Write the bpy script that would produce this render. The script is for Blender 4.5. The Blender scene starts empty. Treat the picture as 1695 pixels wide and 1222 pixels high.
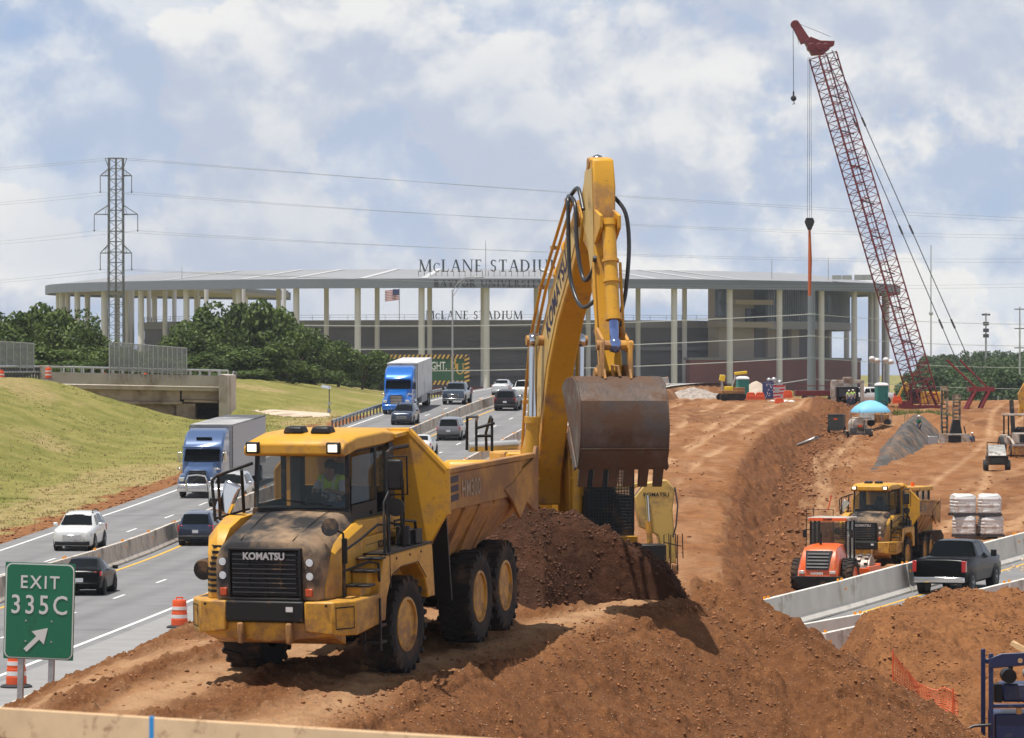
import bpy, math, random
import numpy as np
from mathutils import Vector, Matrix
sc = bpy.context.scene
R = math.radians
CAMZ = 9.0
FPX = 7000.0
# ---------------- camera
cd = bpy.data.cameras.new('camera'); cam = bpy.data.objects.new('camera', cd); sc.collection.objects.link(cam)
cd.sensor_width = 36; cd.lens = 36*FPX/1695; cd.clip_start = .5; cd.clip_end = 20000
cam.location = (0, 0, CAMZ); cam.rotation_euler = (R(90), 0, 0); sc.camera = cam
cd.dof.use_dof = True; cd.dof.focus_distance = 95; cd.dof.aperture_fstop = 14
# ---------------- sky and sun
TOSUN = Vector((-.20, -.13, .97)).normalized()
w = bpy.data.worlds.new('World'); sc.world = w; w.use_nodes = True
nt = w.node_tree; nt.nodes.clear()
def N(t, **k):
    n = nt.nodes.new(t)
    for a, b in k.items(): setattr(n, a, b)
    return n
def M2(op, a, b, c=None):
    n = N('ShaderNodeMath', operation=op)
    for i, v in enumerate((a, b, c)):
        if v is None: continue
        if isinstance(v, (int, float)): n.inputs[i].default_value = v
        else: nt.links.new(v, n.inputs[i])
    return n.outputs[0]
def VM(op, a, b):
    n = N('ShaderNodeVectorMath', operation=op)
    for i, v in enumerate((a, b)):
        if isinstance(v, tuple): n.inputs[i].default_value = v
        else: nt.links.new(v, n.inputs[i])
    return n.outputs[0]
sky = N('ShaderNodeTexSky', sky_type='NISHITA', sun_disc=False)
sky.sun_elevation = math.asin(TOSUN.z); sky.sun_rotation = math.atan2(TOSUN.x, TOSUN.y)
sky.air_density = 1.0; sky.dust_density = .6; sky.ozone_density = 2
tc = N('ShaderNodeTexCoord')
nt.links.new(VM('NORMALIZE', VM('ADD', tc.outputs['Generated'], (0, 0, .22)), (0, 0, 0)), sky.inputs[0])
def cloudfield(off, sc_, det=9, rough=.55, st=(1, 1, 1.2)):
    v = VM('MULTIPLY', tc.outputs['Generated'], st); v = VM('ADD', v, off)
    n = N('ShaderNodeTexNoise'); n.inputs['Scale'].default_value = sc_; n.inputs['Detail'].default_value = det; n.inputs['Roughness'].default_value = rough
    n.inputs['Distortion'].default_value = .1
    nt.links.new(v, n.inputs['Vector']); return n.outputs[0]
OFF = (3.17, .4, 1.23)
c1 = cloudfield(OFF, 21); c2 = cloudfield((OFF[0]+.004, OFF[1], OFF[2]+.009), 21, 9)
big = cloudfield((1.3, 0, .77), 6, 3, .5, (1, 1, 2.2))
dens = M2('ADD', c1, M2('MULTIPLY', M2('SUBTRACT', big, .5), .55))
def ramp(x, a, b, sm=True):
    n = N('ShaderNodeMapRange', clamp=True); n.interpolation_type = 'SMOOTHSTEP' if sm else 'LINEAR'
    nt.links.new(x, n.inputs[0]); n.inputs[1].default_value = a; n.inputs[2].default_value = b; return n.outputs[0]
mask = M2('MAXIMUM', M2('MULTIPLY', ramp(dens, .06, .42), .78), ramp(dens, .42, .52))
lit = ramp(M2('SUBTRACT', c1, c2), -.07, .10)
thick = ramp(big, .46, .66)
lit2 = M2('MULTIPLY', lit, M2('SUBTRACT', 1.0, M2('MULTIPLY', thick, .55)))
def mixc(f, a, b):
    n = N('ShaderNodeMix', data_type='RGBA')
    for s, v in ((n.inputs[0], f), (n.inputs[6], a), (n.inputs[7], b)):
        if isinstance(v, (int, float)): s.default_value = v
        elif isinstance(v, tuple): s.default_value = (*v, 1)
        else: nt.links.new(v, s)
    return n.outputs[2]
ccol = mixc(lit2, (.50, .56, .68), (.86, .855, .835))
sep = N('ShaderNodeSeparateXYZ'); nt.links.new(tc.outputs['Generated'], sep.inputs[0])
zen = N('ShaderNodeMapRange', clamp=True); nt.links.new(sep.outputs[2], zen.inputs[0])
for i_, v_ in enumerate((.12, .75, 1, .38)): zen.inputs[i_+1].default_value = v_
bg1 = N('ShaderNodeBackground'); nt.links.new(sky.outputs[0], bg1.inputs[0]); bg1.inputs[1].default_value = .15
bg2 = N('ShaderNodeBackground'); nt.links.new(ccol, bg2.inputs[0]); nt.links.new(M2('MULTIPLY', zen.outputs[0], .98), bg2.inputs[1])
mx = N('ShaderNodeMixShader'); nt.links.new(mask, mx.inputs[0]); nt.links.new(bg1.outputs[0], mx.inputs[1]); nt.links.new(bg2.outputs[0], mx.inputs[2])
wo = N('ShaderNodeOutputWorld'); nt.links.new(mx.outputs[0], wo.inputs[0])
sd = bpy.data.lights.new('sun', 'SUN'); sd.energy = 5.0; sd.angle = R(.53); sd.color = (1, .955, .89)
so = bpy.data.objects.new('sun', sd); sc.collection.objects.link(so)
so.rotation_euler = TOSUN.to_track_quat('Z', 'Y').to_euler()
sc.view_settings.view_transform = 'Standard'; sc.view_settings.look = 'None'; sc.view_settings.exposure = .12; sc.view_settings.gamma = 1
sc.cycles.max_bounces = 6; sc.cycles.transparent_max_bounces = 12; sc.cycles.volume_bounces = 0
sc.cycles.caustics_reflective = False; sc.cycles.caustics_refractive = False

# ---------------- helpers
def at(px, py, d): return Vector(((px-847.5)*d/FPX, d, CAMZ-(py-611)*d/FPX))
def XX(px, d): return (px-847.5)*d/FPX
def ZZ(py, d): return CAMZ-(py-611)*d/FPX
MATS = {}
def mat(name, col=(.5, .5, .5), rough=.6, metal=0, var=0, vscale=3, dirt=None, damt=0, dscale=1.5, bump=0, bscale=20, alpha=1, emit=None, spec=.5, coat=0, trans=0, wave=None, dlow=None):
    if name in MATS: return MATS[name]
    m = bpy.data.materials.new(name); MATS[name] = m; m.use_nodes = True; t = m.node_tree; b = t.nodes['Principled BSDF']
    L = t.links.new
    b.inputs['Base Color'].default_value = (*col, 1); b.inputs['Roughness'].default_value = rough; b.inputs['Metallic'].default_value = metal
    b.inputs['Specular IOR Level'].default_value = spec; b.inputs['Coat Weight'].default_value = coat; b.inputs['Coat Roughness'].default_value = .08
    b.inputs['Alpha'].default_value = alpha; b.inputs['Transmission Weight'].default_value = trans
    if emit: b.inputs['Emission Color'].default_value = (*emit[:3], 1); b.inputs['Emission Strength'].default_value = emit[3]
    co = t.nodes.new('ShaderNodeTexCoord').outputs['Object']
    def noise(s, det=5, r=.6):
        n = t.nodes.new('ShaderNodeTexNoise'); n.inputs['Scale'].default_value = s; n.inputs['Detail'].default_value = det; n.inputs['Roughness'].default_value = r
        L(co, n.inputs['Vector']); return n.outputs[0]
    def rng(x, a, b_, c=0, d=1):
        n = t.nodes.new('ShaderNodeMapRange'); L(x, n.inputs[0])
        for i, v in enumerate((a, b_, c, d)): n.inputs[i+1].default_value = v
        return n.outputs[0]
    def mix(f, a, b_, bl='MIX'):
        n = t.nodes.new('ShaderNodeMix'); n.data_type = 'RGBA'; n.blend_type = bl
        for s, v in ((n.inputs[0], f), (n.inputs[6], a), (n.inputs[7], b_)):
            if isinstance(v, (int, float)): s.default_value = v
            elif isinstance(v, tuple): s.default_value = (*v, 1)
            else: L(v, s)
        return n.outputs[2]
    c = None
    if var:
        f = rng(noise(vscale), .3, .7)
        c = mix(f, tuple(max(0, x*(1-var)) for x in col), tuple(min(1, x*(1+var)) for x in col))
    if wave:
        wv = t.nodes.new('ShaderNodeTexWave'); wv.wave_type = 'BANDS'; wv.bands_direction = wave[0]; wv.inputs['Scale'].default_value = wave[1]
        wv.inputs['Distortion'].default_value = wave[3] if len(wave) > 3 else 0
        L(co, wv.inputs['Vector'])
        c = mix(wv.outputs[1], tuple(x*wave[2] for x in col), c if c else col)
    if dirt:
        f = rng(noise(dscale, 8, .65), .62-damt*.5, .72-damt*.3)
        c = mix(f, c if c else col, dirt)
        L(rng(f, 0, 1, rough, .9), b.inputs['Roughness'])
    if dlow:
        sx_ = t.nodes.new('ShaderNodeSeparateXYZ'); L(co, sx_.inputs[0]); ad = t.nodes.new('ShaderNodeMath'); ad.operation = 'MULTIPLY'
        L(rng(sx_.outputs[2], dlow[0], dlow[1], 1, 0), ad.inputs[0]); L(rng(noise(5, 8, .7), .42, .60, .15, 1), ad.inputs[1]); c = mix(ad.outputs[0], c if c else col, dlow[2])
        c = mix(rng(noise(14, 4, .7), .60, .68, 0, .55), c, dlow[2])
    if c: L(c, b.inputs['Base Color'])
    if bump:
        bp = t.nodes.new('ShaderNodeBump'); bp.inputs['Strength'].default_value = bump; bp.inputs['Distance'].default_value = .05
        L(noise(bscale), bp.inputs['Height']); L(bp.outputs[0], b.inputs['Normal'])
    return m

class MB:
    """collects shapes into one mesh"""
    def __init__(s): s.v = []; s.f = []; s.mi = []; s.m = 0; s.T = None
    def add(s, vs, fs):
        o = len(s.v)
        if s.T is not None: vs = [s.T @ Vector(v) for v in vs]
        s.v += [tuple(v) for v in vs]; s.f += [[i+o for i in f] for f in fs]; s.mi += [s.m]*len(fs); return s
    def box(s, c, d, r=None, top=None):
        x, y, z = d[0]/2, d[1]/2, d[2]/2; tx, ty = top or (1, 1)
        vs = [(-x, -y, -z), (x, -y, -z), (x, y, -z), (-x, y, -z), (-x*tx, -y*ty, z), (x*tx, -y*ty, z), (x*tx, y*ty, z), (-x*tx, y*ty, z)]
        if r: 
            E = Matrix.Identity(3)
            for a, k in zip('XYZ', r): E = Matrix.Rotation(R(k), 3, a) @ E
            vs = [E @ Vector(v) for v in vs]
        return s.add([(v[0]+c[0], v[1]+c[1], v[2]+c[2]) for v in vs], [(0, 3, 2, 1), (4, 5, 6, 7), (0, 1, 5, 4), (1, 2, 6, 5), (2, 3, 7, 6), (3, 0, 4, 7)])
    def b2(s, x0, x1, y0, y1, z0, z1): return s.box(((x0+x1)/2, (y0+y1)/2, (z0+z1)/2), (x1-x0, y1-y0, z1-z0))
    def hexa(s, p):  # 8 points: bottom ring, top ring
        return s.add(p, [(0, 3, 2, 1), (4, 5, 6, 7), (0, 1, 5, 4), (1, 2, 6, 5), (2, 3, 7, 6), (3, 0, 4, 7)])
    def prism(s, pts, a, b, ax='x'):
        n = len(pts)
        mk = {'x': lambda p, q: (q, p[0], p[1]), 'y': lambda p, q: (p[0], q, p[1]), 'z': lambda p, q: (p[0], p[1], q)}[ax]
        ar = sum(pts[i][0]*pts[(i+1) % n][1]-pts[(i+1) % n][0]*pts[i][1] for i in range(n))
        if (ar < 0) != (ax == 'y'): pts = pts[::-1]
        if a > b: a, b = b, a
        vs = [mk(p, a) for p in pts]+[mk(p, b) for p in pts]
        return s.add(vs, [list(range(n))[::-1], [n+i for i in range(n)]]+[(i, (i+1) % n, n+(i+1) % n, n+i) for i in range(n)])
    def cyl(s, p, q, r, r2=None, n=12, cap=True):
        p = Vector(p); q = Vector(q); r2 = r if r2 is None else r2; d = (q-p)
        if d.length < 1e-6: return s
        d.normalize(); u = d.orthogonal().normalized(); w_ = d.cross(u)
        vs = []
        for c, rr in ((p, r), (q, r2)):
            for i in range(n):
                a = 2*math.pi*i/n+math.pi/n; vs.append(c+(u*math.cos(a)+w_*math.sin(a))*rr)
        fs = [(i, (i+1) % n, n+(i+1) % n, n+i) for i in range(n)]
        if cap: fs += [list(range(n))[::-1], [n+i for i in range(n)]]
        return s.add(vs, fs)
    def tube(s, pts, r, n=8):
        pts = [Vector(p) for p in pts]; u = None; rings = []
        for i, p in enumerate(pts):
            t = (pts[min(i+1, len(pts)-1)]-pts[max(i-1, 0)]).normalized()
            u = t.orthogonal() if u is None else u-t*u.dot(t)
            if u.length < 1e-5: u = t.orthogonal()
            u.normalize(); w_ = t.cross(u); rr = r[i] if isinstance(r, (list, tuple)) else r
            rings.append([p+(u*math.cos(2*math.pi*k/n)+w_*math.sin(2*math.pi*k/n))*rr for k in range(n)])
        vs = [v for g in rings for v in g]; m = len(rings)
        fs = [(j*n+i, j*n+(i+1) % n, (j+1)*n+(i+1) % n, (j+1)*n+i) for j in range(m-1) for i in range(n)]
        fs += [list(range(n))[::-1], [(m-1)*n+i for i in range(n)]]
        return s.add(vs, fs)
    def lathe(s, prof, c=(0, 0, 0), ax='z', n=24, close=False):
        """prof: (radius, height)"""
        vs = []
        for r, h in prof:
            for i in range(n):
                a = 2*math.pi*i/n; x, y = r*math.cos(a), r*math.sin(a)
                p = {'z': (x, y, h), 'x': (h, x, y), 'y': (y, h, x)}[ax]
                vs.append((p[0]+c[0], p[1]+c[1], p[2]+c[2]))
        m = len(prof); fs = [(j*n+i, j*n+(i+1) % n, (j+1)*n+(i+1) % n, (j+1)*n+i) for j in range(m-1) for i in range(n)]
        if not close: fs += [list(range(n))[::-1], [(m-1)*n+i for i in range(n)]]
        return s.add(vs, fs)
    def loft(s, rings, cap=True):
        n = len(rings[0]); m = len(rings); vs = [v for g in rings for v in g]
        fs = [(j*n+i, j*n+(i+1) % n, (j+1)*n+(i+1) % n, (j+1)*n+i) for j in range(m-1) for i in range(n)]
        if cap: fs += [list(range(n))[::-1], [(m-1)*n+i for i in range(n)]]
        return s.add(vs, fs)
    def quad(s, *p): return s.add(p, [tuple(range(len(p)))])
    def ball(s, c, r, n=10, sx=1, sy=1, sz=1):
        m = max(4, n//2); pr = [(max(1e-4, math.sin(math.pi*j/m)), -math.cos(math.pi*j/m)) for j in range(m+1)]
        vs = [(c[0]+q*r*sx*math.cos(2*math.pi*i/n), c[1]+q*r*sy*math.sin(2*math.pi*i/n), c[2]+h*r*sz) for q, h in pr for i in range(n)]
        return s.add(vs, [(j*n+i, j*n+(i+1) % n, (j+1)*n+(i+1) % n, (j+1)*n+i) for j in range(m) for i in range(n)])
    def build(s, name, m, parent=None, loc=None, bevel=0, smooth=30, label=None, fixn=False):
        me = bpy.data.meshes.new(name); me.from_pydata(s.v, [], s.f)
        for q in (m if isinstance(m, (list, tuple)) else [m]): me.materials.append(q)
        if any(s.mi): me.polygons.foreach_set('material_index', s.mi)
        if smooth:
            me.polygons.foreach_set('use_smooth', [True]*len(me.polygons)); me.set_sharp_from_angle(angle=R(smooth))
        me.update()
        o = bpy.data.objects.new(name, me); sc.collection.objects.link(o)
        if parent: o.parent = parent
        if loc is not None: o.location = loc
        if label: o['label'] = label
        if bevel:
            b = o.modifiers.new('bevel', 'BEVEL'); b.width = bevel; b.segments = 2; b.limit_method = 'ANGLE'; b.angle_limit = R(35); b.harden_normals = False
        return o
def tag(o, label=None, cat=None, group=None, kind=None):
    for k, v in (('label', label), ('category', cat), ('group', group), ('kind', kind)):
        if v: o[k] = v
    return o
def thing(name, label, cat, loc=(0, 0, 0), rz=0, group=None, rx=0, ry=0):
    o = bpy.data.objects.new(name, None); sc.collection.objects.link(o); o.location = loc; o.rotation_euler = (rx, ry, rz)
    return tag(o, label, cat, group)
def dup(root, label=None, parent=None, **k):
    c = root.copy(); sc.collection.objects.link(c)
    if parent: c.parent = parent
    if label: c['label'] = label
    for a, b in k.items(): setattr(c, a, b)
    for ch in list(root.children): dup(ch, None, c)
    return c
def text_geo(txt, size=1, ext=.01, off=0, sx=1, align='CENTER', space=1):
    cu = bpy.data.curves.new('lettering', 'FONT'); cu.body = txt; cu.size = size; cu.extrude = ext; cu.offset = off; cu.align_x = align; cu.resolution_u = 3; cu.space_character = space
    o = bpy.data.objects.new('lettering', cu); sc.collection.objects.link(o); bpy.context.view_layer.update()
    me = o.to_mesh(); vs = [Vector((v.co.x*sx, -v.co.z, v.co.y)) for v in me.vertices]; fs = [list(p.vertices) for p in me.polygons]
    o.to_mesh_clear(); bpy.data.objects.remove(o); bpy.data.curves.remove(cu); return vs, fs
# ---------------- numpy noise
def _h(ix, iy, s):
    n = (ix.astype(np.int64)*374761393+iy.astype(np.int64)*668265263+s*982451653) & 0xffffffff
    n = ((n ^ (n >> 13))*1274126177) & 0xffffffff; n = n ^ (n >> 16); return (n & 0xffff)/65535.0
def vn(x, y, s=0):
    ix = np.floor(x); iy = np.floor(y); fx = x-ix; fy = y-iy; fx = fx*fx*fx*(fx*(fx*6-15)+10); fy = fy*fy*fy*(fy*(fy*6-15)+10)
    a = _h(ix, iy, s); b = _h(ix+1, iy, s); c = _h(ix, iy+1, s); d = _h(ix+1, iy+1, s)
    return a+(b-a)*fx+(c-a)*fy+(a-b-c+d)*fx*fy
def fbm(x, y, o=4, s=0, g=.5):
    t = 0; a = 1; n = 0
    for i in range(o):
        c_, s_ = math.cos(i*1.1), math.sin(i*1.1)
        t = t+a*(vn((x*c_-y*s_)*2**i+17*i, (x*s_+y*c_)*2**i, s+i)-.5); n += a; a *= g
    return t/n*2
def sstep(x, a, b): t = np.clip((x-a)/(b-a), 0, 1); return t*t*(3-2*t)
def tab(pts, sm=8):
    ys = np.arange(-100, 1400, 1.0); v = np.interp(ys, [p[0] for p in pts], [p[1] for p in pts])
    k = np.exp(-.5*(np.arange(-3*sm, 3*sm+1)/sm)**2); k /= k.sum()
    v = np.convolve(np.pad(v, 3*sm, 'edge'), k, 'valid'); return lambda d: np.interp(d, ys, v)
# ---------------- terrain
roadX = tab([(-100, -38), (60, -26.6), (100, -23.9), (123.5, -22.4), (157, -20.2), (193, -18.3), (216, -16.9), (260, -13.3), (326, -6.9), (371, -1.9), (420, 4), (500, 14), (600, 28), (800, 60), (1400, 180)], 9)
roadZ = tab([(-100, 0), (200, 0), (250, 1.2), (318, 3.6), (360, 5.3), (400, 6.5), (440, 7.2), (480, 7.4), (560, 7), (800, 3), (1400, 2)], 9)
haulZ = tab([(-100, .3), (120, .2), (150, 0), (200, .15), (240, .5), (280, 1.3), (330, 2.1), (375, 3.4), (430, 5.0), (480, 5.5), (560, 4), (700, 1.5), (900, .2), (1400, 0)], 8)
rampX = tab([(-100, 6), (170, 8), (200, 10), (240, 12.2), (300, 17), (360, 23.5), (430, 31.5), (480, 34), (1400, 60)], 8)
rampZ = tab([(-100, 0), (150, .2), (170, .7), (200, 1.6), (240, 2.8), (300, 4.1), (360, 5.1), (430, 5.9), (470, 6.0), (520, 5), (700, 1), (1400, 0)], 8)
def seg(x, y, pts, slope, power=1):
    """height of a ridge polyline pts (x,y,z) falling off at slope"""
    best = np.full(np.shape(x), -1e9)
    for (x0, y0, z0), (x1, y1, z1) in zip(pts[:-1], pts[1:]):
        dx, dy = x1-x0, y1-y0; t = np.clip(((x-x0)*dx+(y-y0)*dy)/(dx*dx+dy*dy), 0, 1)
        d = np.hypot(x-x0-t*dx, y-y0-t*dy); best = np.maximum(best, z0+t*(z1-z0)-slope*(np.sqrt(d*d+.15)-.35))
    return best
def smax(a, b, k=.35):
    h = np.clip(.5+.5*(a-b)/k, 0, 1); return b+(a-b)*h+k*h*(1-h)
bermZ = tab([(-100, 3), (50, 3.0), (65, 3.66), (72, 4.15), (80, 4.5), (90, 4.7), (100, 4.2), (115, 2.8), (135, .8), (150, 0), (1400, -5)], 2)
bermL = tab([(0, -9), (50, -8.6), (60, -8), (70, -6.8), (90, -4), (110, -1), (130, 2), (1400, 60)], 3)
bermR = tab([(0, -5), (50, -4.4), (60, -3.4), (65, -2.5), (71, -.9), (76, .7), (79, 2.5), (81.5, 3.5), (84, 4.0), (90, 3.7), (100, 3.8), (130, 3.8), (1400, 3.8)], 1)
SPUR = [(2.4, 83.4, 4.6), (3.2, 84.0, 4.88), (4.3, 83.2, 4.62), (5.3, 81.5, 3.68), (6.3, 79.5, 2.62), (7.3, 77.5, 1.7), (8.8, 74.5, .2)]
MND = [(at(1380, 1110, 108)), (at(1450, 1040, 112)), (at(1530, 1002, 117)), (at(1600, 980, 121)), (at(1695, 982, 123)), (at(1900, 970, 126))]
def lump(x, y, s, a): return a*np.maximum(0, fbm(x*s, y*s, 5, 41))
# lines of the side road's barriers
def lineA(y): return 9.57+(y-148)*.34
def lineB(y): return 8.66+(y-134)*.41
def _tracks(x, y):
    e = rampX(y); tr = np.zeros_like(x)
    for k0, wv, ph0 in ((-1.6, .8, 0), (-3.7, .8, .2), (-5.6, 1.3, 1.5), (-7.8, 1.3, 1.7), (-10.5, 1.8, 3), (-12.6, 1.8, 3.1), (-15.5, 1.2, 4)):
        tr = np.maximum(tr, np.exp(-((x-e-k0-wv*np.sin(y*.021+ph0)-1.2*fbm(x*.05, y*.02, 2, 58))/.34)**2))
    return tr
def ground(x, y, fine=True):
    c = roadX(y); rz = roadZ(y); hz = haulZ(y)+.05*np.clip(x-12, 0, 25)*sstep(y, 170, 210)*(1-sstep(y, 320, 380))
    # ---- left of the road: grass bank
    s = (c-8.2)-x
    u = s-11-3.2*sstep(y, 280, 345); soft = np.where(u > 20, u, np.log1p(np.exp(np.clip(u, -20, 20)*1.0)))
    bank = rz-.1+.31*soft-.05*np.clip(s, 0, 3)
    top = 8.25+.1*fbm(x*.1, y*.1, 2, 3)
    bank = -smax(-bank, -top, .8)
    # beyond the bridge: bank falls towards the highway, a shallow channel crosses under the bridge
    far = sstep(y, 352, 368)
    fb = rz-.35+.22*np.log1p(np.exp(np.clip(s-9, -15, 15)))
    fb = np.minimum(np.minimum(fb, np.interp(x, [-60, -29, -25, -20, -15, -8, 4, 30], [8.1, 8.0, 7.2, 6.3, 5.5, 5.2, 4.5, 4])), np.interp(y, [380, 480, 560, 590, 640, 800], [8.2, 7.7, 7.0, 5.9, 3.9, 1.5]))
    ch = np.exp(-((y-388)/17)**2)*sstep(-x, 9, 18)*2.3
    fb = fb-ch
    left = bank*(1-far)+fb*far
    chan = sstep(x, -43, -37)*(1-sstep(x, -24.8, -23.6))*sstep(y, 349, 357)*(1-sstep(y, 382, 388))
    left = left*(1-chan)+np.minimum(left, 4.5)*chan
    left = left*(1-sstep(y, 620, 820))+0*sstep(y, 620, 820)
    # ---- right
    e = rampX(y); top2 = rampZ(y)
    en = e+1.3*fbm(y*.045+0*x, x*.02, 4, 201)+.5*fbm(y*.3, x*.3, 3, 203)
    rampz = top2-.80*np.maximum(0, x-en)-.10*np.maximum(0, 1.2-np.abs(x-en))
    right = smax(hz+0*x, rampz, .3)
    # near berm
    bl = bermL(y); br = bermR(y); bz = bermZ(y)
    bz = bz-.5*np.log1p(np.exp(np.clip((bl-x)*2, -30, 30)))/2-np.interp(y, [83, 88], [.66, 1.7])*np.log1p(np.exp(np.clip((x-br)*3, -30, 30)))/3
    bz = smax(bz, seg(x, y, SPUR, .62), .25)
    base0 = right
    right = smax(right, bz, .3)
    mn = seg(x, y, [tuple(p) for p in MND], .30)
    mn = np.where(y > 121, seg(x, y, [tuple(p) for p in MND], .5), mn)
    mn = mn-np.maximum(0, (9.5+(y-108)*.03)-x)*1.6
    right = smax(right, mn, .4)
    # mounds far right
    right = smax(right, seg(x, y, [tuple(at(1490, 686, 385)), tuple(at(1545, 684, 372)), tuple(at(1580, 690, 366)), tuple(at(1606, 702, 360)), tuple(at(1660, 715, 358)), tuple(at(1760, 720, 356))], .45), .5)
    right = smax(right, seg(x, y, [tuple(at(1570, 682, 470)), tuple(at(1629, 674, 460)), tuple(at(1657, 668, 450)), tuple(at(1690, 671, 440)), tuple(at(1900, 668, 430))], .4), .5)
    # ridge lip at far end of ramp
    right = smax(right, seg(x, y, [tuple(at(1318, 668, 420)), tuple(at(1340, 659, 408)), tuple(at(1365, 664, 396)), tuple(at(1378, 675, 385))], .7), .3)
    n = fbm(x*.35, y*.35, 4, 5)*.12
    rn = n
    if fine:
        flank = np.clip((x-br)/1.5, 0, 1)*(y < 125)+(y >= 125)*np.clip((x-e+.6)/1.5, 0, 1)*(1-sstep(x-e, 6, 9))
        mound = sstep(mn-hz, .1, .8)
        rough = .35+.65*np.maximum(flank, mound)
        nearf = (y < 160)
        rn = n+rough*(fbm(x*1.3, y*1.3, 4, 9)*.10)+nearf*rough*(lump(x, y, 3.0, .26)+fbm(x*9, y*9, 2, 13)*.022)+np.where(nearf, 0, flank*(fbm(x*.7, y*1.6, 4, 17)*.45+lump(x, y*.6, 1.6, .55))+(1-flank)*(fbm(x*1.5, y*.5, 3, 19)*.07+lump(x, y*.5, .9, .10)))
        # ruts and track prints
        ph = x*math.cos(.32)-y*math.sin(.32)*1.0
        lane = sstep(np.sin(ph*2.6+fbm(x*.4, y*.2, 2, 77)*2), -.35, .15); pl = .85*(y < 92)*(x < br+.3)*sstep(x-roadX(y), 10.4, 12.4)*sstep(92-y, 0, 4)
        rn = rn+pl*(1-lane)*(lump(x, y, 3.2, .22)+lump(x, y, 8.0, .10)+fbm(x*7, y*7, 3, 23)*.03+.03)+pl*lane*.012*np.sin((y*.95+x*.3)*2*math.pi/.26+2*np.sign(np.sin(ph*9)))*(fbm(x*.6, y*.6, 2, 29) > -.15)
        rut = np.zeros_like(x)
        for k0 in (-24.2, -22.1, -20.4): rut = rut+np.exp(-((ph-k0+.25*np.sin(y*.12))/.3)**2)
        plat = (y < 92)*(x < br)*(x > bl-2)
        rn = rn-(y > 130)*np.clip(_tracks(x, y), 0, 1)*.10
        rn = rn-plat*rut*(.09+.045*np.sin((y*.95+x*.3)*2*math.pi/.22))
    right = right+rn
    # side road levelled between the barriers
    m = sstep(x-lineA(y), -1.0, 0)*(1-sstep(x-lineB(y), .2, 1.2))*sstep(y, 118, 128)*(1-sstep(y, 235, 250))
    sz = np.interp(y, [100, 148, 186, 260], [-.05, -.03, .7, 1.6])
    right = right*(1-m)+(sz-.06)*m
    # blend with the highway
    er = c+9.75
    a = sstep(x-er, 0, 1.6); inner = rz-.12
    z = inner*(1-a)+right*a
    b = sstep((c-8.0)-x, 0, 2.0)
    z = z*(1-b)+(left+fbm(x*.5, y*.5, 4, 21)*.12*sstep(s, 0, 6))*b
    return z
def gz(x, y): return float(ground(np.array([float(x)]), np.array([float(y)]))[0])
def gmask(x, y):
    """grass, pale track dust, dark soil with painted flank shade"""
    c = roadX(y); s = (c-8.2)-x
    g = sstep(s+fbm(x*.6, y*.3, 3, 31)*1.6, 1.5, 4.0)
    g = np.maximum(g, (y > 520)*1.0)
    g = g*(1-np.exp(-((y-386)/13)**2)*(x > -40)*(1-sstep(-x, 28, 45))*.0)
    br = bermR(y); bl = bermL(y); e = rampX(y)
    ph = x*math.cos(.32)-y*math.sin(.32)
    pale = (y < 92)*(x > bl-1.5)*(1-sstep(x-br, -.8, .4))*(.42+.45*np.sin(ph*2.6+fbm(x*.4, y*.2, 2, 77)*2))
    ra = e-x
    tr = np.zeros_like(x)
    for k0, wv, ph0 in ((-1.6, .8, 0), (-3.7, .8, .2), (-5.6, 1.3, 1.5), (-7.8, 1.3, 1.7), (-10.5, 1.8, 3), (-12.6, 1.8, 3.1), (-15.5, 1.2, 4)):
        tr = np.maximum(tr, np.exp(-((x-e-k0-wv*np.sin(y*.021+ph0)-1.2*fbm(x*.05, y*.02, 2, 58))/.34)**2))
    tr = tr*sstep(fbm(x*.3, y*.05, 3, 55), -.3, .1)
    streak = .35*sstep(fbm((x-rampX(y))*.9+fbm(x*.05, y*.03, 2, 5)*2, y*.035, 3, 51), .0, .35)
    pale = np.maximum(pale, (y > 150)*(ra > -.3)*(x > c+9.75)*(.06+.4*streak+.95*tr))
    th = np.zeros_like(x)
    for k0, q in ((13.0, .0), (15.1, .0), (17.0, .06), (19.2, .06), (20, .16), (22.2, .16)):
        th = np.maximum(th, np.exp(-((x-k0-(y-200)*(.085+q)-1.1*np.sin(y*.03+k0))/.32)**2))
    hl = (y > 130)*(x-e > 4)*(.05+.30*sstep(fbm(x*.5-y*.12, y*.05, 3, 61), -.1, .4)+.6*th)
    pale = np.maximum(pale, hl)
    pale = pale*(y < 130)+(y >= 130)*(pale+(x-e < .3)*.05+.45*fbm(x*1.1, y*.22, 4, 63)*(pale > .02))
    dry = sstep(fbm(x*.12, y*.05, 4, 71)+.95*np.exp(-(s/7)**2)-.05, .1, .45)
    fl = np.maximum((y > 140)*sstep(x-e, -.3, .6)*(1-sstep(x-e, 4.5, 7.5)), (y < 125)*sstep(x-br, -.3, .8)*.8*(x < 9.5-(y-75)*.05))  # flank mask: shade of the slopes painted as darker soil
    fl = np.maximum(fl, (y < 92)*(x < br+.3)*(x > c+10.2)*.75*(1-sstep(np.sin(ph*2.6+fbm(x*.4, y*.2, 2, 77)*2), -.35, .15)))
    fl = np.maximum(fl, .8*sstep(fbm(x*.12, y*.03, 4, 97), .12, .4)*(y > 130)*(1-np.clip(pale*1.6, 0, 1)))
    return np.clip(g, 0, 1), np.clip(pale, 0, 1), np.clip(dry, 0, 1), np.clip(fl, 0, 1)
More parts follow.
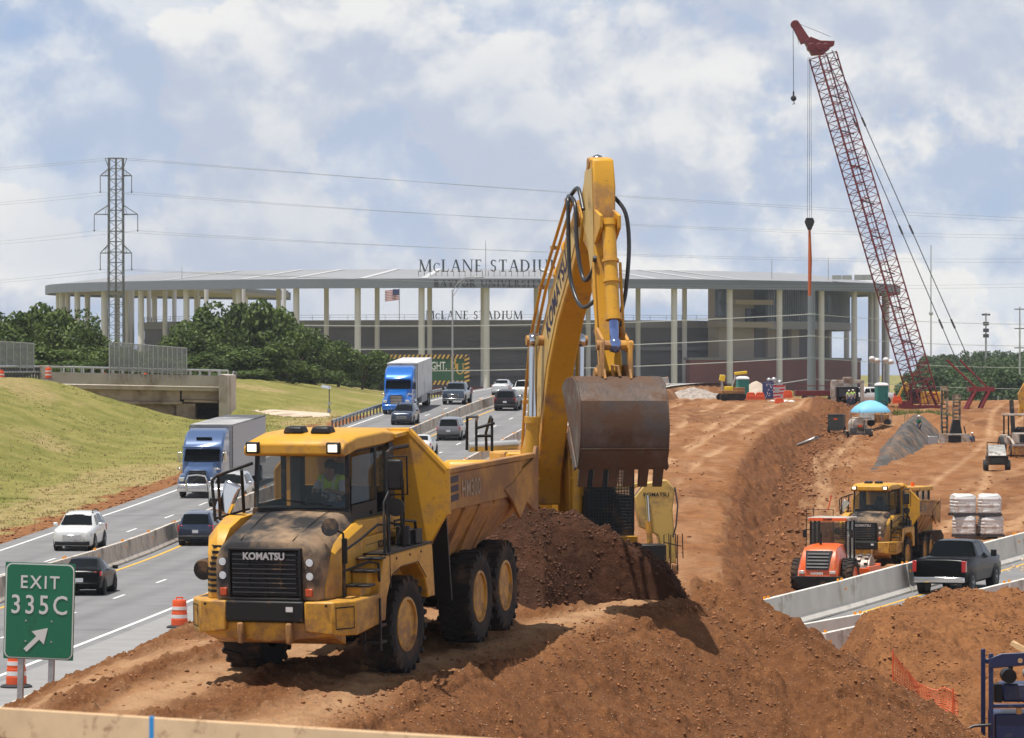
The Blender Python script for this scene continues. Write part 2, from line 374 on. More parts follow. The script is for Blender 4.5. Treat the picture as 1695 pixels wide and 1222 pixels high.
def dirt_mat(name, base, pale, dark, sc_=1.0, grass=False):
    m = bpy.data.materials.new(name); m.use_nodes = True; t = m.node_tree; b = t.nodes['Principled BSDF']; L = t.links.new
    b.inputs['Roughness'].default_value = .95; b.inputs['Specular IOR Level'].default_value = .15
    co = t.nodes.new('ShaderNodeTexCoord').outputs['Object']
    def noise(s, det=6, r=.65, st=None):
        n = t.nodes.new('ShaderNodeTexNoise'); n.inputs['Scale'].default_value = s; n.inputs['Detail'].default_value = det; n.inputs['Roughness'].default_value = r
        v = co
        if st:
            q = t.nodes.new('ShaderNodeVectorMath'); q.operation = 'MULTIPLY'; L(co, q.inputs[0]); q.inputs[1].default_value = st; v = q.outputs[0]
        L(v, n.inputs['Vector']); return n.outputs[0]
    def rng(x, a, b_, c=0, d=1):
        n = t.nodes.new('ShaderNodeMapRange'); L(x, n.inputs[0])
        for i, v in enumerate((a, b_, c, d)): n.inputs[i+1].default_value = v
        return n.outputs[0]
    def mix(f, a, b_, bl='MIX'):
        n = t.nodes.new('ShaderNodeMix'); n.data_type = 'RGBA'; n.blend_type = bl
        for s, v in ((n.inputs[0], f), (n.inputs[6], a), (n.inputs[7], b_)):
            if isinstance(v, (int, float)): s.default_value = v
            elif isinstance(v, tuple): s.default_value = (*v, 1)
            else: L(v, s)
        return n.outputs[2]
    def attr(n_):
        n = t.nodes.new('ShaderNodeAttribute'); n.attribute_name = n_; return n.outputs['Fac']
    def mul(a, b_):
        n = t.nodes.new('ShaderNodeMath'); n.operation = 'MULTIPLY'
        for i, v in enumerate((a, b_)):
            if isinstance(v, (int, float)): n.inputs[i].default_value = v
            else: L(v, n.inputs[i])
        return n.outputs[0]
    c = mix(rng(noise(.7*sc_), .35, .65), dark, base)
    c = mix(rng(noise(7*sc_), .5, .72), c, tuple(x*.55 for x in dark))
    if grass: c = mix(mul(attr('shade_dark_soil'), rng(noise(.9), .3, .65, .55, 1)), c, mix(rng(noise(3), .35, .65), (.105, .041, .017), (.185, .077, .031)))  # flank shade put into the soil colour, together with dark loose earth
    if grass: c = mix(mul(attr('pale'), rng(noise(1.2), .3, .6, .35, 1)), c, pale)
    else: c = mix(rng(noise(2.2*sc_), .55, .75, 0, .6), c, pale)
    c = mix(rng(noise(26*sc_, 3), .66, .70, 0, .85), c, tuple(min(1, x*1.6+.06) for x in pale))   # chips of stone
    if grass:
        g = mix(rng(noise(.35, 5), .35, .62), (.18, .175, .038), (.30, .26, .08))
        g = mix(rng(noise(5, 6, .75), .45, .7), g, (.10, .12, .025))
        st = mix(rng(noise(3, 6, .7), .4, .6), (.40, .32, .15), (.27, .19, .075))
        g = mix(mul(attr('dry'), rng(noise(1.1, 6, .7), .35, .55)), g, st)
        f = t.nodes.new('ShaderNodeMath'); f.operation = 'ADD'; L(attr('grass'), f.inputs[0]); L(rng(noise(1.3, 7, .7), .3, .7, -.35, .35), f.inputs[1])
        c = mix(rng(f.outputs[0], .4, .6), c, g)
    L(c, b.inputs['Base Color'])
    bp = t.nodes.new('ShaderNodeBump'); bp.inputs['Strength'].default_value = .9; bp.inputs['Distance'].default_value = .12
    ad = t.nodes.new('ShaderNodeMath'); ad.operation = 'ADD'; L(noise(3*sc_, 8, .7), ad.inputs[0]); L(mul(noise(18*sc_, 4, .7), .35), ad.inputs[1])
    L(ad.outputs[0], bp.inputs['Height']); L(bp.outputs[0], b.inputs['Normal'])
    return m
M_ground = dirt_mat('red_clay_and_grass', (.315, .138, .052), (.47, .285, .155), (.20, .083, .032), 1, True)
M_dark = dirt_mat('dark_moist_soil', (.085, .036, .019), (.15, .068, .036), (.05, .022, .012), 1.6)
M_rock = mat('stone', (.30, .19, .12), .95, var=.4, vscale=.9)
def grid_obj(name, X, Y, Z, m, attrs=None):
    r, c = X.shape; vs = np.stack([X, Y, Z], -1).reshape(-1, 3).astype(np.float32)
    i = (np.arange(r-1)[:, None]*c+np.arange(c-1)[None, :]).ravel()
    q = np.stack([i, i+1, i+1+c, i+c], -1).astype(np.int32)
    me = bpy.data.meshes.new(name); me.vertices.add(len(vs)); me.vertices.foreach_set('co', vs.ravel())
    me.loops.add(q.size); me.loops.foreach_set('vertex_index', q.ravel()); me.polygons.add(len(q))
    me.polygons.foreach_set('loop_start', np.arange(0, q.size, 4, dtype=np.int32)); me.polygons.foreach_set('loop_total', np.full(len(q), 4, np.int32))
    me.polygons.foreach_set('use_smooth', np.ones(len(q), bool)); me.update(calc_edges=True); me.materials.append(m)
    for k, a in (attrs or {}).items():
        at_ = me.attributes.new(k, 'FLOAT', 'POINT'); at_.data.foreach_set('value', a.ravel().astype(np.float32))
    o = bpy.data.objects.new(name, me); sc.collection.objects.link(o); return o
rows = [np.arange(25, 58, .5), np.arange(58, 92, .06), np.arange(92, 130, .14), np.arange(130, 250, .35), np.arange(250, 470, .8), 470*1.02**np.arange(0, 130)]
rows = np.concatenate(rows)
cols = np.concatenate([np.linspace(-3200, -420, 40)[:-1], np.linspace(-420, -10, 60)[:-1], np.linspace(-10, 1705, 760)[:-1], np.linspace(1705, 2100, 60)[:-1], np.linspace(2100, 4800, 40)])
PX, Dg = np.meshgrid(cols, rows); GX = (PX-847.5)*Dg/FPX; GZ = ground(GX, Dg)
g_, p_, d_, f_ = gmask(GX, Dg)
tag(grid_obj('ground', GX, Dg, GZ, M_ground, {'grass': g_, 'pale': p_, 'dry': d_, 'shade_dark_soil': f_}), 'reddish clay construction ground with tyre tracks and a grassy bank', kind='structure')
# dark pile of dug soil beside the excavator
PILE = [tuple(at(760, 900, 82.6)), tuple(at(825, 852, 82.6)), tuple(at(875, 834, 82.5)), tuple(at(925, 844, 82.5)), tuple(at(985, 880, 82.7)), tuple(at(1050, 912, 83)), tuple(at(1106, 946, 83.8))]
xs = np.arange(-3, 5.2, .035); ys = np.arange(77, 88, .045); PXg, PYg = np.meshgrid(xs, ys)
pz = seg(PXg, PYg, PILE, .72)+fbm(PXg*.9, PYg*.9, 4, 81)*.22+lump(PXg, PYg, 3.2, .20)+fbm(PXg*8, PYg*8, 3, 83)*.04
gg = ground(PXg, PYg, False)
pz = pz-np.maximum(0, PXg-3.1)*1.0-np.maximum(0, PXg-.6)*np.maximum(0, 81.9-PYg)*1.6
pz = np.where(pz < gg-.35, gg-.35, pz)
tag(grid_obj('soil_pile', PXg, PYg, pz, M_dark), 'dark damp soil pile between the dump truck and the excavator', kind='structure')
# ---------------- highway
M_asph = mat('asphalt', (.20, .198, .20), .85, var=.12, vscale=.5, bump=.25, bscale=60)
_t = M_asph.node_tree; _b = _t.nodes['Principled BSDF']; _src = _b.inputs['Base Color'].links[0].from_socket; _a = _t.nodes.new('ShaderNodeAttribute'); _a.attribute_name = 'wear'; _m = _t.nodes.new('ShaderNodeMix'); _m.data_type = 'RGBA'; _m.blend_type = 'MULTIPLY'
_m.inputs[7].default_value = (.62, .62, .63, 1); _t.links.new(_a.outputs['Fac'], _m.inputs[0]); _t.links.new(_src, _m.inputs[6]); _t.links.new(_m.outputs[2], _b.inputs['Base Color'])
M_conc = mat('concrete', (.56, .50, .43), .85, var=.16, vscale=1.2, dirt=(.27, .23, .19), damt=.2, dscale=.9, bump=.15, bscale=25)
M_concw = mat('pale_concrete', (.68, .65, .59), .8, var=.10, vscale=.8, dirt=(.42, .37, .31), damt=.12, dscale=.5)
M_white = mat('white_road_paint', (.72, .72, .70), .6, var=.08, vscale=5)
M_yell = mat('yellow_road_paint', (.75, .42, .03), .6, var=.1, vscale=4)
def strip(name, a, b, m, dz, y0=60, y1=560, parent=None, step=2.0, f=None):
    y = np.arange(y0, y1, step); X0 = roadX(y)+a; X1 = roadX(y)+b; n = max(2, int((b-a)/(.25 if f == 'wear' else 1.2))+1)
    T = np.linspace(0, 1, n)[None, :]; X = X0[:, None]*(1-T)+X1[:, None]*T; Y = np.repeat(y[:, None], n, 1); Z = np.repeat(roadZ(y)[:, None], n, 1)+dz
    at_ = None
    if f == 'wear':
        O = a+(b-a)*T+0*Y; wv = np.zeros_like(Y)
        for q in (-6.4, -4.7, -2.8, -1.1, 1.6, 3.3, 5.0, 6.7): wv += np.exp(-((O-q)/.38)**2)
        wv = wv*(.28+.5*fbm(O*.8, Y*.02, 3, 6))+.9*sstep(fbm(O*.9, Y*.012, 4, 7), .22, .5)*.6+.55*(np.abs(O-.05+.25*fbm(O*0, Y*.1, 3, 8)) < .06)+.5*(np.abs(np.mod(Y+3*(O > 0), 43)-20) < .7)*(fbm(O*.2, Y*.01, 2, 9) > 0)
        at_ = {'wear': np.clip(wv, 0, 1)}
    o = grid_obj(name, X, Y, Z, m, at_)
    if parent: o.parent = parent
    return o
hw = tag(strip('highway', -8.3, 7.8, M_asph, 0, step=1.0, f='wear'), 'grey asphalt highway with two carriageways curving away uphill', kind='structure')
M_shl = mat('worn_shoulder', (.27, .265, .26), .9, var=.1, vscale=.7, bump=.2, bscale=40)
sh = tag(strip('road_shoulder', 7.8, 9.55, M_shl, .004), 'pale concrete shoulder along the highway', kind='structure')
strip('kerb', 9.5, 9.95, M_conc, .03, parent=sh)
mk = tag(strip('road_marking', 7.25, 7.43, M_white, .008), 'painted lines of the highway', kind='structure')
strip('edge_line', -7.45, -7.28, M_white, .008, parent=mk)
strip('yellow_line', .78, .94, M_yell, .008, parent=mk)
def dashes(off, y0, y1, first):
    b = MB(); y = y0+first
    while y < y1:
        for k in range(3):
            a0, a1 = y+k, y+k+1.02
            b.quad((float(roadX(a0))+off-.07, a0, float(roadZ(a0))+.009), (float(roadX(a0))+off+.07, a0, float(roadZ(a0))+.009), (float(roadX(a1))+off+.07, a1, float(roadZ(a1))+.009), (float(roadX(a1))+off-.07, a1, float(roadZ(a1))+.009))
        y += 12.2
    b.build('lane_line', M_white, mk)
dashes(4.15, 60, 520, 8); dashes(-3.6, 60, 520, 2)
# side road on the right between its barriers
y = np.arange(110, 240, 2.0); T = np.linspace(0, 1, 6)[None, :]
A_ = lineA(y); B_ = lineB(y); X = A_[:, None]*(1-T)+B_[:, None]*T; Y = np.repeat(y[:, None], 6, 1); Z = np.repeat(np.interp(y, [100, 148, 186, 260], [-.05, -.03, .7, 1.6])[:, None], 6, 1)
srd = tag(grid_obj('side_road', X, Y, Z, M_asph), 'narrow asphalt ramp between concrete barriers at the right', kind='structure')
def srz(y): return float(np.interp(y, [100, 148, 186, 260], [-.05, -.03, .7, 1.6]))
b = MB()
for q in np.arange(130, 236, 2.0):
    for o_, w_ in ((.9, .14),):
        b.quad((lineA(q)+o_, q, srz(q)+.006), (lineA(q)+o_+w_, q, srz(q)+.006), (lineA(q+2)+o_+w_, q+2, srz(q+2)+.006), (lineA(q+2)+o_, q+2, srz(q+2)+.006))
b.build('yellow_line', M_yell, srd)
# ---------------- materials for the setting
M_steel = mat('galvanised_steel', (.42, .43, .44), .45, .6, var=.15)
M_dsteel = mat('dark_steel', (.09, .09, .10), .5, .5)
M_black = mat('black_rubber', (.022, .022, .024), .8)
M_blackp = mat('black_plastic', (.016, .016, .018), .45, spec=.25)
M_orange = mat('orange_plastic', (.72, .09, .018), .5, dirt=(.3, .12, .06), damt=.12)
M_refl = mat('white_reflective_band', (.72, .72, .72), .4)
M_amber = mat('amber_reflector', (.85, .32, .01), .35)
M_chrome = mat('chrome', (.75, .75, .76), .12, 1)
M_glassd = mat('dark_window_glass', (.006, .008, .009), .06, spec=.22)
M_glass = mat('window_glass', (.035, .05, .055), .03, spec=.5)
M_red = mat('red_lens', (.45, .01, .01), .2, coat=.5)
M_wood = mat('pine_lumber', (.62, .40, .19), .7, var=.12, vscale=2, wave=('Z', 6, .78, 3))
# ---------------- traffic barrels
def make_barrel():
    t = thing('traffic_barrel', '', 'traffic barrel')
    b = MB(); b.lathe([(.29, .04), (.29, .30), (.275, .31), (.275, .52), (.26, .53), (.26, .74), (.245, .75), (.245, .93), (.22, .97), (.1, .98)], n=24, close=False); b.build('body', M_orange, t, smooth=50)
    for z0, z1, r in ((.18, .31, .293), (.42, .54, .279), (.66, .77, .264)):
        pass
    for z0, z1, r in ((.33, .46, .2785), (.62, .74, .2635)):
        b = MB(); b.lathe([(r-.02, z0), (r, z0+.004), (r, z1-.004), (r-.02, z1)], n=24); b.build('reflective_band', M_refl, t, smooth=50)
    b = MB(); b.tube([(-.12, 0, .95), (-.12, 0, 1.05), (.12, 0, 1.05), (.12, 0, .95)], .025, 6); b.build('handle', M_orange, t)
    b = MB(); b.lathe([(.45, 0), (.46, .03), (.40, .07), (.30, .09)], n=20); b.build('base', M_black, t)
    return t
barrel0 = make_barrel(); nb = [0]
def barrel(px, py, d, label, rz=0, grp='orange traffic barrels', z=None):
    p = at(px, py, d)
    if z is not None: p.z = z
    if nb[0] == 0: o = barrel0; o['label'] = label
    else: o = dup(barrel0, label)
    o['group'] = grp; o.location = p; o.rotation_euler.z = rz; nb[0] += 1; return o
barrel(297, 1042, 147, 'orange and white barrel on the shoulder just left of the big dump truck', .5, z=.01)
barrel(27, 1139, 119.5, 'orange and white barrel partly hidden behind the green exit sign', 1.2, z=.01)
for px, py, d, l in ((430, 635, 560, 'small far barrel nearest the bridge end along the descending rail'), (472, 646, 580, 'second far barrel from the bridge on the grassy ridge'), (489, 650, 590, 'third far barrel from the bridge on the grassy ridge'),
    (514, 654, 600, 'far barrel just left of the thin solar sign post'), (555, 664, 620, 'far barrel just right of the thin solar sign post'), (590, 669, 640, 'far barrel nearest the steel guardrail and the bright blue truck')):
    barrel(px, py, d, l, px, z=gz(XX(px, d), d)-.02)
barrel(80, 628, 362, 'orange barrel beside the concrete block at the near end of the bridge rail', .3)
barrel(173, 622, 395, 'orange barrel on the bridge deck left of the mesh screen', .8, z=7.6)
barrel(240, 622, 395, 'orange barrel on the bridge deck behind the mesh screen', 1.8, z=7.6)
barrel(2, 634, 345, 'orange barrel at the left edge of the photo by the road up on the bank', 1)
# ---------------- concrete barriers
def barrier_mesh(L, H=.86, m=None, name='concrete_barrier', wb=.61):
    t = thing(name, '', 'barrier')
    pf = [(-wb/2, 0), (wb/2, 0), (wb/2, .07), (.17, .30), (.085, H), (-.085, H), (-.17, .30), (-wb/2, .07)]
    b = MB(); b.prism(pf, .02, L-.02, 'y'); b.build('body', m, t, bevel=.015, smooth=0)
    for yy in (.25, L-.3):
        q = MB(); q.box((0, yy, H+.045), (.09, .03, .09)); q.build('reflector', M_amber, t)
    for sgn in (1, -1):
        q = MB(); q.box((sgn*.155, .3, H*.72), (.03, .09, .09)); q.build('reflector', M_amber, t)
    return t
def place_line(fn, fz, y0, y1, L, proto, lab, grp, jit=.03):
    y = y0; i = 0; first = True
    while y < y1:
        x0 = fn(y); k = (fn(y+1)-x0); ca = 1/math.hypot(1, k); y2 = y+L*ca; x1 = fn(y2)
        z0, z1 = fz(y), fz(y2)
        o = proto if first else dup(proto); first = False
        o['label'] = lab(i, y); o['group'] = grp
        o.location = (x0+random.uniform(-jit, jit), y, z0); o.rotation_euler = (math.atan2(z1-z0, L), 0, -math.atan2(x1-x0, y2-y)+random.uniform(-.004, .004))
        y = y2; i += 1
random.seed(4)
ORD = 'first second third fourth fifth sixth seventh eighth ninth tenth eleventh twelfth thirteenth fourteenth fifteenth sixteenth seventeenth eighteenth nineteenth twentieth'.split()
def ordn(i): return ORD[i] if i < 20 else (['twenty', 'thirty', 'forty'][(i-20)//10]+('-'+ORD[(i) % 10] if i % 10 else '')) if False else (ORD[i] if i < 20 else 'twenty-'+ORD[i-20] if i < 29 else 'thirtieth' if i == 29 else 'thirty-'+ORD[i-30] if i < 39 else 'fortieth' if i == 39 else 'forty-'+ORD[i-40])
place_line(lambda y: float(roadX(y)), lambda y: float(roadZ(y))+.004, 146, 452, 8.4, barrier_mesh(8.4, .95, M_conc), lambda i, y: 'weathered concrete median barrier, %s segment counted up the highway from the exit sign' % ordn(i), 'median barriers between the carriageways')
place_line(lambda y: float(roadX(y))+8.4, lambda y: float(roadZ(y))+.004, 262, 452, 8.4, barrier_mesh(8.4, .86, M_conc), lambda i, y: 'concrete barrier edging the right side of the far highway, %s segment from the excavator' % ordn(i), 'barriers on the right edge of the highway')
place_line(lambda y: float(lineA(y)), srz, 136, 236, 10.2, barrier_mesh(10.2, 1.12, M_concw), lambda i, y: 'tall pale concrete barrier in the far row of the side road, %s from the left' % ordn(i), 'far row of pale barriers along the side road', .01)
place_line(lambda y: float(lineB(y)), srz, 132.5, 236, 9.2, barrier_mesh(9.2, .86, M_concw), lambda i, y: 'pale concrete barrier in the near row of the side road, %s from the left' % ordn(i), 'near row of pale barriers along the side road', .01)
tb = barrier_mesh(7.5, 1.0, M_concw); tag(tb, 'bright pale barrier with a square open end, standing in front of the near barrier row')
tb.location = (XX(1362, 130), 130, -.12); tb.rotation_euler = (.01, 0, -math.atan(.41))
# ---------------- guardrail at the left edge of the far highway
def guardrail(name, label, pts, h=.7, post=1.9, m=M_steel, cat='guardrail'):
    t = thing(name, label, cat)
    pts = [Vector(p) for p in pts]; r = MB(); 
    for a, b_ in zip(pts[:-1], pts[1:]):
        d = (b_-a).normalized(); n = Vector((-d.y, d.x, 0)).normalized()
        prof = [(0, h-.30), (.05, h-.26), (.05, h-.20), (0, h-.155), (.05, h-.11), (.05, h-.05), (0, h)]
        r.loft([[a+n*(-o)+Vector((0, 0, z)) for o, z in prof]+[a+n*.02+Vector((0, 0, z)) for o, z in prof[::-1]], [b_+n*(-o)+Vector((0, 0, z)) for o, z in prof]+[b_+n*.02+Vector((0, 0, z)) for o, z in prof[::-1]]])
    r.build('rail', m, t, smooth=40)
    for a, b_ in zip(pts[:-1], pts[1:]):
        n = max(1, int((b_-a).length/post))
        for i in range(n):
            c = a.lerp(b_, i/n); q = MB(); q.b2(c.x-.06, c.x+.06, c.y-.1, c.y+.1, c.z-.3, c.z+h-.04); q.build('post', M_dsteel, t)
    return t
guardrail('guardrail', 'steel beam guardrail at the left edge of the far highway', [(float(roadX(y))-8.2, y, float(roadZ(y))) for y in np.arange(334, 425, 7.6)], .75)
guardrail('guardrail', 'low grey picket guardrail running down the grassy ridge from the bridge', [(x, y, gz(x, y)) for x, y in ((-26.5, 392), (-29, 440), (-32, 500), (-33, 560), (-30, 600), (-27, 625))], .9, 2.4, M_steel)
# ---------------- bridge
M_brc = mat('bridge_concrete', (.50, .45, .40), .85, var=.08, vscale=.6, dirt=(.30, .24, .19), damt=.28, dscale=.35)
M_brs = mat('bridge_beam_concrete', (.40, .32, .25), .85, var=.1, vscale=.4, dirt=(.2, .15, .11), damt=.25, dscale=.3)
br = thing('road_bridge', 'low concrete bridge with beige beams crossing at the left', 'bridge')
def bq(px, d=None): 
    """point on the bridge's front face"""
    d = 368+(px-90)*.035; return XX(px, d), d
def bslab(name, p0, p1, z0, z1, off, th, m, zd=0, bev=.03):
    x0, y0 = bq(p0); x1, y1 = bq(p1); b = MB()
    b.hexa([(x0, y0+off, z0), (x1, y1+off, z0+zd), (x1, y1+off+th, z0+zd), (x0, y0+off+th, z0), (x0, y0+off, z1), (x1, y1+off, z1+zd), (x1, y1+off+th, z1+zd), (x0, y0+off+th, z1)])
    return b.build(name, m, br, bevel=bev, smooth=0)
bslab('parapet', 84, 364, 7.75, 8.75, 0, .4, M_brc, -.35)
bslab('deck', 60, 372, 7.35, 7.72, .5, 11, M_brc, -.35)
bslab('beam', 84, 296, 6.25, 7.34, 1.2, .7, M_brs, -.15); bslab('beam_flange', 84, 300, 5.95, 6.22, .8, 1.2, M_brs, -.12)
bslab('beam', 299, 364, 6.30, 7.2, 1.2, .7, M_brs, -.1); bslab('beam_flange', 303, 360, 6.05, 6.28, .9, 1.1, M_brs, -.1)
bslab('parapet', 84, 364, 7.75, 8.6, 10.6, .4, M_brc, -.35)
bslab('pier', 190, 312, 3.6, 5.9, 1.6, 1.2, M_brs, -.1); bslab('pier_cap', 290, 321, 4.4, 5.93, 1.2, 2.2, M_brs, 0)
bslab('back_wall', 120, 372, 3.6, 7.3, 9.6, .5, M_brs, -.35)
bslab('abutment', 363, 377, 4.2, 8.55, -.5, 12, M_brc, -.1)
# rails over the parapet
for off in (.1, 10.7):
    b = MB(); x0, y0 = bq(84); x1, y1 = bq(364)
    b.tube([(x0, y0+off, 9.2), (x1, y1+off, 8.85)], .08, 8)
    for i in range(18):
        f = i/17; b.b2(x0+(x1-x0)*f-.06, x0+(x1-x0)*f+.06, y0+(y1-y0)*f+off-.08, y0+(y1-y0)*f+off+.08, 8.7-.35*f, 9.2-.35*f)
    b.build('rail', M_steel, br)
# approach wall on the left
b = MB(); x0, y0 = bq(66); x1, y1 = bq(84); b.b2(x0, x1, 366, 368.3, 7.3, 9.3); b.build('end_block', M_brc, br, bevel=.04)
rl = thing('picket_guardrail', 'dark picket rail leading to the bridge at the left edge', 'guardrail')
b = MB(); 
for z in (8.75, 9.2): b.tube([at(-60, 0, 330).to_3d()*0+Vector((XX(-60, 330), 330, z)), Vector((XX(64, 366), 366, z))], .1, 6)
b.build('rail', M_steel, rl)
for i in range(26):
    f = i/25; x = XX(-60, 330)*(1-f)+XX(64, 366)*f; y = 330+36*f; b = MB(); b.b2(x-.09, x+.09, y-.1, y+.1, 7.6, 9.2); b.build('picket', M_dsteel, rl)
# mesh screens
M_mesh = bpy.data.materials.new('chain_link_mesh'); M_mesh.use_nodes = True
t_ = M_mesh.node_tree; b_ = t_.nodes['Principled BSDF']; b_.inputs['Base Color'].default_value = (.33, .34, .34, 1); b_.inputs['Roughness'].default_value = .5; b_.inputs['Metallic'].default_value = .3
tcn = t_.nodes.new('ShaderNodeTexCoord'); wa = []
for k in ((1, 1, 1), (1, 1, -1)):
    q = t_.nodes.new('ShaderNodeVectorMath'); q.operation = 'DOT_PRODUCT'; t_.links.new(tcn.outputs['Object'], q.inputs[0]); q.inputs[1].default_value = (k[0]*60, 0, k[2]*60)
    s_ = t_.nodes.new('ShaderNodeMath'); s_.operation = 'SINE'; t_.links.new(q.outputs['Value'], s_.inputs[0])
    a_ = t_.nodes.new('ShaderNodeMath'); a_.operation = 'GREATER_THAN'; t_.links.new(s_.outputs[0], a_.inputs[0]); a_.inputs[1].default_value = .25; wa.append(a_.outputs[0])
m_ = t_.nodes.new('ShaderNodeMath'); m_.operation = 'MAXIMUM'; t_.links.new(wa[0], m_.inputs[0]); t_.links.new(wa[1], m_.inputs[1])
t_.links.new(m_.outputs[0], b_.inputs['Alpha'])
def screen(label, p0, p1, d0, d1, zt0, zt1, zb0, zb1, pb, n):
    t = thing('mesh_screen', label, 'fence', (XX(p0, d0), d0, 0)); o = Vector((XX(p0, d0), d0, 0)); e = Vector((XX(p1, d1), d1, 0))-o
    b = MB(); b.quad((0, 0, zb0), (e.x, e.y, zb1), (e.x, e.y, zt1), (0, 0, zt0)); b.build('mesh', M_mesh, t)
    b = MB(); b.tube([(0, 0, zt0), (e.x, e.y, zt1)], .04, 6); b.tube([(0, 0, zb0), (e.x, e.y, zb1)], .03, 6); b.build('frame', M_steel, t)
    for i in range(n):
        f = i/(n-1); b = MB(); b.tube([(e.x*f, e.y*f-.03, zb0+(zb1-zb0)*f-pb), (e.x*f, e.y*f-.03, zt0+(zt1-zt0)*f)], .05 if i in (0, n-1) else .04, 6); b.build('post', M_steel, t)
screen('tall chain link mesh screen standing on the bridge parapet', 181, 309, bq(181)[1]-.35, bq(309)[1]-.35, 11.35, 10.85, 8.9, 8.55, .9, 17)
screen('tall chain link mesh screen cut by the left edge of the photo', -80, 56, 350, 356, 11.5, 11.15, 9.15, 9.1, .3, 13)
# concrete apron of the channel
b = MB(); b.quad((XX(378, 384), 384, ZZ(684, 384)), (XX(378, 372), 372, ZZ(706, 372)), (XX(470, 365), 365, ZZ(712, 365)), (XX(548, 372), 372, ZZ(694, 372)), (XX(545, 392), 392, ZZ(684, 392)), (XX(440, 400), 400, ZZ(677, 400)))
b.prism([(XX(378, 384), 384), (XX(378, 372), 372)], 0, 1, 'z') if False else None
tag(b.build('concrete_apron', mat('apron_concrete', (.62, .50, .38), .9, var=.1, vscale=.3, dirt=(.35, .25, .17), damt=.3, dscale=.3)), 'pale concrete slope paving beside the bridge', kind='structure')
# solar sign post
t = thing('solar_sensor_post', 'thin roadside post with a tilted solar panel and small boxes', 'roadside post', at(545, 692, 395)); k = 395/FPX
b = MB(); b.cyl((0, 0, -.6), (0, 0, 52*k), .05, n=6); b.build('post', M_dsteel, t)
b = MB(); b.box((-.3, 0, 51*k), (.9, .6, .05), (25, 10, 0)); b.build('solar_panel', mat('solar_panel', (.30, .32, .36), .2), t)
b = MB(); b.box((0, -.1, 12*k), (.35, .25, .4)); b.box((0, -.1, 24*k), (.3, .25, .3)); b.build('control_box', M_steel, t)
# ---------------- trees
def leafmat(name, c0, c1):
    m = bpy.data.materials.new(name); m.use_nodes = True; t = m.node_tree; b = t.nodes['Principled BSDF']; b.inputs['Roughness'].default_value = .6; b.inputs['Specular IOR Level'].default_value = .3
    a = t.nodes.new('ShaderNodeAttribute'); a.attribute_name = 'tone'; mx_ = t.nodes.new('ShaderNodeMix'); mx_.data_type = 'RGBA'
    t.links.new(a.outputs['Fac'], mx_.inputs[0]); mx_.inputs[6].default_value = (*c0, 1); mx_.inputs[7].default_value = (*c1, 1); t.links.new(mx_.outputs[2], b.inputs['Base Color'])
    tr = t.nodes.new('ShaderNodeBsdfTranslucent'); t.links.new(mx_.outputs[2], tr.inputs[0]); ms = t.nodes.new('ShaderNodeMixShader'); ms.inputs[0].default_value = .25
    t.links.new(b.outputs[0], ms.inputs[1]); t.links.new(tr.outputs[0], ms.inputs[2]); t.links.new(ms.outputs[0], t.nodes['Material Output'].inputs[0]); return m
M_leaf = leafmat('leaves', (.028, .055, .010), (.15, .21, .045)); M_leaf2 = leafmat('dull_leaves', (.035, .065, .018), (.09, .14, .04))
M_bark = mat('bark', (.12, .09, .065), .9, var=.3)
def crown_mesh(seed, n=5200, nb=26, ls=.30, flat=1.0):
    r = np.random.RandomState(seed)
    # clumps within a unit crown: radius 1 wide, 0..2 tall
    u = r.normal(size=(nb, 3)); u /= np.linalg.norm(u, axis=1)[:, None]; c = u*(.35+.45*r.rand(nb, 1)); c[:, 2] = c[:, 2]*.85*flat+1.05
    rad = .24+.22*r.rand(nb); tone_c = r.rand(nb)
    k = r.randint(0, nb, n); d = r.normal(size=(n, 3)); d /= np.linalg.norm(d, axis=1)[:, None]; rr = rad[k]*(.55+.5*r.rand(n)**.6)
    p = c[k]+d*rr[:, None]*np.array([1, 1, .8])
    nrm = d*.6+r.normal(size=(n, 3))*.55+np.array([0, 0, .35]); nrm /= np.linalg.norm(nrm, axis=1)[:, None]
    a = np.cross(nrm, r.normal(size=(n, 3))); a /= np.linalg.norm(a, axis=1)[:, None]; b = np.cross(nrm, a); s = ls*(.10+.16*r.rand(n))[:, None]
    V = np.stack([p-a*s, p-b*s*.6+a*s*.1, p+a*s, p+b*s*.7], 1).reshape(-1, 3)
    me = bpy.data.meshes.new('crown'); me.from_pydata(V.tolist(), [], (np.arange(n*4).reshape(-1, 4)).tolist()); me.materials.append(M_leaf)
    tn = np.clip(.35*tone_c[k]+.65*r.rand(n)**1.3, 0, 1); at_ = me.attributes.new('tone', 'FLOAT', 'POINT'); at_.data.foreach_set('value', np.repeat(tn, 4).astype(np.float32)); return me
crowns = [crown_mesh(i) for i in (1, 2, 3, 4)]; crowns_d = [m.copy() for m in crowns[:3]]
for m in crowns_d: m.materials[0] = M_leaf2
def trunk_mesh(seed):
    r = random.Random(seed); b = MB(); b.tube([(0, 0, -.1), (.02, 0, .25), (-.02, .02, .6), (.02, 0, 1.0)], [.075, .055, .04, .02], 8)
    for i in range(7):
        a = r.random()*6.28; z = .25+.09*i; b.tube([(0, 0, z), (math.cos(a)*.25, math.sin(a)*.25, z+.2), (math.cos(a)*.5, math.sin(a)*.5, z+.5)], [.03, .02, .008], 6)
    o = b.build('trunk', M_bark); me = o.data; bpy.data.objects.remove(o); return me
trunks = [trunk_mesh(i) for i in range(2)]
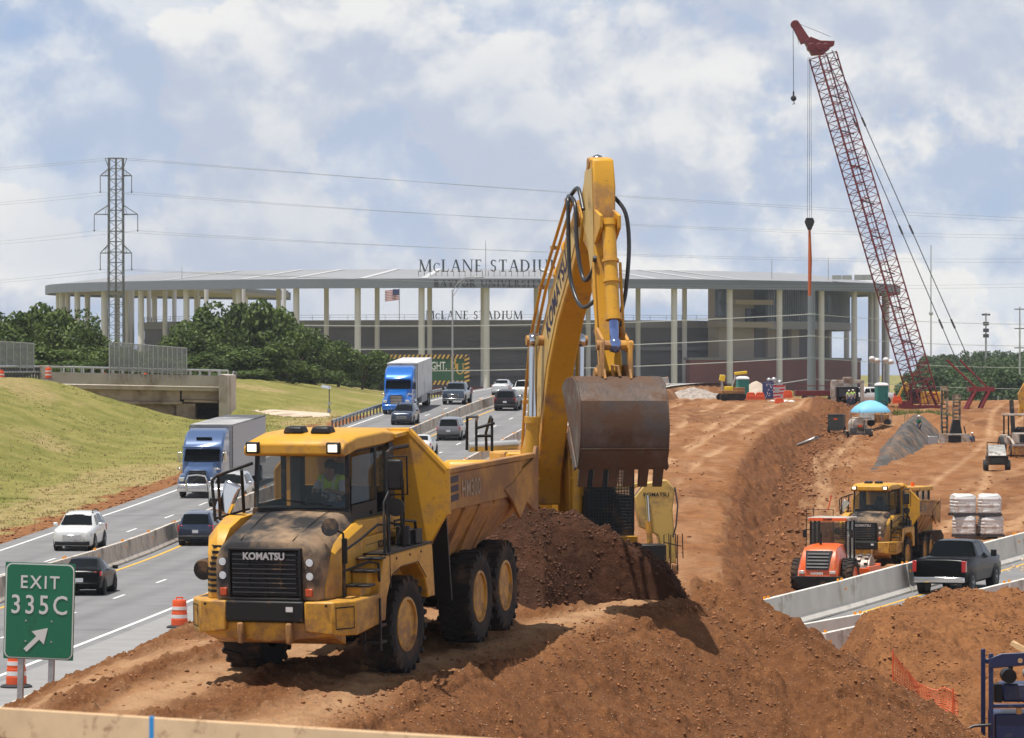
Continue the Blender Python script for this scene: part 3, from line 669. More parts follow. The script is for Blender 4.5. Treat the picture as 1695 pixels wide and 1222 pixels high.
def tree(x, y, z, h, w_, i, label, grp, cs=crowns, name='broadleaf_tree'):
    t = thing(name, label, 'tree', (x, y, z), random.random()*6.28, grp)
    for nm, me in (('crown', cs[i % len(cs)]), ('trunk', trunks[i % 2])):
        o = bpy.data.objects.new(nm, me); sc.collection.objects.link(o); o.parent = t
    t.scale = (w_, w_, h/1.62)
random.seed(8)
G1 = 'trees behind the bridge and below the stadium'
TL = [(-20, 545, 470, 60), (22, 528, 480, 62), (70, 508, 500, 75), (112, 522, 490, 60), (150, 545, 470, 52), (40, 572, 440, 60), (100, 576, 430, 62), (160, 580, 440, 50), (205, 582, 460, 42), (240, 588, 480, 40),
 (292, 562, 500, 46), (312, 545, 490, 50), (350, 518, 520, 62), (398, 515, 530, 60), (442, 502, 525, 66), (482, 545, 520, 48), (520, 558, 530, 50), (560, 572, 540, 46), (600, 582, 560, 42), (628, 590, 580, 36), (330, 590, 470, 55), (380, 578, 480, 60), (430, 570, 480, 60),
 (475, 600, 490, 52), (520, 608, 520, 50), (565, 612, 600, 40), (600, 622, 620, 36), (130, 600, 420, 50), (20, 590, 425, 50), (270, 596, 450, 45), (415, 612, 470, 46), (455, 622, 500, 46), (500, 630, 660, 55), (540, 637, 680, 50), (585, 640, 690, 45), (618, 646, 700, 40), (350, 612, 450, 46)]
for i, (px, py, d, w_) in enumerate(TL):
    x = XX(px, d); zb = gz(x, d)-.5; h = ZZ(py, d)-zb
    side = 'left of the lattice pylon' if px < 180 else 'at the pylon foot behind the mesh screen' if px < 275 else 'right of the pylon, behind the bridge end' if px < 420 else 'between the bridge end and the bright blue truck'
    sz = 'tallest' if h > 10 and py < 515 else 'tall' if h > 8.5 else 'mid-height' if h > 5.5 else 'low'
    row = 'front' if (py > 575) else 'back'
    tree(x, d, zb, h, w_*d/FPX*.98, i, '%s dense green tree, %s row, %s, near %s' % (sz, row, side, ['its left end', 'its middle', 'its right end'][i % 3]) if False else '%s green tree, %s row, %s' % (sz, row, side), G1)
for i in range(64):
    px = 1525+(i*37 % 200); d = 740+ (i*61 % 64)*11; x = XX(px, d); h = 6.5+3.5*random.random()+ (d-740)/560*4 + (px-1525)/200*1.5
    tree(x, d, -2.5+ (d-740)/300, h*.92, (5.5+random.random()*3.0), i, 'distant hazy tree on the wooded rise behind the red crane mast', 'distant trees at the right horizon', crowns_d)
# ---------------- lettering with serifs
def serif(mb, txt, x0, z0, H, depth, y=0, track=.10, xf=None):
    """flat-built roman capitals in the XZ plane; returns the width"""
    xf = xf or (lambda p: p)
    def ex(poly):
        n = len(poly); a = [xf((p[0], y, p[1])) for p in poly]; b = [xf((p[0], y+depth, p[1])) for p in poly]
        mb.add(a+b, [tuple(range(n)), tuple(range(n, 2*n))[::-1]]+[(i, n+i, n+(i+1) % n, (i+1) % n) for i in range(n)])
    T, t = .155, .07
    def ln(x, x1, y0_, y1_, w): return [(x-w/2, y0_), (x+w/2, y0_), (x1+w/2, y1_), (x1-w/2, y1_)]
    def sf(x, y_, w): return [(x-w/2, y_-.025), (x+w/2, y_-.025), (x+w/2, y_+.025), (x-w/2, y_+.025)]
    def arc(cx, cy, rx, ry, a0, a1, w, tt=t, n=10):
        out = []
        for i in range(n):
            q = []
            for a in (a0+(a1-a0)*i/n, a0+(a1-a0)*(i+1)/n):
                a = R(a); q.append(((cx+rx*math.cos(a), cy+ry*math.sin(a)), (cx+(rx-w)*math.cos(a), cy+(ry-tt)*math.sin(a))))
            out.append([q[0][0], q[1][0], q[1][1], q[0][1]])
        return out
    G = {
     'M': (1.05, [ln(.12, .16, 0, 1, t), ln(.16, .50, 1, .02, T), ln(.54, .86, .02, 1, t), ln(.90, .93, 1, 0, T), sf(.12, .02, .26), sf(.93, .02, .32), sf(.13, .98, .22), sf(.94, .98, .2)]),
     'L': (.64, [ln(.15, .15, 0, 1, T), ln(.35, .35, 0, .07, .42), ln(.54, .57, .05, .25, .05), sf(.15, .98, .32), sf(.12, .02, .26)]),
     'A': (.80, [ln(.10, .40, 0, 1, t), ln(.42, .70, 1, 0, T), ln(.38, .38, .32, .38, .36), sf(.10, .02, .24), sf(.70, .02, .3)]),
     'N': (.92, [ln(.14, .14, 0, 1, t), ln(.15, .76, 1, 0, T), ln(.78, .78, 0, 1, t), sf(.14, .02, .26), sf(.12, .98, .26), sf(.78, .98, .26)]),
     'E': (.64, [ln(.15, .15, 0, 1, T), ln(.33, .33, 0, .07, .4), ln(.33, .33, .93, 1, .38), ln(.30, .30, .47, .53, .3), ln(.50, .53, .05, .22, .05), ln(.5, .5, .80, .95, .05), sf(.12, .02, .26), sf(.12, .98, .26)]),
     'S': (.58, arc(.28, .74, .22, .26, 30, 255, .13)+arc(.28, .27, .22, .27, -150, 75, .13)+[ln(.16, .40, .56, .44, .2), ln(.47, .47, .78, .93, .04), ln(.08, .08, .06, .22, .04)]),
     'T': (.72, [ln(.36, .36, 0, 1, T), ln(.36, .36, .93, 1, .62), ln(.07, .07, .78, .95, .05), ln(.65, .65, .78, .95, .05), sf(.36, .02, .32)]),
     'D': (.86, [ln(.15, .15, 0, 1, T)]+arc(.30, .5, .48, .5, -90, 90, T, t)+[ln(.2, .2, 0, .07, .25), ln(.2, .2, .93, 1, .25), sf(.12, .02, .26), sf(.12, .98, .26)]),
     'I': (.36, [ln(.18, .18, 0, 1, T), sf(.18, .02, .32), sf(.18, .98, .32)]),
     'U': (.84, [ln(.16, .16, .35, 1, T), ln(.70, .70, .35, 1, t)]+arc(.42, .36, .335, .36, 180, 360, .12, .1)+[sf(.16, .98, .32), sf(.70, .98, .26)]),
     'B': (.68, [ln(.15, .15, 0, 1, T)]+arc(.28, .75, .26, .25, -90, 90, .14)+arc(.30, .26, .30, .28, -90, 90, .15)+[ln(.2, .2, 0, .07, .24), ln(.2, .2, .93, 1, .24), ln(.2, .2, .48, .54, .24), sf(.10, .02, .22), sf(.10, .98, .22)]),
     'Y': (.80, [ln(.38, .38, 0, .5, T), ln(.38, .12, .45, 1, T), ln(.40, .68, .45, 1, t), sf(.38, .02, .3), sf(.12, .98, .28), sf(.68, .98, .24)]),
     'O': (.90, arc(.45, .5, .42, .52, 0, 360, T, t, 20)),
     'R': (.76, [ln(.15, .15, 0, 1, T)]+arc(.28, .74, .26, .26, -90, 90, .14)+[ln(.2, .2, .93, 1, .24), ln(.2, .2, .46, .53, .24), ln(.34, .64, .48, 0, T), sf(.15, .02, .3), sf(.10, .98, .22), sf(.67, .02, .2)]),
     'V': (.80, [ln(.12, .42, 1, 0, T), ln(.42, .70, 0, 1, t), sf(.12, .98, .3), sf(.70, .98, .24)]),
     'C': (.80, arc(.44, .5, .40, .52, 42, 318, T, t, 18)+[ln(.74, .74, .72, .95, .05)]),
     ' ': (.38, [])}
    x = x0
    for ch in txt:
        h = H
        if ch == 'c': g = G['C']; h = H*.72
        else: g = G[ch]
        for poly in g[1]: ex([(x+p[0]*h, z0+p[1]*h) for p in poly])
        x += g[0]*h+track*H
    return x-x0
def serif_w(txt, H, track=.10):
    w_ = {'M': 1.05, 'L': .64, 'A': .8, 'N': .92, 'E': .64, 'S': .58, 'T': .72, 'D': .86, 'I': .36, 'U': .84, 'B': .68, 'Y': .8, 'O': .9, 'R': .76, 'V': .8, ' ': .38}
    return sum((.8*.72 if c == 'c' else w_[c])*H+track*H for c in txt)
# ---------------- stadium
M_sroof = mat('pale_roof_membrane', (.27, .275, .29), .7, var=.06, vscale=.08)
M_sfas = mat('grey_fascia', (.17, .185, .22), .6, var=.04, vscale=.05)
M_ssof = mat('tan_soffit', (.36, .31, .25), .8)
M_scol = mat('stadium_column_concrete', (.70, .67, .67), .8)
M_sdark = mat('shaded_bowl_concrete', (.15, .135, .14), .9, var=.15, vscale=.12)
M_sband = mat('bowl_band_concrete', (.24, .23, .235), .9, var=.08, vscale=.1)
M_brick = mat('maroon_brick', (.22, .068, .055), .9, var=.12, vscale=.15)
M_sglass = mat('blue_grey_glazing', (.07, .10, .13), .12, spec=.8, wave=('X', 1.6, .5))
M_beige = mat('beige_panel', (.40, .33, .26), .8)
CX, CY = XX(783, 1290), 1290.0
st = thing('stadium', 'huge oval stadium with a grey ring roof on tall pale columns', 'stadium', (CX, CY, 0))
def ring(name, a0, b0, a1, b1, z00, z01, z10, z11, f0, f1, m, n=90, taper=None):
    """closed band: outer ellipse a0,b0 from z00 to z01; inner ellipse a1,b1 from z10 to z11"""
    b = MB(); rings = []
    for i in range(n+1):
        f = f0+(f1-f0)*i/n; k = taper(f) if taper else 1; c, s = math.cos(R(f)), math.sin(R(f))
        ai = a0+(a1-a0)*k; bi = b0+(b1-b0)*k; zi0 = z00+(z10-z00)*k; zi1 = z01+(z11-z01)*k
        rings.append([(a0*c, b0*s, z00), (a0*c, b0*s, z01), (ai*c, bi*s, zi1), (ai*c, bi*s, zi0)])
    b.loft(rings); return b.build(name, m, st, smooth=20)
tp = lambda f: max(.12, min(1, (f+242)/34, (42-f)/25))
ring('roof', 129.4, 109.4, 103, 84, 33.2, 34.3, 36.4, 37.5, -241, 40, M_sroof, 110, tp)
ring('soffit', 129, 109, 103.5, 84.5, 32.3, 33.1, 34.6, 36.3, -241, 40, M_ssof, 110, tp)
ring('fascia', 130, 110, 129.2, 109.2, 31.6, 34.15, 31.6, 34.15, -242, 41, M_sfas, 120)
def on(a, b_, f, z): return (a*math.cos(R(f)), b_*math.sin(R(f)), z)
# white walkways lying on the roof
for px, lean in ((265, 30), (400, 26), (480, 30), (600, 24), (702, 10), (930, -6), (1085, -34), (1165, -38), (1235, -48)):
    x = (px-783)/5.85; f = -90+math.degrees(math.asin(max(-1, min(1, x/129)))); df = lean/5.85/110*57.3*.9
    b = MB(); n_ = 5
    for i in range(n_):
        q = []
        for g, w_ in ((i/n_, 0), ((i+1)/n_, 0), ((i+1)/n_, .9), (i/n_, .9)):
            a_ = 129-26*g; bb = 109-25*g; q.append(on(a_, bb, f+df*g+w_, 34.45+3.2*g))
        b.quad(*q)
    b.build('roof_walkway', mat('roof_walkway_grey', (.50, .50, .51), .7), st)
# columns, stepped by arc length
def arcpts(a, b_, x_at, step, f0, f1):
    fs = np.arange(-270, 60, .05); X = a*np.cos(np.radians(fs)); Y = b_*np.sin(np.radians(fs)); L = np.concatenate([[0], np.cumsum(np.hypot(np.diff(X), np.diff(Y)))])
    i0 = np.argmin(np.abs(X-x_at)+(np.abs(fs+90) > 60)*1e3); L0 = L[i0]; out = []
    for k in range(-30, 31):
        t = L0+k*step
        if L[0] < t < L[-1]:
            f = float(np.interp(t, L, fs))
            if f0 <= f <= f1: out.append(f)
    return out
for f in arcpts(126, 106, 4.7, 18.2, -240, 38):
    x, y, _ = on(126, 106, f, 0); b = MB(); b.cyl((x, y, 0), (x, y, 32.6), .92, .86, 14); b.build('column', M_scol, st)
for f in arcpts(106, 87, -11.5, 15.2, -240, 38):
    x, y, _ = on(106, 87, f, 0); b = MB(); b.cyl((x, y, 0), (x, y, 35), .72, .72, 10); b.build('column', M_scol, st)
# bowl
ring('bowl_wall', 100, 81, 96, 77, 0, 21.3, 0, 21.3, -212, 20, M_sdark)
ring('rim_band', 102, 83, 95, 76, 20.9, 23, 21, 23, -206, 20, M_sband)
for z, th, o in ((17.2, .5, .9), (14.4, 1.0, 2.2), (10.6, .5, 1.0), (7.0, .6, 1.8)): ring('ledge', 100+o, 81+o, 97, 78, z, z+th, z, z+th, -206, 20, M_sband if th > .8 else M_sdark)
b = MB()
for f in np.arange(-200, -20, 3.2):
    p = on(101, 82, f, 23); q = on(101, 82, f+3.2, 23); b.tube([p, (p[0], p[1], 24.5)], .07, 4); b.tube([(p[0], p[1], 24.5), (q[0], q[1], 24.5)], .06, 4); b.tube([(p[0], p[1], 23.8), (q[0], q[1], 23.8)], .05, 4)
b.build('rim_railing', M_dsteel, st, smooth=0)
ring('brick_wall', 118, 99, 116, 97, 0, 11.6, 0, 11.6, -58, 30, M_brick, 60)
ring('coping', 118.3, 99.3, 115.8, 96.8, 11.6, 12.3, 11.6, 12.3, -58.3, 30.3, M_sband, 60)
ring('brick_wall', 112, 93, 110, 91, 0, 4, 0, 4, -130, -58, M_brick, 40)
# club tower under the right of the roof
f_of = lambda px, a=114: -90+math.degrees(math.asin(min(1, (px-783)/5.72/a)))
ring('glass_wall', 114, 95, 106, 87, 22.9, 32.6, 22.9, 34, f_of(1272), 12, M_sglass, 40)
ring('floor_band', 115, 96, 106, 87, 20.6, 22.9, 20.6, 22.9, f_of(1272), 14, mat('grey_panel', (.30, .29, .31), .7), 40)
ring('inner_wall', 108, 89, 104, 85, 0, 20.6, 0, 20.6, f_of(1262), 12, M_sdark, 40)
ring('beige_wall', 110.5, 91.5, 106, 87, 0, 33, 0, 33, f_of(1205), f_of(1268), M_beige, 10)
for i, (z0, z1, pa, pb) in enumerate(((27.6, 29, 1212, 1276), (21, 22.6, 1195, 1276))): ring('balcony', 116, 97, 108, 89, z0, z1, z0, z1, f_of(pa), f_of(pb), M_beige, 12)
ring('tower_glazing', 112, 93, 110.6, 91.6, 24, 33, 24, 33, f_of(1198), f_of(1216), M_sglass, 4)
for px in (1252, 1262): ring('window', 111.2, 92.2, 110.6, 91.6, 22.8, 26.5, 22.8, 26.5, f_of(px), f_of(px+7), M_glassd, 3)
for px in (1300, 1345, 1395, 1425): ring('beige_wall', 109.2, 90.2, 108.1, 89.1, 12, 20.6, 12, 20.6, f_of(px), f_of(px+15), M_beige, 3)
b = MB()
for f in np.arange(f_of(1274), 12, .62):
    p = on(114.6, 95.6, f, 0); b.cyl((p[0], p[1], 23), (p[0], p[1], 32.4), .16, n=4)
b.build('glazing_fins', M_sfas, st, smooth=0)
# roof top lettering and its supports
def curve(x): return -math.sqrt(max(0, 1-(x/124)**2))*104
sgn = MB(); W_ = serif_w('McLANE STADIUM', 3.15); X0 = (699-783)/5.86; sx = (938-699)/5.86/W_
serif(sgn, 'McLANE STADIUM', 0, 0, 3.15, .35, 0, xf=lambda p: (X0+p[0]*sx, curve(X0+p[0]*sx)+p[1], 36.3+p[2]*1.08)); sgn.build('lettering', mat('dark_sign_letters', (.035, .045, .05), .5), st, smooth=0)
b = MB()
for i in range(26):
    x = X0+i*(938-699)/5.86/25; b.cyl((x, curve(x)+.5, 34.2), (x, curve(x)+.5, 36.6), .07, n=4)
b.build('sign_support', M_dsteel, st, smooth=0)
def curve2(x): return -math.sqrt(max(0, 1-(x/130)**2))*110-.12
sgn = MB(); W_ = serif_w('BAYLOR UNIVERSITY', 1.9); X0b = (724-783)/5.93; sxb = (908-724)/5.93/W_
serif(sgn, 'BAYLOR UNIVERSITY', 0, 0, 1.9, .10, 0, xf=lambda p: (X0b+p[0]*sxb, curve2(X0b+p[0]*sxb)+p[1]-.1, 31.95+p[2])); sgn.build('lettering', mat('charcoal_letters', (.015, .016, .02), .6), st, smooth=0)
def curve3(x): return -math.sqrt(max(0, 1-(x/101)**2))*82
sgn = MB(); W_ = serif_w('McLANE STADIUM', 2.3); X0c = (709-783)/5.78; sxc = (870-709)/5.78/W_
serif(sgn, 'McLANE STADIUM', 0, 0, 2.3, .3, 0, xf=lambda p: (X0c+p[0]*sxc, curve3(X0c+p[0]*sxc)-.4+p[1], 23.2+p[2]*1.05)); sgn.build('lettering', MATS['dark_sign_letters'], st, smooth=0)
for px, h in ((303, 3), (809, 9.5), (1285, 5), (1387, 6)):
    x = (px-783)/5.8; b = MB(); b.cyl((x, curve(x), 34), (x, curve(x), 35.5+h), .14, .08, 5); b.build('lightning_mast', M_steel, st)
b = MB(); x = (1400-783)/5.6; 
for dx in (-4, -1, 2.5, 5): b.box((x+dx, -62, 35.6), (2.6, 3, 1.2+.3*(dx > 0)))
b.build('roof_unit', M_steel, st)
# flag
t = thing('flag_pole', 'small striped flag flying on a pole seen through the stadium', 'flag', at(661, 560, 1330)); k = 1330/FPX
b = MB(); b.cyl((0, 0, 0), (0, 0, 82*k), .14, n=6); b.build('pole', M_steel, t)
b = MB()
for i in range(13):
    b.m = i % 2
    for j in range(10):
        x0, x1 = -j*.45, -(j+1)*.45; w0, w1 = .35*math.sin(j*.9), .35*math.sin((j+1)*.9); z = 81*k-i*.26-.05*j
        b.quad((x1, w1, z-.26), (x0, w0, z-.26), (x0, w0, z), (x1, w1, z))
b.build('flag_cloth', [mat('flag_red', (.45, .03, .05), .8), mat('flag_white', (.75, .75, .75), .8)], t, smooth=0)
b = MB(); b.b2(-2.0, .02, -.5, -.42, 81*k-1.8, 81*k+.02); b.build('canton', mat('flag_navy', (.04, .05, .16), .8), t)
# green board with chevron edge
t = thing('scoreboard_billboard', 'green advertising board with yellow and black hazard border behind the blue truck', 'billboard', (XX(705, 930), 930, 0)); k = 930/FPX
zt = ZZ(591, 930); zb = ZZ(634, 930); hw_ = 69*k
b = MB(); b.b2(-hw_, hw_, 0, .6, zb, zt); b.build('board', mat('board_green', (.014, .085, .035), .6), t)
b = MB(); n_ = 38
for i in range(n_):
    b.m = i % 2; x = -hw_+2*hw_*i/n_; s_ = 2*hw_/n_
    for z in (zb-.4, zt-.4): b.quad((x, -.1, z), (x+s_, -.1, z), (x+s_+.5, -.1, z+.9), (x+.5, -.1, z+.9))
for i in range(12):
    b.m = i % 2; z = zb+(zt-zb)*i/12; s_ = (zt-zb)/12; b.quad((hw_-.7, -.13, z), (hw_+.4, -.13, z+.4), (hw_+.4, -.13, z+s_+.4), (hw_-.7, -.13, z+s_))
b.build('hazard_border', [mat('hazard_yellow', (.60, .36, .08), .7), mat('hazard_black', (.02, .02, .02), .7)], t, smooth=0)
b = MB(); vs, fs = text_geo('BRIGHT.', 2.5, .03, .02, sx=.62, align='RIGHT'); b.add([v+Vector((XX(740, 930)-XX(705, 930), -.05, ZZ(612, 930))) for v in vs], fs); b.build('lettering', M_white, t, smooth=0)
b = MB(); ux = XX(745, 930)-XX(705, 930)
serif(b, 'B', ux, ZZ(611, 930), 2.5, .05, -.1); serif(b, 'U', ux+1.2, ZZ(620, 930), 2.4, .05, -.2); b.build('letter_emblem', MATS['hazard_yellow'], t, smooth=0)
b = MB(); 
for x in (-hw_+1, 0, hw_-1): b.b2(x-.2, x+.2, .2, .5, 0, zb)
b.build('support', M_dsteel, t)
# highway lamp
t = thing('highway_lamp', 'tall single-arm highway lamp in front of the stadium letters', 'street lamp', at(749, 660, 470)); k = 470/FPX
b = MB(); b.cyl((0, 0, -1), (0, 0, 180*k), .13, .09, 8); b.build('pole', M_steel, t)
b = MB(); b.tube([(0, 0, 176*k), (8*k, 0, 191*k), (20*k, 0, 200*k), (38*k, 0, 201*k)], .05, 6); b.tube([(0, 0, 168*k), (12*k, 0, 186*k), (21*k, 0, 198*k)], .04, 6); b.build('arm', M_steel, t)
b = MB(); b.box((45*k, 0, 201*k), (1.0, .3, .16)); b.build('lamp_head', M_steel, t, bevel=.04)
# ---------------- pylon and lines
def lattice(b, A, B, wa, wb, n, r, u, v, rd=None):
    A = Vector(A); B = Vector(B); u = Vector(u).normalized(); v = Vector(v).normalized(); rd = rd or r*.6; pr = None
    for i in range(n+1):
        f = i/n; c = A.lerp(B, f); w_ = (wa+(wb-wa)*f)/2; q = [c+u*w_+v*w_, c-u*w_+v*w_, c-u*w_-v*w_, c+u*w_-v*w_]
        if pr:
            for k in range(4):
                b.cyl(pr[k], q[k], r, n=4, cap=False)
                j = (k+1) % 4
                b.cyl(pr[k], q[j], rd, n=3, cap=False) if i % 2 else b.cyl(pr[j], q[k], rd, n=3, cap=False)
                b.cyl(q[k], q[j], rd, n=3, cap=False)
        pr = q
DP = 700; k = DP/FPX
M_lat = mat('weathered_lattice_steel', (.16, .165, .165), .6, .4)
t = thing('lattice_pylon', 'lattice electricity pylon with three pairs of cross arms', 'pylon', (XX(192, DP), DP, 0))
b = MB(); lattice(b, (0, 0, -1), (0, 0, ZZ(262, DP)), 2.6, 2.3, 26, .10, (1, 0, 0), (0, 1, 0), .055)
b.cyl((0, 0, 0), (0, 0, ZZ(262, DP)), .16, n=6); b.build('tower_body', M_lat, t, smooth=0)
arms = [(291, 26, 279), (355, 36, 339), (419, 26, 404)]; tips = []
for yy, hw2, yt in arms:
    for s in (-1, 1):
        b = MB(); z = ZZ(yy, DP); zt = ZZ(yt, DP); e = s*hw2*k
        for y_ in (-1.1, 1.1):
            b.cyl((s*1.1, y_, z), (e, 0, z), .08, n=4); b.cyl((s*1.1, y_, zt), (e, 0, z), .06, n=4)
        b.cyl((s*1.8, 0, z), (s*1.6, 0, zt-.6), .04, n=4); b.build('cross_arm', M_lat, t, smooth=0)
        b = MB(); b.cyl((e, 0, z), (e, 0, z-26*k), .07, n=5); b.ball((e, 0, z-27*k), .16, 6); b.build('insulator', M_lat, t); tips.append((s, XX(192, DP)+e, z-27*k))
b = MB(); zt = ZZ(262, DP)
for s in (-1, 1): b.cyl((0, 0, zt), (s*1.8, 0, zt), .07, n=4); b.cyl((s*1.8, 0, zt), (s*1.1, 0, zt-2), .06, n=4)
b.build('top_arm', M_lat, t, smooth=0)
M_wire = mat('power_cable', (.42, .43, .46), .5, .3)
def wire(label, a, c, sag, r=.026, m=None, grp='power lines from the pylon', n=28, name='power_line'):
    a = Vector(a); c = Vector(c); b = MB(); b.tube([a.lerp(c, i/n)-Vector((0, 0, sag*4*(i/n)*(1-i/n))) for i in range(n+1)], r, 4)
    return tag(b.build(name, m or M_wire), label, 'power line', grp)
sd_ = {1: 'right', -1: 'left'}; lv = ['upper', 'middle', 'lower']
for i, (s, x, z) in enumerate(tips):
    dd = s*.3
    yr = [392, 430, 470][i//2]+(4 if s > 0 else -2)
    wire('thin %s power line from the pylon towards the crane, hung from its %s arm' % (lv[i//2], sd_[s]), (x, DP, z), at(1780, yr, 900), 1.6)
    yl = [337, 402, 466][i//2]+(4 if s > 0 else 0)
    wire('thin %s power line leaving the picture left, from the pylon\'s %s arm' % (lv[i//2], sd_[s]), (x, DP, z), at(-120, yl+6, 760), .3)
for s in (-1, 1):
    wire('faint topmost earth wire running right from the %s tip of the pylon head' % sd_[s], (XX(192, DP)+s*1.8, DP, zt), at(1780, 368+s*3, 900), .8, .03)
    wire('faint topmost earth wire running left from the %s tip of the pylon head' % sd_[s], (XX(192, DP)+s*1.8, DP, zt), at(-120, 288+s*2, 760), .2, .03)
# steel pole with the pale lines in front of the stadium
t = thing('steel_utility_pole', 'thick grey steel utility pole standing in front of the brick wall', 'utility pole', (XX(1343, 640), 640, 0)); k = 640/FPX
b = MB(); b.cyl((0, 0, 0), (0, 0, ZZ(470, 640)), .72, .52, 14); b.build('pole', mat('blue_grey_steel', (.20, .22, .25), .5, .3), t)
M_rope = mat('bright_cable', (.62, .62, .62), .5)
for i, (yl, yr, l) in enumerate(((538, 520, 'topmost'), (577, 556, 'second from top'), (612, 592, 'third from top'), (650, 627, 'lowest'))):
    b = MB()
    for z_, r_ in ((0, .5),): b.cyl((0, 0, ZZ(yr, 640)-.15), (0, 0, ZZ(yr, 640)+.15), .62, n=12)
    b.build('cable_clamp', M_steel, t)
    xa = 330 if i < 3 else 950
    wire('%s pale overhead cable in front of the stadium, left of the steel pole' % l, at(xa, yl-3+i, 640), at(1343, yr, 640), 1.0, .085, M_rope, 'pale cables in front of the stadium')
    wire('%s pale overhead cable, right of the steel pole' % l, at(1343, yr, 640), at(1800, yr+16, 700), .6, .05, M_rope, 'pale cables in front of the stadium')
# masts at the right
def mast(name, label, cat, px, yt, yb, d, r):
    t = thing(name, label, cat, (XX(px, d), d, 0)); b = MB(); b.cyl((0, 0, ZZ(yb, d)), (0, 0, ZZ(yt, d)), r, r*.6, 6); b.build('mast', M_steel, t); return t, d/FPX
t, k = mast('radio_mast', 'very thin red and white radio mast right of the crane boom', 'radio mast', 1541, 406, 590, 1500, .28)
b = MB(); b.ball((0, 0, ZZ(519, 1500)), .8, 6); b.build('beacon', M_steel, t)
t, k = mast('cell_tower', 'cell tower with stacked antenna rings above the distant trees', 'cell tower', 1632, 518, 600, 1300, .35)
for yy, rr in ((521, 6), (536, 4), (547, 4), (556, 4)):
    b = MB()
    for i in range(9): a = i*.7; b.box((math.cos(a)*rr*k, math.sin(a)*rr*k, ZZ(yy, 1300)), (.3, .3, 6*k if yy > 525 else 3.2*k)); b.cyl((0, 0, ZZ(yy, 1300)), (math.cos(a)*rr*k, math.sin(a)*rr*k, ZZ(yy, 1300)), .1, n=3)
    b.build('antenna_ring', M_dsteel, t, smooth=0)
for px, yt, yb, d, l in ((1688, 508, 600, 620, 'utility pole with cross arms cut by the right edge of the photo'), (1652, 655, 690, 700, 'small dark utility pole in front of the distant trees')):
    t, k = mast('utility_pole', l, 'utility pole', px, yt, yb+20, d, .16)
    b = MB(); 
    for q in range(3 if px > 1680 else 1): b.box((.5, 0, ZZ(yt+4+q*32, d)), (2.6, .12, .14)); b.ball((1.6, 0, ZZ(yt+2+q*32, d)), .15, 6)
    b.build('cross_arm', M_dsteel, t)
# ---------------- crane
DC = 430; k = DC/FPX; M_cr = mat('crane_red', (.20, .022, .026), .5, var=.12, vscale=1); M_crd = mat('crane_dark_red', (.14, .016, .02), .5)
cr = thing('crawler_crane', 'tall red lattice boom crane leaning left over the site', 'crane', (0, 0, 0))
A = at(1531, 672, DC); B = at(1362, 92, DC); ax = (B-A).normalized(); pe = Vector((ax.z, 0, -ax.x)); dy = Vector((0, 1, 0))
u = (pe*math.cos(R(24))+dy*math.sin(R(24))); v = ax.cross(u)
b = MB(); lattice(b, A, B, 2.2, 2.1, 44, .078, u, v, .038); b.build('boom', M_cr, cr, smooth=0)
b = MB(); 
for q in (-.35, .1, .5): b.cyl(A+u*q, B+u*q, .03, n=4)
for i in range(9): c = A.lerp(B, .08+.1*i); b.box(c+u*.2, (1.5, .3, .12), (0, 15, 0))
b.build('boom_walkway', M_dsteel, cr, smooth=0)
b = MB(); b.hexa([A-u*1.7-v*1.0+ax*-.6, A+u*1.6-v*1.0+ax*-.6, A+u*1.6+v*1.0+ax*-.6, A-u*1.7+v*1.0+ax*-.6, A-u*1.2-v*1.1+ax*1.4, A+u*1.2-v*1.1+ax*1.4, A+u*1.2+v*1.1+ax*1.4, A-u*1.2+v*1.1+ax*1.4]) if False else None
for q in (-1, 1): b.tube([A+u*q*1.5+Vector((0, 0, -.5)), A+u*q*.9+ax*2.5], .16, 6)
b.box(A+Vector((-.4, 0, -.1)), (4.2, 2.2, .35)); b.box(A+Vector((-2.0, 0, .1)), (1.2, 2, .8)); b.build('boom_foot', M_crd, cr)
b = MB(); H0 = at(1352, 82, DC)
b.prism([(H0.x-1.3, H0.z+.8), (H0.x-.7, H0.z+1.25), (H0.x+.3, H0.z+.85), (H0.x+1.75, H0.z+.80), (H0.x+1.7, H0.z+.35), (H0.x+.95, H0.z+.1), (H0.x+.75, H0.z-.5), (H0.x-.5, H0.z-.6), (H0.x-.9, H0.z+.1)], DC-1.0, DC+1.0, 'y')
J = at(1316, 41, DC); b.hexa([(H0.x-1.6, DC-.5, H0.z+.5), (H0.x-.6, DC-.5, H0.z+.9), (H0.x-.6, DC+.5, H0.z+.9), (H0.x-1.6, DC+.5, H0.z+.5), (J.x-.35, DC-.3, J.z-.1), (J.x+.25, DC-.3, J.z+.45), (J.x+.25, DC+.3, J.z+.45), (J.x-.35, DC+.3, J.z-.1)])
b.cyl((J.x, DC-.35, J.z), (J.x, DC+.35, J.z), .45, n=14)
for dx in (-.6, .2, .9): b.cyl((H0.x+dx, DC-1.05, H0.z+.2), (H0.x+dx, DC+1.05, H0.z+.2), .4, n=14)
b.build('boom_head', M_crd, cr, bevel=.05)
b = MB(); b.tube([(J.x-.1, DC, J.z+.3), (H0.x+1.4, DC, H0.z+1.3)], .03, 4); b.tube([(J.x+.1, DC, J.z), (J.x+.35, DC, J.z-2)], .025, 4); b.build('jib_stay', M_dsteel, cr)
b = MB(); xh = XX(1340, DC)
for q in (-.24, 0, .22): b.cyl((xh+q*.7, DC+q, ZZ(95, DC)), (xh+q, DC+q, ZZ(362, DC)), .02, n=5)
b.build('hoist_cable', M_black, cr)
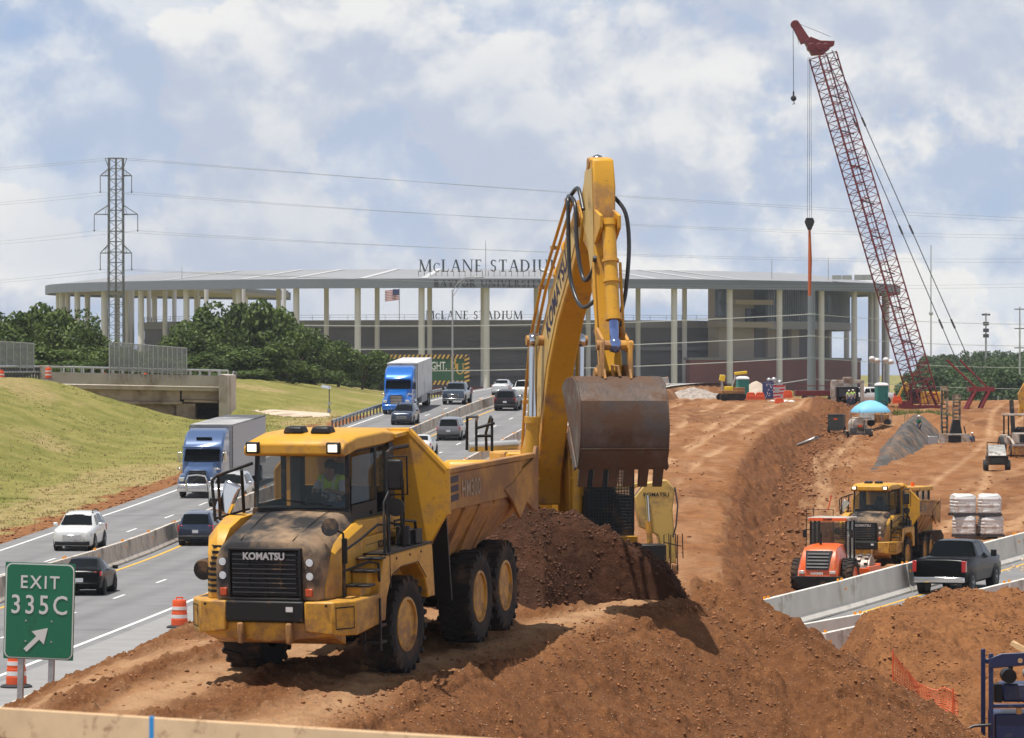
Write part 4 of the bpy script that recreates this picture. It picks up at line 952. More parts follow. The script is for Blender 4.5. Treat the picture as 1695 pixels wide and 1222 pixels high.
b = MB(); z = ZZ(369, DC); b.prism([(xh-.5, z+.1), (xh-.35, z+.5), (xh+.35, z+.5), (xh+.5, z+.1), (xh+.3, z-.45), (xh-.3, z-.45)], DC-.25, DC+.25, 'y'); b.ball((xh, DC, z-.5), .28, 10); b.build('hook_block', M_black, cr, bevel=.05)
b = MB(); b.tube([(xh, DC, ZZ(378, DC)), (xh+.05, DC, ZZ(430, DC)), (xh, DC, ZZ(490, DC))], [.12, .2, .16], 8); b.build('sling', mat('orange_sling', (.50, .13, .04), .8), cr)
b = MB(); b.cyl((J.x-.2, DC, J.z), (J.x-.15, DC, ZZ(152, DC)), .03, n=4); b.build('auxiliary_cable', M_dsteel, cr)
b = MB(); z = ZZ(163, DC); b.ball((J.x-.15, DC, z), .30, 12); b.cyl((J.x-.15, DC, z), (J.x-.15, DC, z+.7), .09, n=8); b.tube([(J.x-.15, DC, z-.3), (J.x-.05, DC, z-.55), (J.x-.25, DC, z-.6)], .05, 5); b.build('hook_ball', M_black, cr)
for q, lb in ((0, .4), (1, -.4)):
    P0 = at(1376 if q else 1366, 84, DC)+Vector((0, lb*2, 0)); P1 = at(1622 if q else 1603, 640, DC)+Vector((0, lb*2, 0)); b = MB(); b.cyl(P0, P1, .045, n=4)
    for f in (.2, .52, .80): c = P0.lerp(P1, f); b.cyl(c, c+(P1-P0).normalized()*1.0, .11, n=6)
    b.build('pendant', M_dsteel, cr)
Q0 = at(1598, 696, DC); Q1 = at(1630, 646, DC); b = MB()
for y_ in (-1.0, 1.0):
    for e0, e1 in (((-.5, 0), (-.7, 0)), ((.9, 0), (.7, 0))): b.tube([Q0+Vector((e0[0], y_, 0)), Q1+Vector((e1[0]-.3, y_, 0))], .17, 6)
b.box(Q1+Vector((-.4, 0, .1)), (2.6, 2.2, .45)); b.box(Q0.lerp(Q1, .35)+Vector((.1, 0, 0)), (1.4, 2, .25)); b.build('mast', M_cr, cr)
b = MB()
for px, dy2 in ((1566, -.7), (1590, .7)): b.tube([at(px, 596, DC)+Vector((0, dy2, 0)), Q1+Vector((-.9 if dy2 < 0 else .4, dy2, .2))], .10, 6)
b.build('mast_strut', M_cr, cr)
# ---------------- cars
def paint(name, col, dirt=None, metal=.2): return mat(name, col, .25, metal if max(col) > .05 else 0, coat=.7 if max(col) > .05 else 0, spec=.5 if max(col) > .05 else .12, dirt=dirt, damt=.15 if dirt else 0, dscale=1.2)
P_white = paint('white_paint', (.78, .78, .77), (.45, .42, .38)); P_black = paint('black_paint', (.003, .003, .0035)); P_navy = paint('navy_paint', (.022, .035, .07)); P_grey = paint('grey_paint', (.17, .17, .19)); P_dark = paint('dark_brown_paint', (.035, .030, .034)); P_silver = paint('silver_paint', (.50, .50, .51)); P_slate = paint('slate_blue_paint', (.06, .08, .12))
M_lamp = mat('headlamp_glass', (.70, .72, .72), .08, .3, coat=.6); M_plate = mat('plate', (.62, .64, .66), .5)
def wheel(t, x, y, r, w_, m_rim=None, name='wheel', n=22, dual=False):
    s = 1 if x > 0 else -1; b = MB(); b.lathe([(r*.62, -w_/2), (r*.93, -w_/2), (r, -w_/2+.03), (r, w_/2-.03), (r*.93, w_/2), (r*.62, w_/2)], (x, y, r), 'x', n, close=True)
    b.m = 0; o = b.build(name, M_black, t, smooth=40)
    q = MB(); e = x+s*(w_/2-.02); q.lathe([(r*.64, -.10), (r*.64, 0), (r*.56, .015), (r*.5, -.04), (r*.16, -.02), (r*.14, .02)] if s > 0 else [(r*.64, .10), (r*.64, 0), (r*.56, -.015), (r*.5, .04), (r*.16, .02), (r*.14, -.02)], (e, y, r), 'x', n); q.build('rim', m_rim or M_steel, o, smooth=40)
    return o
SP = {  # stations: y, zbot, zbelt, zroof, w (half), wroof
 'suv': dict(L=4.95, W=1.96, H=1.78, st=[(-2.47, .38, .78, .86, .72, .66), (-2.38, .26, .95, 1.02, .90, .78), (-2.05, .22, 1.03, 1.10, .97, .82), (-1.15, .24, 1.10, 1.17, .98, .84), (-.42, .24, 1.12, 1.72, .98, .68), (.3, .24, 1.13, 1.78, .98, .70), (1.5, .24, 1.14, 1.76, .97, .69), (2.12, .25, 1.15, 1.68, .96, .67), (2.34, .28, 1.13, 1.18, .93, .78), (2.46, .42, .95, 1.0, .86, .72)], ws=(-1.12, -.45), rw=(2.14, 2.34), side=[(-.72, .18, .42), (.26, 1.12, 0), (1.22, 2.0, -.12)], wh=(-1.5, 1.42, .38, .25)),
 'sedan': dict(L=4.65, W=1.79, H=1.45, st=[(-2.32, .32, .60, .66, .66, .6), (-2.22, .22, .72, .78, .82, .72), (-1.9, .18, .80, .86, .88, .76), (-.98, .20, .91, .96, .89, .77), (-.15, .20, .93, 1.40, .89, .57), (.4, .20, .94, 1.45, .89, .58), (1.0, .20, .95, 1.38, .89, .56), (1.72, .22, .98, 1.04, .87, .68), (2.18, .25, .98, 1.03, .84, .68), (2.33, .36, .80, .86, .77, .6)], ws=(-.95, -.17), rw=(1.03, 1.70), side=[(-.45, .38, .42), (.44, 1.18, -.34)], wh=(-1.38, 1.35, .33, .22)),
 'pickup': dict(L=5.9, W=2.04, H=1.92, st=[(-2.95, .50, .95, 1.02, .86, .8), (-2.86, .36, 1.15, 1.22, .97, .86), (-2.5, .34, 1.22, 1.29, 1.01, .88), (-1.45, .36, 1.26, 1.33, 1.01, .9), (-.82, .36, 1.28, 1.86, 1.01, .74), (-.2, .36, 1.29, 1.92, 1.01, .75), (.72, .36, 1.30, 1.90, 1.01, .74), (.98, .36, 1.30, 1.36, 1.01, .9), (2.85, .40, 1.30, 1.33, 1.01, .95), (2.94, .55, 1.22, 1.25, .98, .93)], ws=(-1.42, -.85), rw=(.74, .97), side=[(-1.02, -.2, .34), (-.12, .68, -.05)], wh=(-1.85, 1.85, .42, .28))}
def car(kind, P, label, loc, rz, rx=0, lit=False, name=None, cat=None, rails=False, sz=1, chrome=False, trim=None, plates=True, group=None, blk=False):
    s = SP[kind]; cat = cat or {'suv': 'suv', 'sedan': 'car', 'pickup': 'pickup truck'}[kind]
    t = thing(name or {'suv': 'suv', 'sedan': 'sedan_car', 'pickup': 'pickup_truck'}[kind], label, cat, loc, rz, group, rx); t.scale = (sz, sz, sz)
    b = MB(); rings = []
    for y, zb, zl, zr, w_, wr in s['st']:
        zm = zb+(zl-zb)*.55
        half = [(w_*.90, zb), (w_*.985, zb+.10), (w_, zm), (w_*.965, zl-.03), (w_*.945, zl+.02 if zr > zl+.2 else zl), (wr, zr-.05 if zr > zl+.2 else zr-.02), (wr*.86, zr), (wr*.4, zr+.02)]
        rings.append([(x, y, z) for x, z in half]+[(-x, y, z) for x, z in half[::-1]])
    b.loft(rings); b.build('body', P, t, smooth=50)
    S = {r[0]: r for r in s['st']}; ys = [r[0] for r in s['st']]
    def itp(y, i): return float(np.interp(y, ys, [r[i] for r in s['st']]))
    def sidex(y, z):
        zl, zr, w_, wr = itp(y, 2), itp(y, 3), itp(y, 4), itp(y, 5); f = min(1, max(0, (z-zl-.02)/max(.05, zr-.05-zl-.02))); return w_*.945+(wr-w_*.945)*f
    for nm, (ya, yb) in (('windshield', s['ws']), ('rear_window', s['rw'])):
        za, zb_ = itp(ya, 3), itp(yb, 3); xa, xb = itp(ya, 5)*.93, itp(yb, 5)*.93
        off = -.03 if nm == 'windshield' else .03
        q = MB(); q.loft([[(-xa, ya+off, za+.03), (-xa*.3, ya+off*1.3, za+.035), (xa*.3, ya+off*1.3, za+.035), (xa, ya+off, za+.03)], [(-xb, yb+off, zb_-.03), (-xb*.3, yb+off*1.5, zb_-.01), (xb*.3, yb+off*1.5, zb_-.01), (xb, yb+off, zb_-.03)]], cap=False)
        q.build(nm, M_glassd, t, smooth=50)
    for y0, y1, sl in s['side']:
        for sg in (-1, 1):
            z0 = itp((y0+y1)/2, 2)+.05; z1 = min(itp(y0+max(0, sl), 3), itp(y1, 3))-.10; a0, a1 = y0+max(0, sl), y1+min(0, sl)
            q = MB(); q.quad((sg*(sidex(y0, z0)+.008), y0, z0), (sg*(sidex(y1, z0)+.008), y1, z0), (sg*(sidex(a1, z1)+.008), a1, z1), (sg*(sidex(a0, z1)+.008), a0, z1)); q.build('side_window', M_glassd, t)
    yf, yr_, r, tw = s['wh']
    for y_ in (yf, yr_):
        for sg in (-1, 1):
            w_ = itp(y_, 4); q = MB(); q.lathe([(r*1.18, -.3), (r*1.18, .012), (.02, .012)] if sg > 0 else [(r*1.18, .3), (r*1.18, -.012), (.02, -.012)], (sg*w_, y_, r), 'x', 20); q.build('wheel_arch', M_blackp, t)
            wheel(t, sg*(w_-tw/2+.04), y_, r, tw, MATS.get('dark_rim') if blk else None)
    f = s['st'][1]; e = s['st'][-2]; W2 = f[4]
    for sg in (-1, 1):
        q = MB(); q.hexa([(sg*(W2-.36), f[0]-.06, f[2]-.22), (sg*(W2+.02), f[0]+.10, f[2]-.20), (sg*(W2+.02), f[0]+.32, f[2]-.18), (sg*(W2-.36), f[0]+.2, f[2]-.22), (sg*(W2-.36), f[0]-.01, f[2]-.04), (sg*(W2+.01), f[0]+.14, f[2]-.03), (sg*(W2), f[0]+.34, f[2]-.03), (sg*(W2-.36), f[0]+.2, f[2]-.04)]); q.build('headlight', M_lamp, t, bevel=.02)
        q = MB(); we = e[4]; hh = .34 if kind == 'suv' else .17 if kind == 'sedan' else .42; ze = e[2]-.03
        q.hexa([(sg*(we-.24), e[0]-.1, ze-hh), (sg*(we+.03), e[0]-.25, ze-hh), (sg*(we+.03), e[0]+.02, ze-hh), (sg*(we-.24), e[0]+.13, ze-hh), (sg*(we-.24), e[0]-.1, ze), (sg*(we+.025), e[0]-.25, ze), (sg*(we+.025), e[0], ze), (sg*(we-.24), e[0]+.08, ze)] if kind != 'pickup' else [(sg*(we-.14), e[0]-.1, ze-hh), (sg*(we+.02), e[0]-.1, ze-hh), (sg*(we+.02), e[0]+.11, ze-hh), (sg*(we-.14), e[0]+.125, ze-hh), (sg*(we-.14), e[0]-.1, ze), (sg*(we+.02), e[0]-.1, ze), (sg*(we+.02), e[0]+.1, ze), (sg*(we-.14), e[0]+.11, ze)])
        q.build('tail_light', M_red, t, bevel=.015)
        q = MB(); yw = s['ws'][0]+.45; q.box((sg*(itp(yw, 4)+.13), yw, itp(yw, 2)+.10), (.22, .12, .16 if kind != 'pickup' else .26)); q.build('mirror', M_blackp if kind != 'suv' else P, t, bevel=.03)
    q = MB(); zc = f[1]+(f[2]-f[1])*.5; q.box((0, f[0]-.05, zc+.06), (W2*1.05, .10, (f[2]-f[1])*.34)); 
    q.build('grille', M_chrome if chrome else M_blackp, t, bevel=.02)
    q = MB(); 
    for i in range(3): q.box((0, f[0]-.11, zc-.03+i*.09), (W2*1.0, .02, .025))
    q.build('grille_bar', M_chrome, t)
    q = MB(); q.box((0, f[0]+.02, f[1]+.12), (W2*1.9, .28, .2)); q.build('bumper', trim or (M_chrome if kind == 'pickup' else M_blackp), t, bevel=.05)
    q = MB(); q.box((0, e[0]+.04, e[1]+.16), (e[4]*1.94, .26, .22)); q.build('bumper', trim or (M_chrome if kind == 'pickup' else P if kind == 'sedan' else M_blackp), t, bevel=.05)
    if plates:
        q = MB(); q.box((0, s['st'][-1][0]+.045, e[2]-.36 if kind != 'pickup' else e[1]+.2), (.32, .02, .16)); q.build('license_plate', M_plate, t)
    if rails:
        for sg in (-1, 1): q = MB(); q.tube([(sg*.62, -.2, s['H']-.05), (sg*.62, -.1, s['H']+.06), (sg*.61, 1.6, s['H']+.05), (sg*.61, 1.75, s['H']-.06)], .025, 6); q.build('roof_rail', M_blackp, t)
    if kind == 'pickup':
        q = MB(); q.b2(-.84, .84, 1.05, 2.78, 1.30, 1.345); q.build('bed_cover', M_blackp, t)
    return t
def on_road(px, d, back=False, dz=0): 
    x = XX(px, d); k_ = float(roadX(d+1)-roadX(d-1))/2; gr = float(roadZ(d+2)-roadZ(d-2))/4
    return (x, d, float(roadZ(d))+.01+dz), -math.atan(k_)+(math.pi if back else 0), (math.atan(gr))*(-1 if back else 1)
mat('dark_rim', (.06, .06, .065), .35, .8)
l, z, x = on_road(133, 207.5); car('suv', P_white, 'white suv with black windows driving towards us beside the median barrier', l, z, x, rails=True, chrome=True)
l, z, x = on_road(384, 246); car('suv', P_silver, 'pale suv coming down the highway just right of the steel blue lorry', l, z, x, sz=1.06, chrome=True)
l, z, x = on_road(671, 342); car('suv', P_navy, 'dark blue suv with roof rails in front of the bright blue lorry', l, z, x, sz=.93, rails=True)
l, z, x = on_road(757, 380); car('pickup', P_slate, 'dark pickup with chrome grille coming over the rise beside the bright blue lorry', l, z, x, chrome=True)
l, z, x = on_road(146, 170, True); car('sedan', P_black, 'black sedan seen from behind between the green exit sign and the barrier', l, z, x, blk=True)
l, z, x = on_road(334, 211.5, True); car('suv', P_navy, 'dark blue suv seen from behind, partly hidden by the dump truck fender', l, z, x, sz=.93)
l, z, x = on_road(748, 320, True); car('suv', P_grey, 'grey suv seen from behind just beyond the dump truck bed', l, z, x, sz=.95)
l, z, x = on_road(841, 366, True); car('suv', P_dark, 'black suv with lit red brake lights driving away beside the median', l, z, x, sz=1.0)
l, z, x = on_road(833, 404, True); car('sedan', P_silver, 'silver car far up the road, half hidden behind the black suv', l, z, x)
l, z, x = on_road(870, 385, True); car('pickup', P_white, 'white pickup seen from behind next to the excavator boom', l, z, x)
l, z, x = on_road(699, 299, True); car('sedan', P_white, 'white car whose roof just shows above the dump truck headboard', l, z, x)
pk = car('pickup', P_black, 'black pickup with chrome rear bumper on the side road between pale barriers', (17.55, 166.2, srz(165)+.03), math.pi-math.atan(.37), -.015, sz=1.03)
# ---------------- lorries
def lorry(label, P, loc, rz, rx, style, trail_mat, tz=0, group=None):
    t = thing('semi_truck', label, 'lorry', loc, rz, group, rx)
    W = 1.22; V = style == 'v'
    zh = 1.95 if V else 1.85; zc = 2.05; 
    b = MB()  # hood
    b.loft([[(x*k0, y, z0+zz*(z1-z0)) for x, zz in ((-.92, 0), (-1.0, .35), (-.90, .8), (-.72, 1), (.72, 1), (.90, .8), (1.0, .35), (.92, 0))] for y, k0, z0, z1 in ((-.02, .78, .75, 1.62), (.15, .92, .65, 1.74), (.9, 1.0, .62, 1.92), (1.75, 1.08, .62, 2.10))]); b.build('hood', P, t, smooth=45)
    for sg in (-1, 1):
        b = MB(); b.loft([[(sg*(.70+a), y, z) for a, z in ((0, .60), (.46, .60), (.50, z1-.12), (.40, z1), (0, z1+.04))] for y, z1 in ((.05, 1.0), (.25, 1.22), (.8, 1.42), (1.5, 1.42), (1.75, 1.2))]); b.build('fender', P, t, smooth=45)
        b = MB(); b.box((sg*.93, .05, 1.10), (.34, .22, .26), (0, 0, sg*18)); b.build('headlight', M_lamp, t, bevel=.04)
        b = MB(); b.box((sg*1.42, 1.85, 2.35), (.16, .10, .62)); b.box((sg*1.30, 1.9, 2.62), (.3, .04, .04)); b.box((sg*1.30, 1.9, 2.1), (.3, .04, .04)); b.build('mirror', M_chrome if V else M_blackp, t, bevel=.03)
        b = MB(); b.box((sg*1.12, .35, 1.72), (.34, .10, .12)); b.build('hood_mirror', M_chrome, t, bevel=.02)
    # cab, windshield, roof fairing
    b = MB(); b.loft([[(-W*k0, y, z0), (-W*k0, y, z1-.15), (-W*k0*.88, y, z1), (W*k0*.88, y, z1), (W*k0, y, z1-.15), (W*k0, y, z0)] for y, k0, z0, z1 in ((1.65, .96, .65, 2.06), (2.15, .99, .65, 2.95), (2.5, 1, .65, 3.25), (3.2, 1, .65, 3.8), (4.4, 1, .65, 3.98), (4.9, 1, .65, 3.95))]); b.build('cab', P, t, smooth=35)
    b = MB(); b.loft([[(-W*.90, 1.62, 2.12), (-.4, 1.55, 2.12), (.4, 1.55, 2.12), (W*.90, 1.62, 2.12)], [(-W*.84, 2.06, 2.82), (-.4, 2.0, 2.84), (.4, 2.0, 2.84), (W*.84, 2.06, 2.82)]], cap=False); b.build('windshield', M_glassd, t, smooth=50)
    b = MB(); b.box((0, 1.78, 2.93), (2.3, .55, .10), (-8, 0, 0)); b.build('sun_visor', P, t, bevel=.03)
    if V: b = MB(); b.box((0, 2.62, 3.42), (.95, .10, .20), (42, 0, 0)); b.build('roof_window', M_glassd, t, bevel=.03)
    for sg in (-1, 1):
        b = MB(); b.quad((sg*1.232, 2.0, 2.05), (sg*1.232, 2.75, 2.05), (sg*1.232, 2.75, 2.72), (sg*1.232, 2.3, 2.72)); b.build('side_window', M_glassd, t)
        b = MB(); b.cyl((sg*1.05, 3.1, .85), (sg*1.05, 4.6, .85), .33, n=14); b.build('fuel_tank', M_chrome, t, smooth=50)
        b = MB(); b.cyl((sg*1.08, 5.05, .8), (sg*1.08, 5.05, 3.9), .075, n=8); b.build('exhaust_stack', M_chrome, t)
    b = MB(); b.box((0, -.03, 1.22), (1.02, .10, .86), (-5, 0, 0)); b.build('grille', M_blackp, t, bevel=.03)
    b = MB()
    for i in range(6): b.box((0, -.10+.012*i, .9+.125*i), (.96, .03, .03 if V else .05))
    if V: b.box((0, -.13, 1.22), (1.2, .02, .05), (0, -38, 0))
    b.build('grille_bar', M_chrome if not V else M_dsteel, t)
    b = MB(); b.loft([[(-1.18, y1, .38), (-1.2, y1, .52), (-1.18, y1, .78), (-1.0, y1, .82), (1.0, y1, .82), (1.18, y1, .78), (1.2, y1, .52), (1.18, y1, .38)] for y1 in (-.22, .2)]); b.build('bumper', M_chrome if V else P, t, bevel=.04)
    if V:
        b = MB()
        for sg in (-1, 1): b.tube([(sg*.62, -.32, .40), (sg*.62, -.36, 1.05), (sg*.5, -.34, 1.34), (0, -.34, 1.40)], .05, 8); 
        b.tube([(-1.15, -.3, .62), (1.15, -.3, .62)], .05, 8); b.tube([(-1.1, -.3, .86), (1.1, -.3, .86)], .04, 8); b.build('bull_bar', M_chrome, t)
    for y_ in (1.05,): 
        for sg in (-1, 1): wheel(t, sg*1.05, y_, .52, .30, M_chrome)
    for y_ in (5.6, 6.9, 16.6, 17.9):
        for sg in (-1, 1): wheel(t, sg*.98, y_, .52, .56)
    b = MB(); b.box((0, 4.6, .95), (.9, 6.2, .3)); b.build('chassis', M_blackp, t)
    tr = MB(); tr.b2(-1.3, 1.3, 5.3, 19.6, 1.15, 4.12); tr = tr.build('trailer', trail_mat[0], t, bevel=.03, smooth=0)
    b = MB(); b.b2(-1.31, 1.31, 5.28, 19.62, 4.06, 4.15); b.build('trailer_roof', trail_mat[1], tr)
    b = MB(); b.b2(-1.29, 1.29, 9.5, 15, .55, 1.14); b.build('side_skirt', trail_mat[2], tr)
    for sg in (-1, 1): b = MB(); b.b2(sg*1.30, sg*1.325, 5.29, 5.45, 1.2, 4.05); b.build('corner_post', M_dsteel, tr)
    for sg in (-1, 1):
        b = MB(); b.b2(sg*1.302, sg*1.32, 5.5, 19.5, 1.16, 1.28); b.build('lower_rail', M_steel, tr)
        b = MB()
        for i in range(4): b.box((sg*1.31, 5.37, 2.9+i*.3), (.04, .1, .14))
        b.build('marker_light', mat('orange_lens', (.6, .12, .01), .3), tr)
    return t
M_corr = mat('corrugated_steel_side', (.46, .46, .48), .4, .4, wave=('Z', 3.2, .80)); M_tdark = mat('dark_trailer_roof', (.07, .07, .075), .5, dirt=(.4, .4, .4), damt=.3, dscale=.12)
M_twhite = mat('white_trailer_panel', (.60, .60, .60), .4, dirt=(.35, .34, .33), damt=.2, dscale=.4); M_skirt = mat('grey_skirt', (.34, .34, .35), .6)
l, z, x = on_road(327, 252); z += .05; v1 = lorry('steel blue lorry with chrome bull bar pulling a ribbed grey trailer', paint('steel_blue_paint', (.075, .13, .27)), l, z-.05, x, 'v', (M_corr, M_tdark, M_corr))
l, z, x = on_road(656, 357); z += .042; v2 = lorry('bright blue lorry with a white trailer, far up the road by the trees', paint('vivid_blue_paint', (.012, .15, .55)), l, z, x, 's', (M_twhite, M_twhite, M_skirt))
# ---------------- exit sign
t = thing('exit_sign', 'green exit sign reading EXIT 335C with a white arrow on two posts', 'road sign', at(65, 1012, 89), R(-7)); k = 89/FPX; t.rotation_euler = (0, R(1.5), R(-9))
M_sgreen = mat('sign_green', (.004, .155, .075), .35, dirt=(.02, .12, .06), damt=.1, dscale=2); M_swhite = mat('sign_white', (.66, .68, .66), .35)
def rrect(w_, h, r, n=6): 
    p = []
    for cx, cy, a0 in ((w_/2-r, h/2-r, 0), (-w_/2+r, h/2-r, 90), (-w_/2+r, -h/2+r, 180), (w_/2-r, -h/2+r, 270)):
        for i in range(n+1): a = R(a0+90*i/n); p.append((cx+r*math.cos(a), cy+r*math.sin(a)))
    return p
W_, H_ = 119*k, 160*k
b = MB(); b.prism(rrect(W_, H_, .02), 0, .02, 'y'); sp = b.build('panel', M_sgreen, t, smooth=0)
b = MB(); b.prism(rrect(W_-.03, H_-.03, .14), -.006, -.001, 'y'); b.build('border', M_swhite, t, smooth=0)
b = MB(); b.prism(rrect(W_-.085, H_-.085, .12), -.012, -.007, 'y'); b.build('face', M_sgreen, t, smooth=0)
for txt, sz_, zc, sx_ in (('EXIT', .38, 38*k, .92), ('335C', .56, -1*k-.04, .86)):
    vs, fs = text_geo(txt, sz_, .004, .004, sx_, space=1.26); b = MB(); b.add([v_+Vector((.0, -.017, zc)) for v_ in vs], fs); b.build('lettering', M_swhite, t, smooth=0)
b = MB(); ar = [(-.05, -.42), (.05, -.42), (.05, -.02), (.20, -.02), (0, .30), (-.20, -.02), (-.05, -.02)]; ca, sa = math.cos(R(-45)), math.sin(R(-45))
b.prism([((x*ca-z*sa)*.95, (x*sa+z*ca)*.95-43*k) for x, z in ar], -.022, -.014, 'y'); b.build('arrow', M_swhite, t, smooth=0)
for px in (-30, 22): b = MB(); b.box((px*k, .06, -105*k), (10*k, .09, 150*k)); b.build('post', M_steel, t, bevel=.01)
b = MB()
for i, j in ((-22, -50), (22, -50), (-22, -16), (22, -16)): b.cyl((i*k, -.02, j*k), (i*k, -.012, j*k), .02, n=8)
b.build('bolt', M_steel, t)
# ---------------- foreground plank
t = thing('lumber_rail', 'blurred pine plank with a strip of blue tape across the bottom left', 'plank'); A0 = at(-160, 1184, 15.2); A1 = at(960, 1258, 13.4); ax = (A1-A0).normalized()
def pk_(f0, f1, dz0, dz1, y0, y1): return [(A0+(A1-A0)*f+Vector((0, y, z))) for f, y, z in ((f0, y0, dz0), (f1, y0, dz0), (f1, y1, dz0), (f0, y1, dz0), (f0, y0, dz1), (f1, y0, dz1), (f1, y1, dz1), (f0, y1, dz1))]
b = MB(); b.hexa(pk_(0, 1, -.058, .048, 0, .038)); b.build('plank', mat('raw_pine', (.64, .43, .24), .75, var=.14, vscale=5, dirt=(.20, .09, .04), damt=.12, dscale=9), t, bevel=.003)
f = (284+160)/1120; b = MB(); b.hexa(pk_(f-.0035, f+.0035, -.060, .050, -.001, .039)); b.build('blue_tape', mat('blue_tape', (.02, .22, .50), .6), t)
for ff in (.02, .985): b = MB(); p = A0+(A1-A0)*ff; b.b2(p.x-.05, p.x+.05, p.y+.04, p.y+.13, 3.0, p.z+.05); b.build('post', MATS['raw_pine'], t)
# ---------------- people
M_skin = mat('skin', (.36, .20, .13), .55); M_vest = mat('hi_vis_yellow', (.55, .80, .06), .7); M_vorange = mat('hi_vis_orange', (.85, .20, .05), .7); M_silv = mat('vest_silver', (.6, .6, .6), .4)
M_jeans = mat('blue_jeans', (.05, .08, .16), .85); M_shirt = mat('white_shirt', (.55, .56, .58), .85); M_hair = mat('dark_hair', (.02, .015, .012), .7); M_hat = mat('white_hard_hat', (.75, .75, .72), .35)
def skinmesh(name, pts, edges, rad, m, parent, root=0, sub=2):
    import bmesh
    me = bpy.data.meshes.new(name); bm = bmesh.new(); lay = bm.verts.layers.skin.verify(); vv = [bm.verts.new(tuple(p)) for p in pts]
    for a, c in edges: bm.edges.new((vv[a], vv[c]))
    for i, r in enumerate(rad): vv[i][lay].radius = (r, r) if not isinstance(r, tuple) else r; vv[i][lay].use_root = (i == root)
    bm.to_mesh(me); bm.free(); me.materials.append(m)
    o = bpy.data.objects.new(name, me); sc.collection.objects.link(o); o.parent = parent
    mod = o.modifiers.new('skin', 'SKIN'); mod.use_smooth_shade = True
    o.modifiers.new('sub', 'SUBSURF').levels = sub; o.modifiers['sub'].render_levels = sub
    return o
def person(label, loc, rz, pose='stand', vest=True, hat=True, jeans=M_jeans, shirt=M_shirt, steer=None):
    t = thing('person', label, 'person', loc, rz)
    # joints: pelvis, waist, chest, neck, head base, head top
    if pose == 'stand':
        P = dict(pel=(0, 0, .94), wai=(0, 0, 1.10), che=(0, -.01, 1.34), nek=(0, 0, 1.49), hb=(0, -.01, 1.58), ht=(0, -.01, 1.70))
        for s, n in ((1, 'r'), (-1, 'l')):
            P.update({'sh'+n: (s*.18, 0, 1.42), 'el'+n: (s*.27, .03, 1.15), 'wr'+n: (s*.26, -.12, .93), 'hip'+n: (s*.10, 0, .90), 'kn'+n: (s*.12, -.03, .50), 'an'+n: (s*.13, .02, .10), 'to'+n: (s*.15, -.16, .04)})
    else:
        P = dict(pel=(0, .10, .02), wai=(0, .08, .18), che=(0, .02, .42), nek=(0, .0, .57), hb=(0, -.03, .66), ht=(0, -.03, .78))
        for s, n in ((1, 'r'), (-1, 'l')):
            P.update({'sh'+n: (s*.18, .03, .50), 'el'+n: (s*.26, -.12, .26), 'wr'+n: (s*.15, -.36, .34), 'hip'+n: (s*.10, .04, .0), 'kn'+n: (s*.14, -.42, .02), 'an'+n: (s*.14, -.50, -.36), 'to'+n: (s*.15, -.66, -.40)})
    names = list(P); ix = {n: i for i, n in enumerate(names)}; E = [('pel', 'wai'), ('wai', 'che'), ('che', 'nek'), ('nek', 'hb'), ('hb', 'ht')]
    for n in 'rl': E += [('che', 'sh'+n), ('sh'+n, 'el'+n), ('el'+n, 'wr'+n), ('pel', 'hip'+n), ('hip'+n, 'kn'+n), ('kn'+n, 'an'+n), ('an'+n, 'to'+n)]
    rad = {'pel': .13, 'wai': .125, 'che': (.16, .12), 'nek': .055, 'hb': .085, 'ht': .075}
    for n in 'rl': rad.update({'sh'+n: .065, 'el'+n: .045, 'wr'+n: .03, 'hip'+n: .09, 'kn'+n: .06, 'an'+n: .04, 'to'+n: .035})
    pts = [P[n] for n in names]; ed = [(ix[a], ix[b]) for a, b in E]; rd = [rad[n] for n in names]
    # hands: palm, four fingers, thumb, as branches of the same body mesh
    for s, n in ((1, 'r'), (-1, 'l')):
        w_ = Vector(P['wr'+n]); d = (w_-Vector(P['el'+n])).normalized(); sd = d.cross(Vector((0, 0, 1))); sd = sd.normalized() if sd.length > .1 else Vector((1, 0, 0))
        i0 = len(pts); pts.append(tuple(w_+d*.06)); rd.append((.036, .018)); ed.append((ix['wr'+n], i0))
        for j, (o_, L_) in enumerate(((-.030, .07), (-.01, .085), (.01, .08), (.03, .062))):
            a = len(pts); pts.append(tuple(w_+d*.10+sd*o_)); rd.append(.009); ed.append((i0, a)); pts.append(tuple(w_+d*(.10+L_*.6)+sd*o_+Vector((0, 0, -.03)))); rd.append(.008); ed.append((a, a+1))
        a = len(pts); pts.append(tuple(w_+d*.05-sd*.055)); rd.append(.010); ed.append((i0, a)); pts.append(tuple(w_+d*.09-sd*.07+Vector((0, 0, -.01)))); rd.append(.009); ed.append((a, a+1))
    skinmesh('body', pts, ed, rd, M_skin, t)
    def cloth(name, keys, add, m, sc_=1.0, ends=None):
        pp = [Vector(P[k]) for k in keys]; jj = {k: i for i, k in enumerate(keys)}; e = [(jj[a], jj[b]) for a, b in E if a in jj and b in jj]
        rr = [tuple(q*sc_+add for q in (rad[k] if isinstance(rad[k], tuple) else (rad[k], rad[k]))) for k in keys]
        if ends:
            for k, to, f in ends:
                i = jj[k]; pp[i] = pp[i]
                pp.append(Vector(P[k]).lerp(Vector(P[to]), f)); rr.append(tuple((q+z)/2+.006 for q, z in zip(rr[i], [(rad[to] if not isinstance(rad[to], tuple) else rad[to][0])+add]*2))); e.append((i, len(pp)-1))
        skinmesh(name, pp, e, rr, m, t)
    cloth('shirt', ['pel', 'wai', 'che', 'shr', 'shl', 'elr', 'ell'], .014, shirt)
    cloth('trousers', ['pel', 'hipr', 'hipl', 'knr', 'knl', 'anr', 'anl'], .016, jeans)
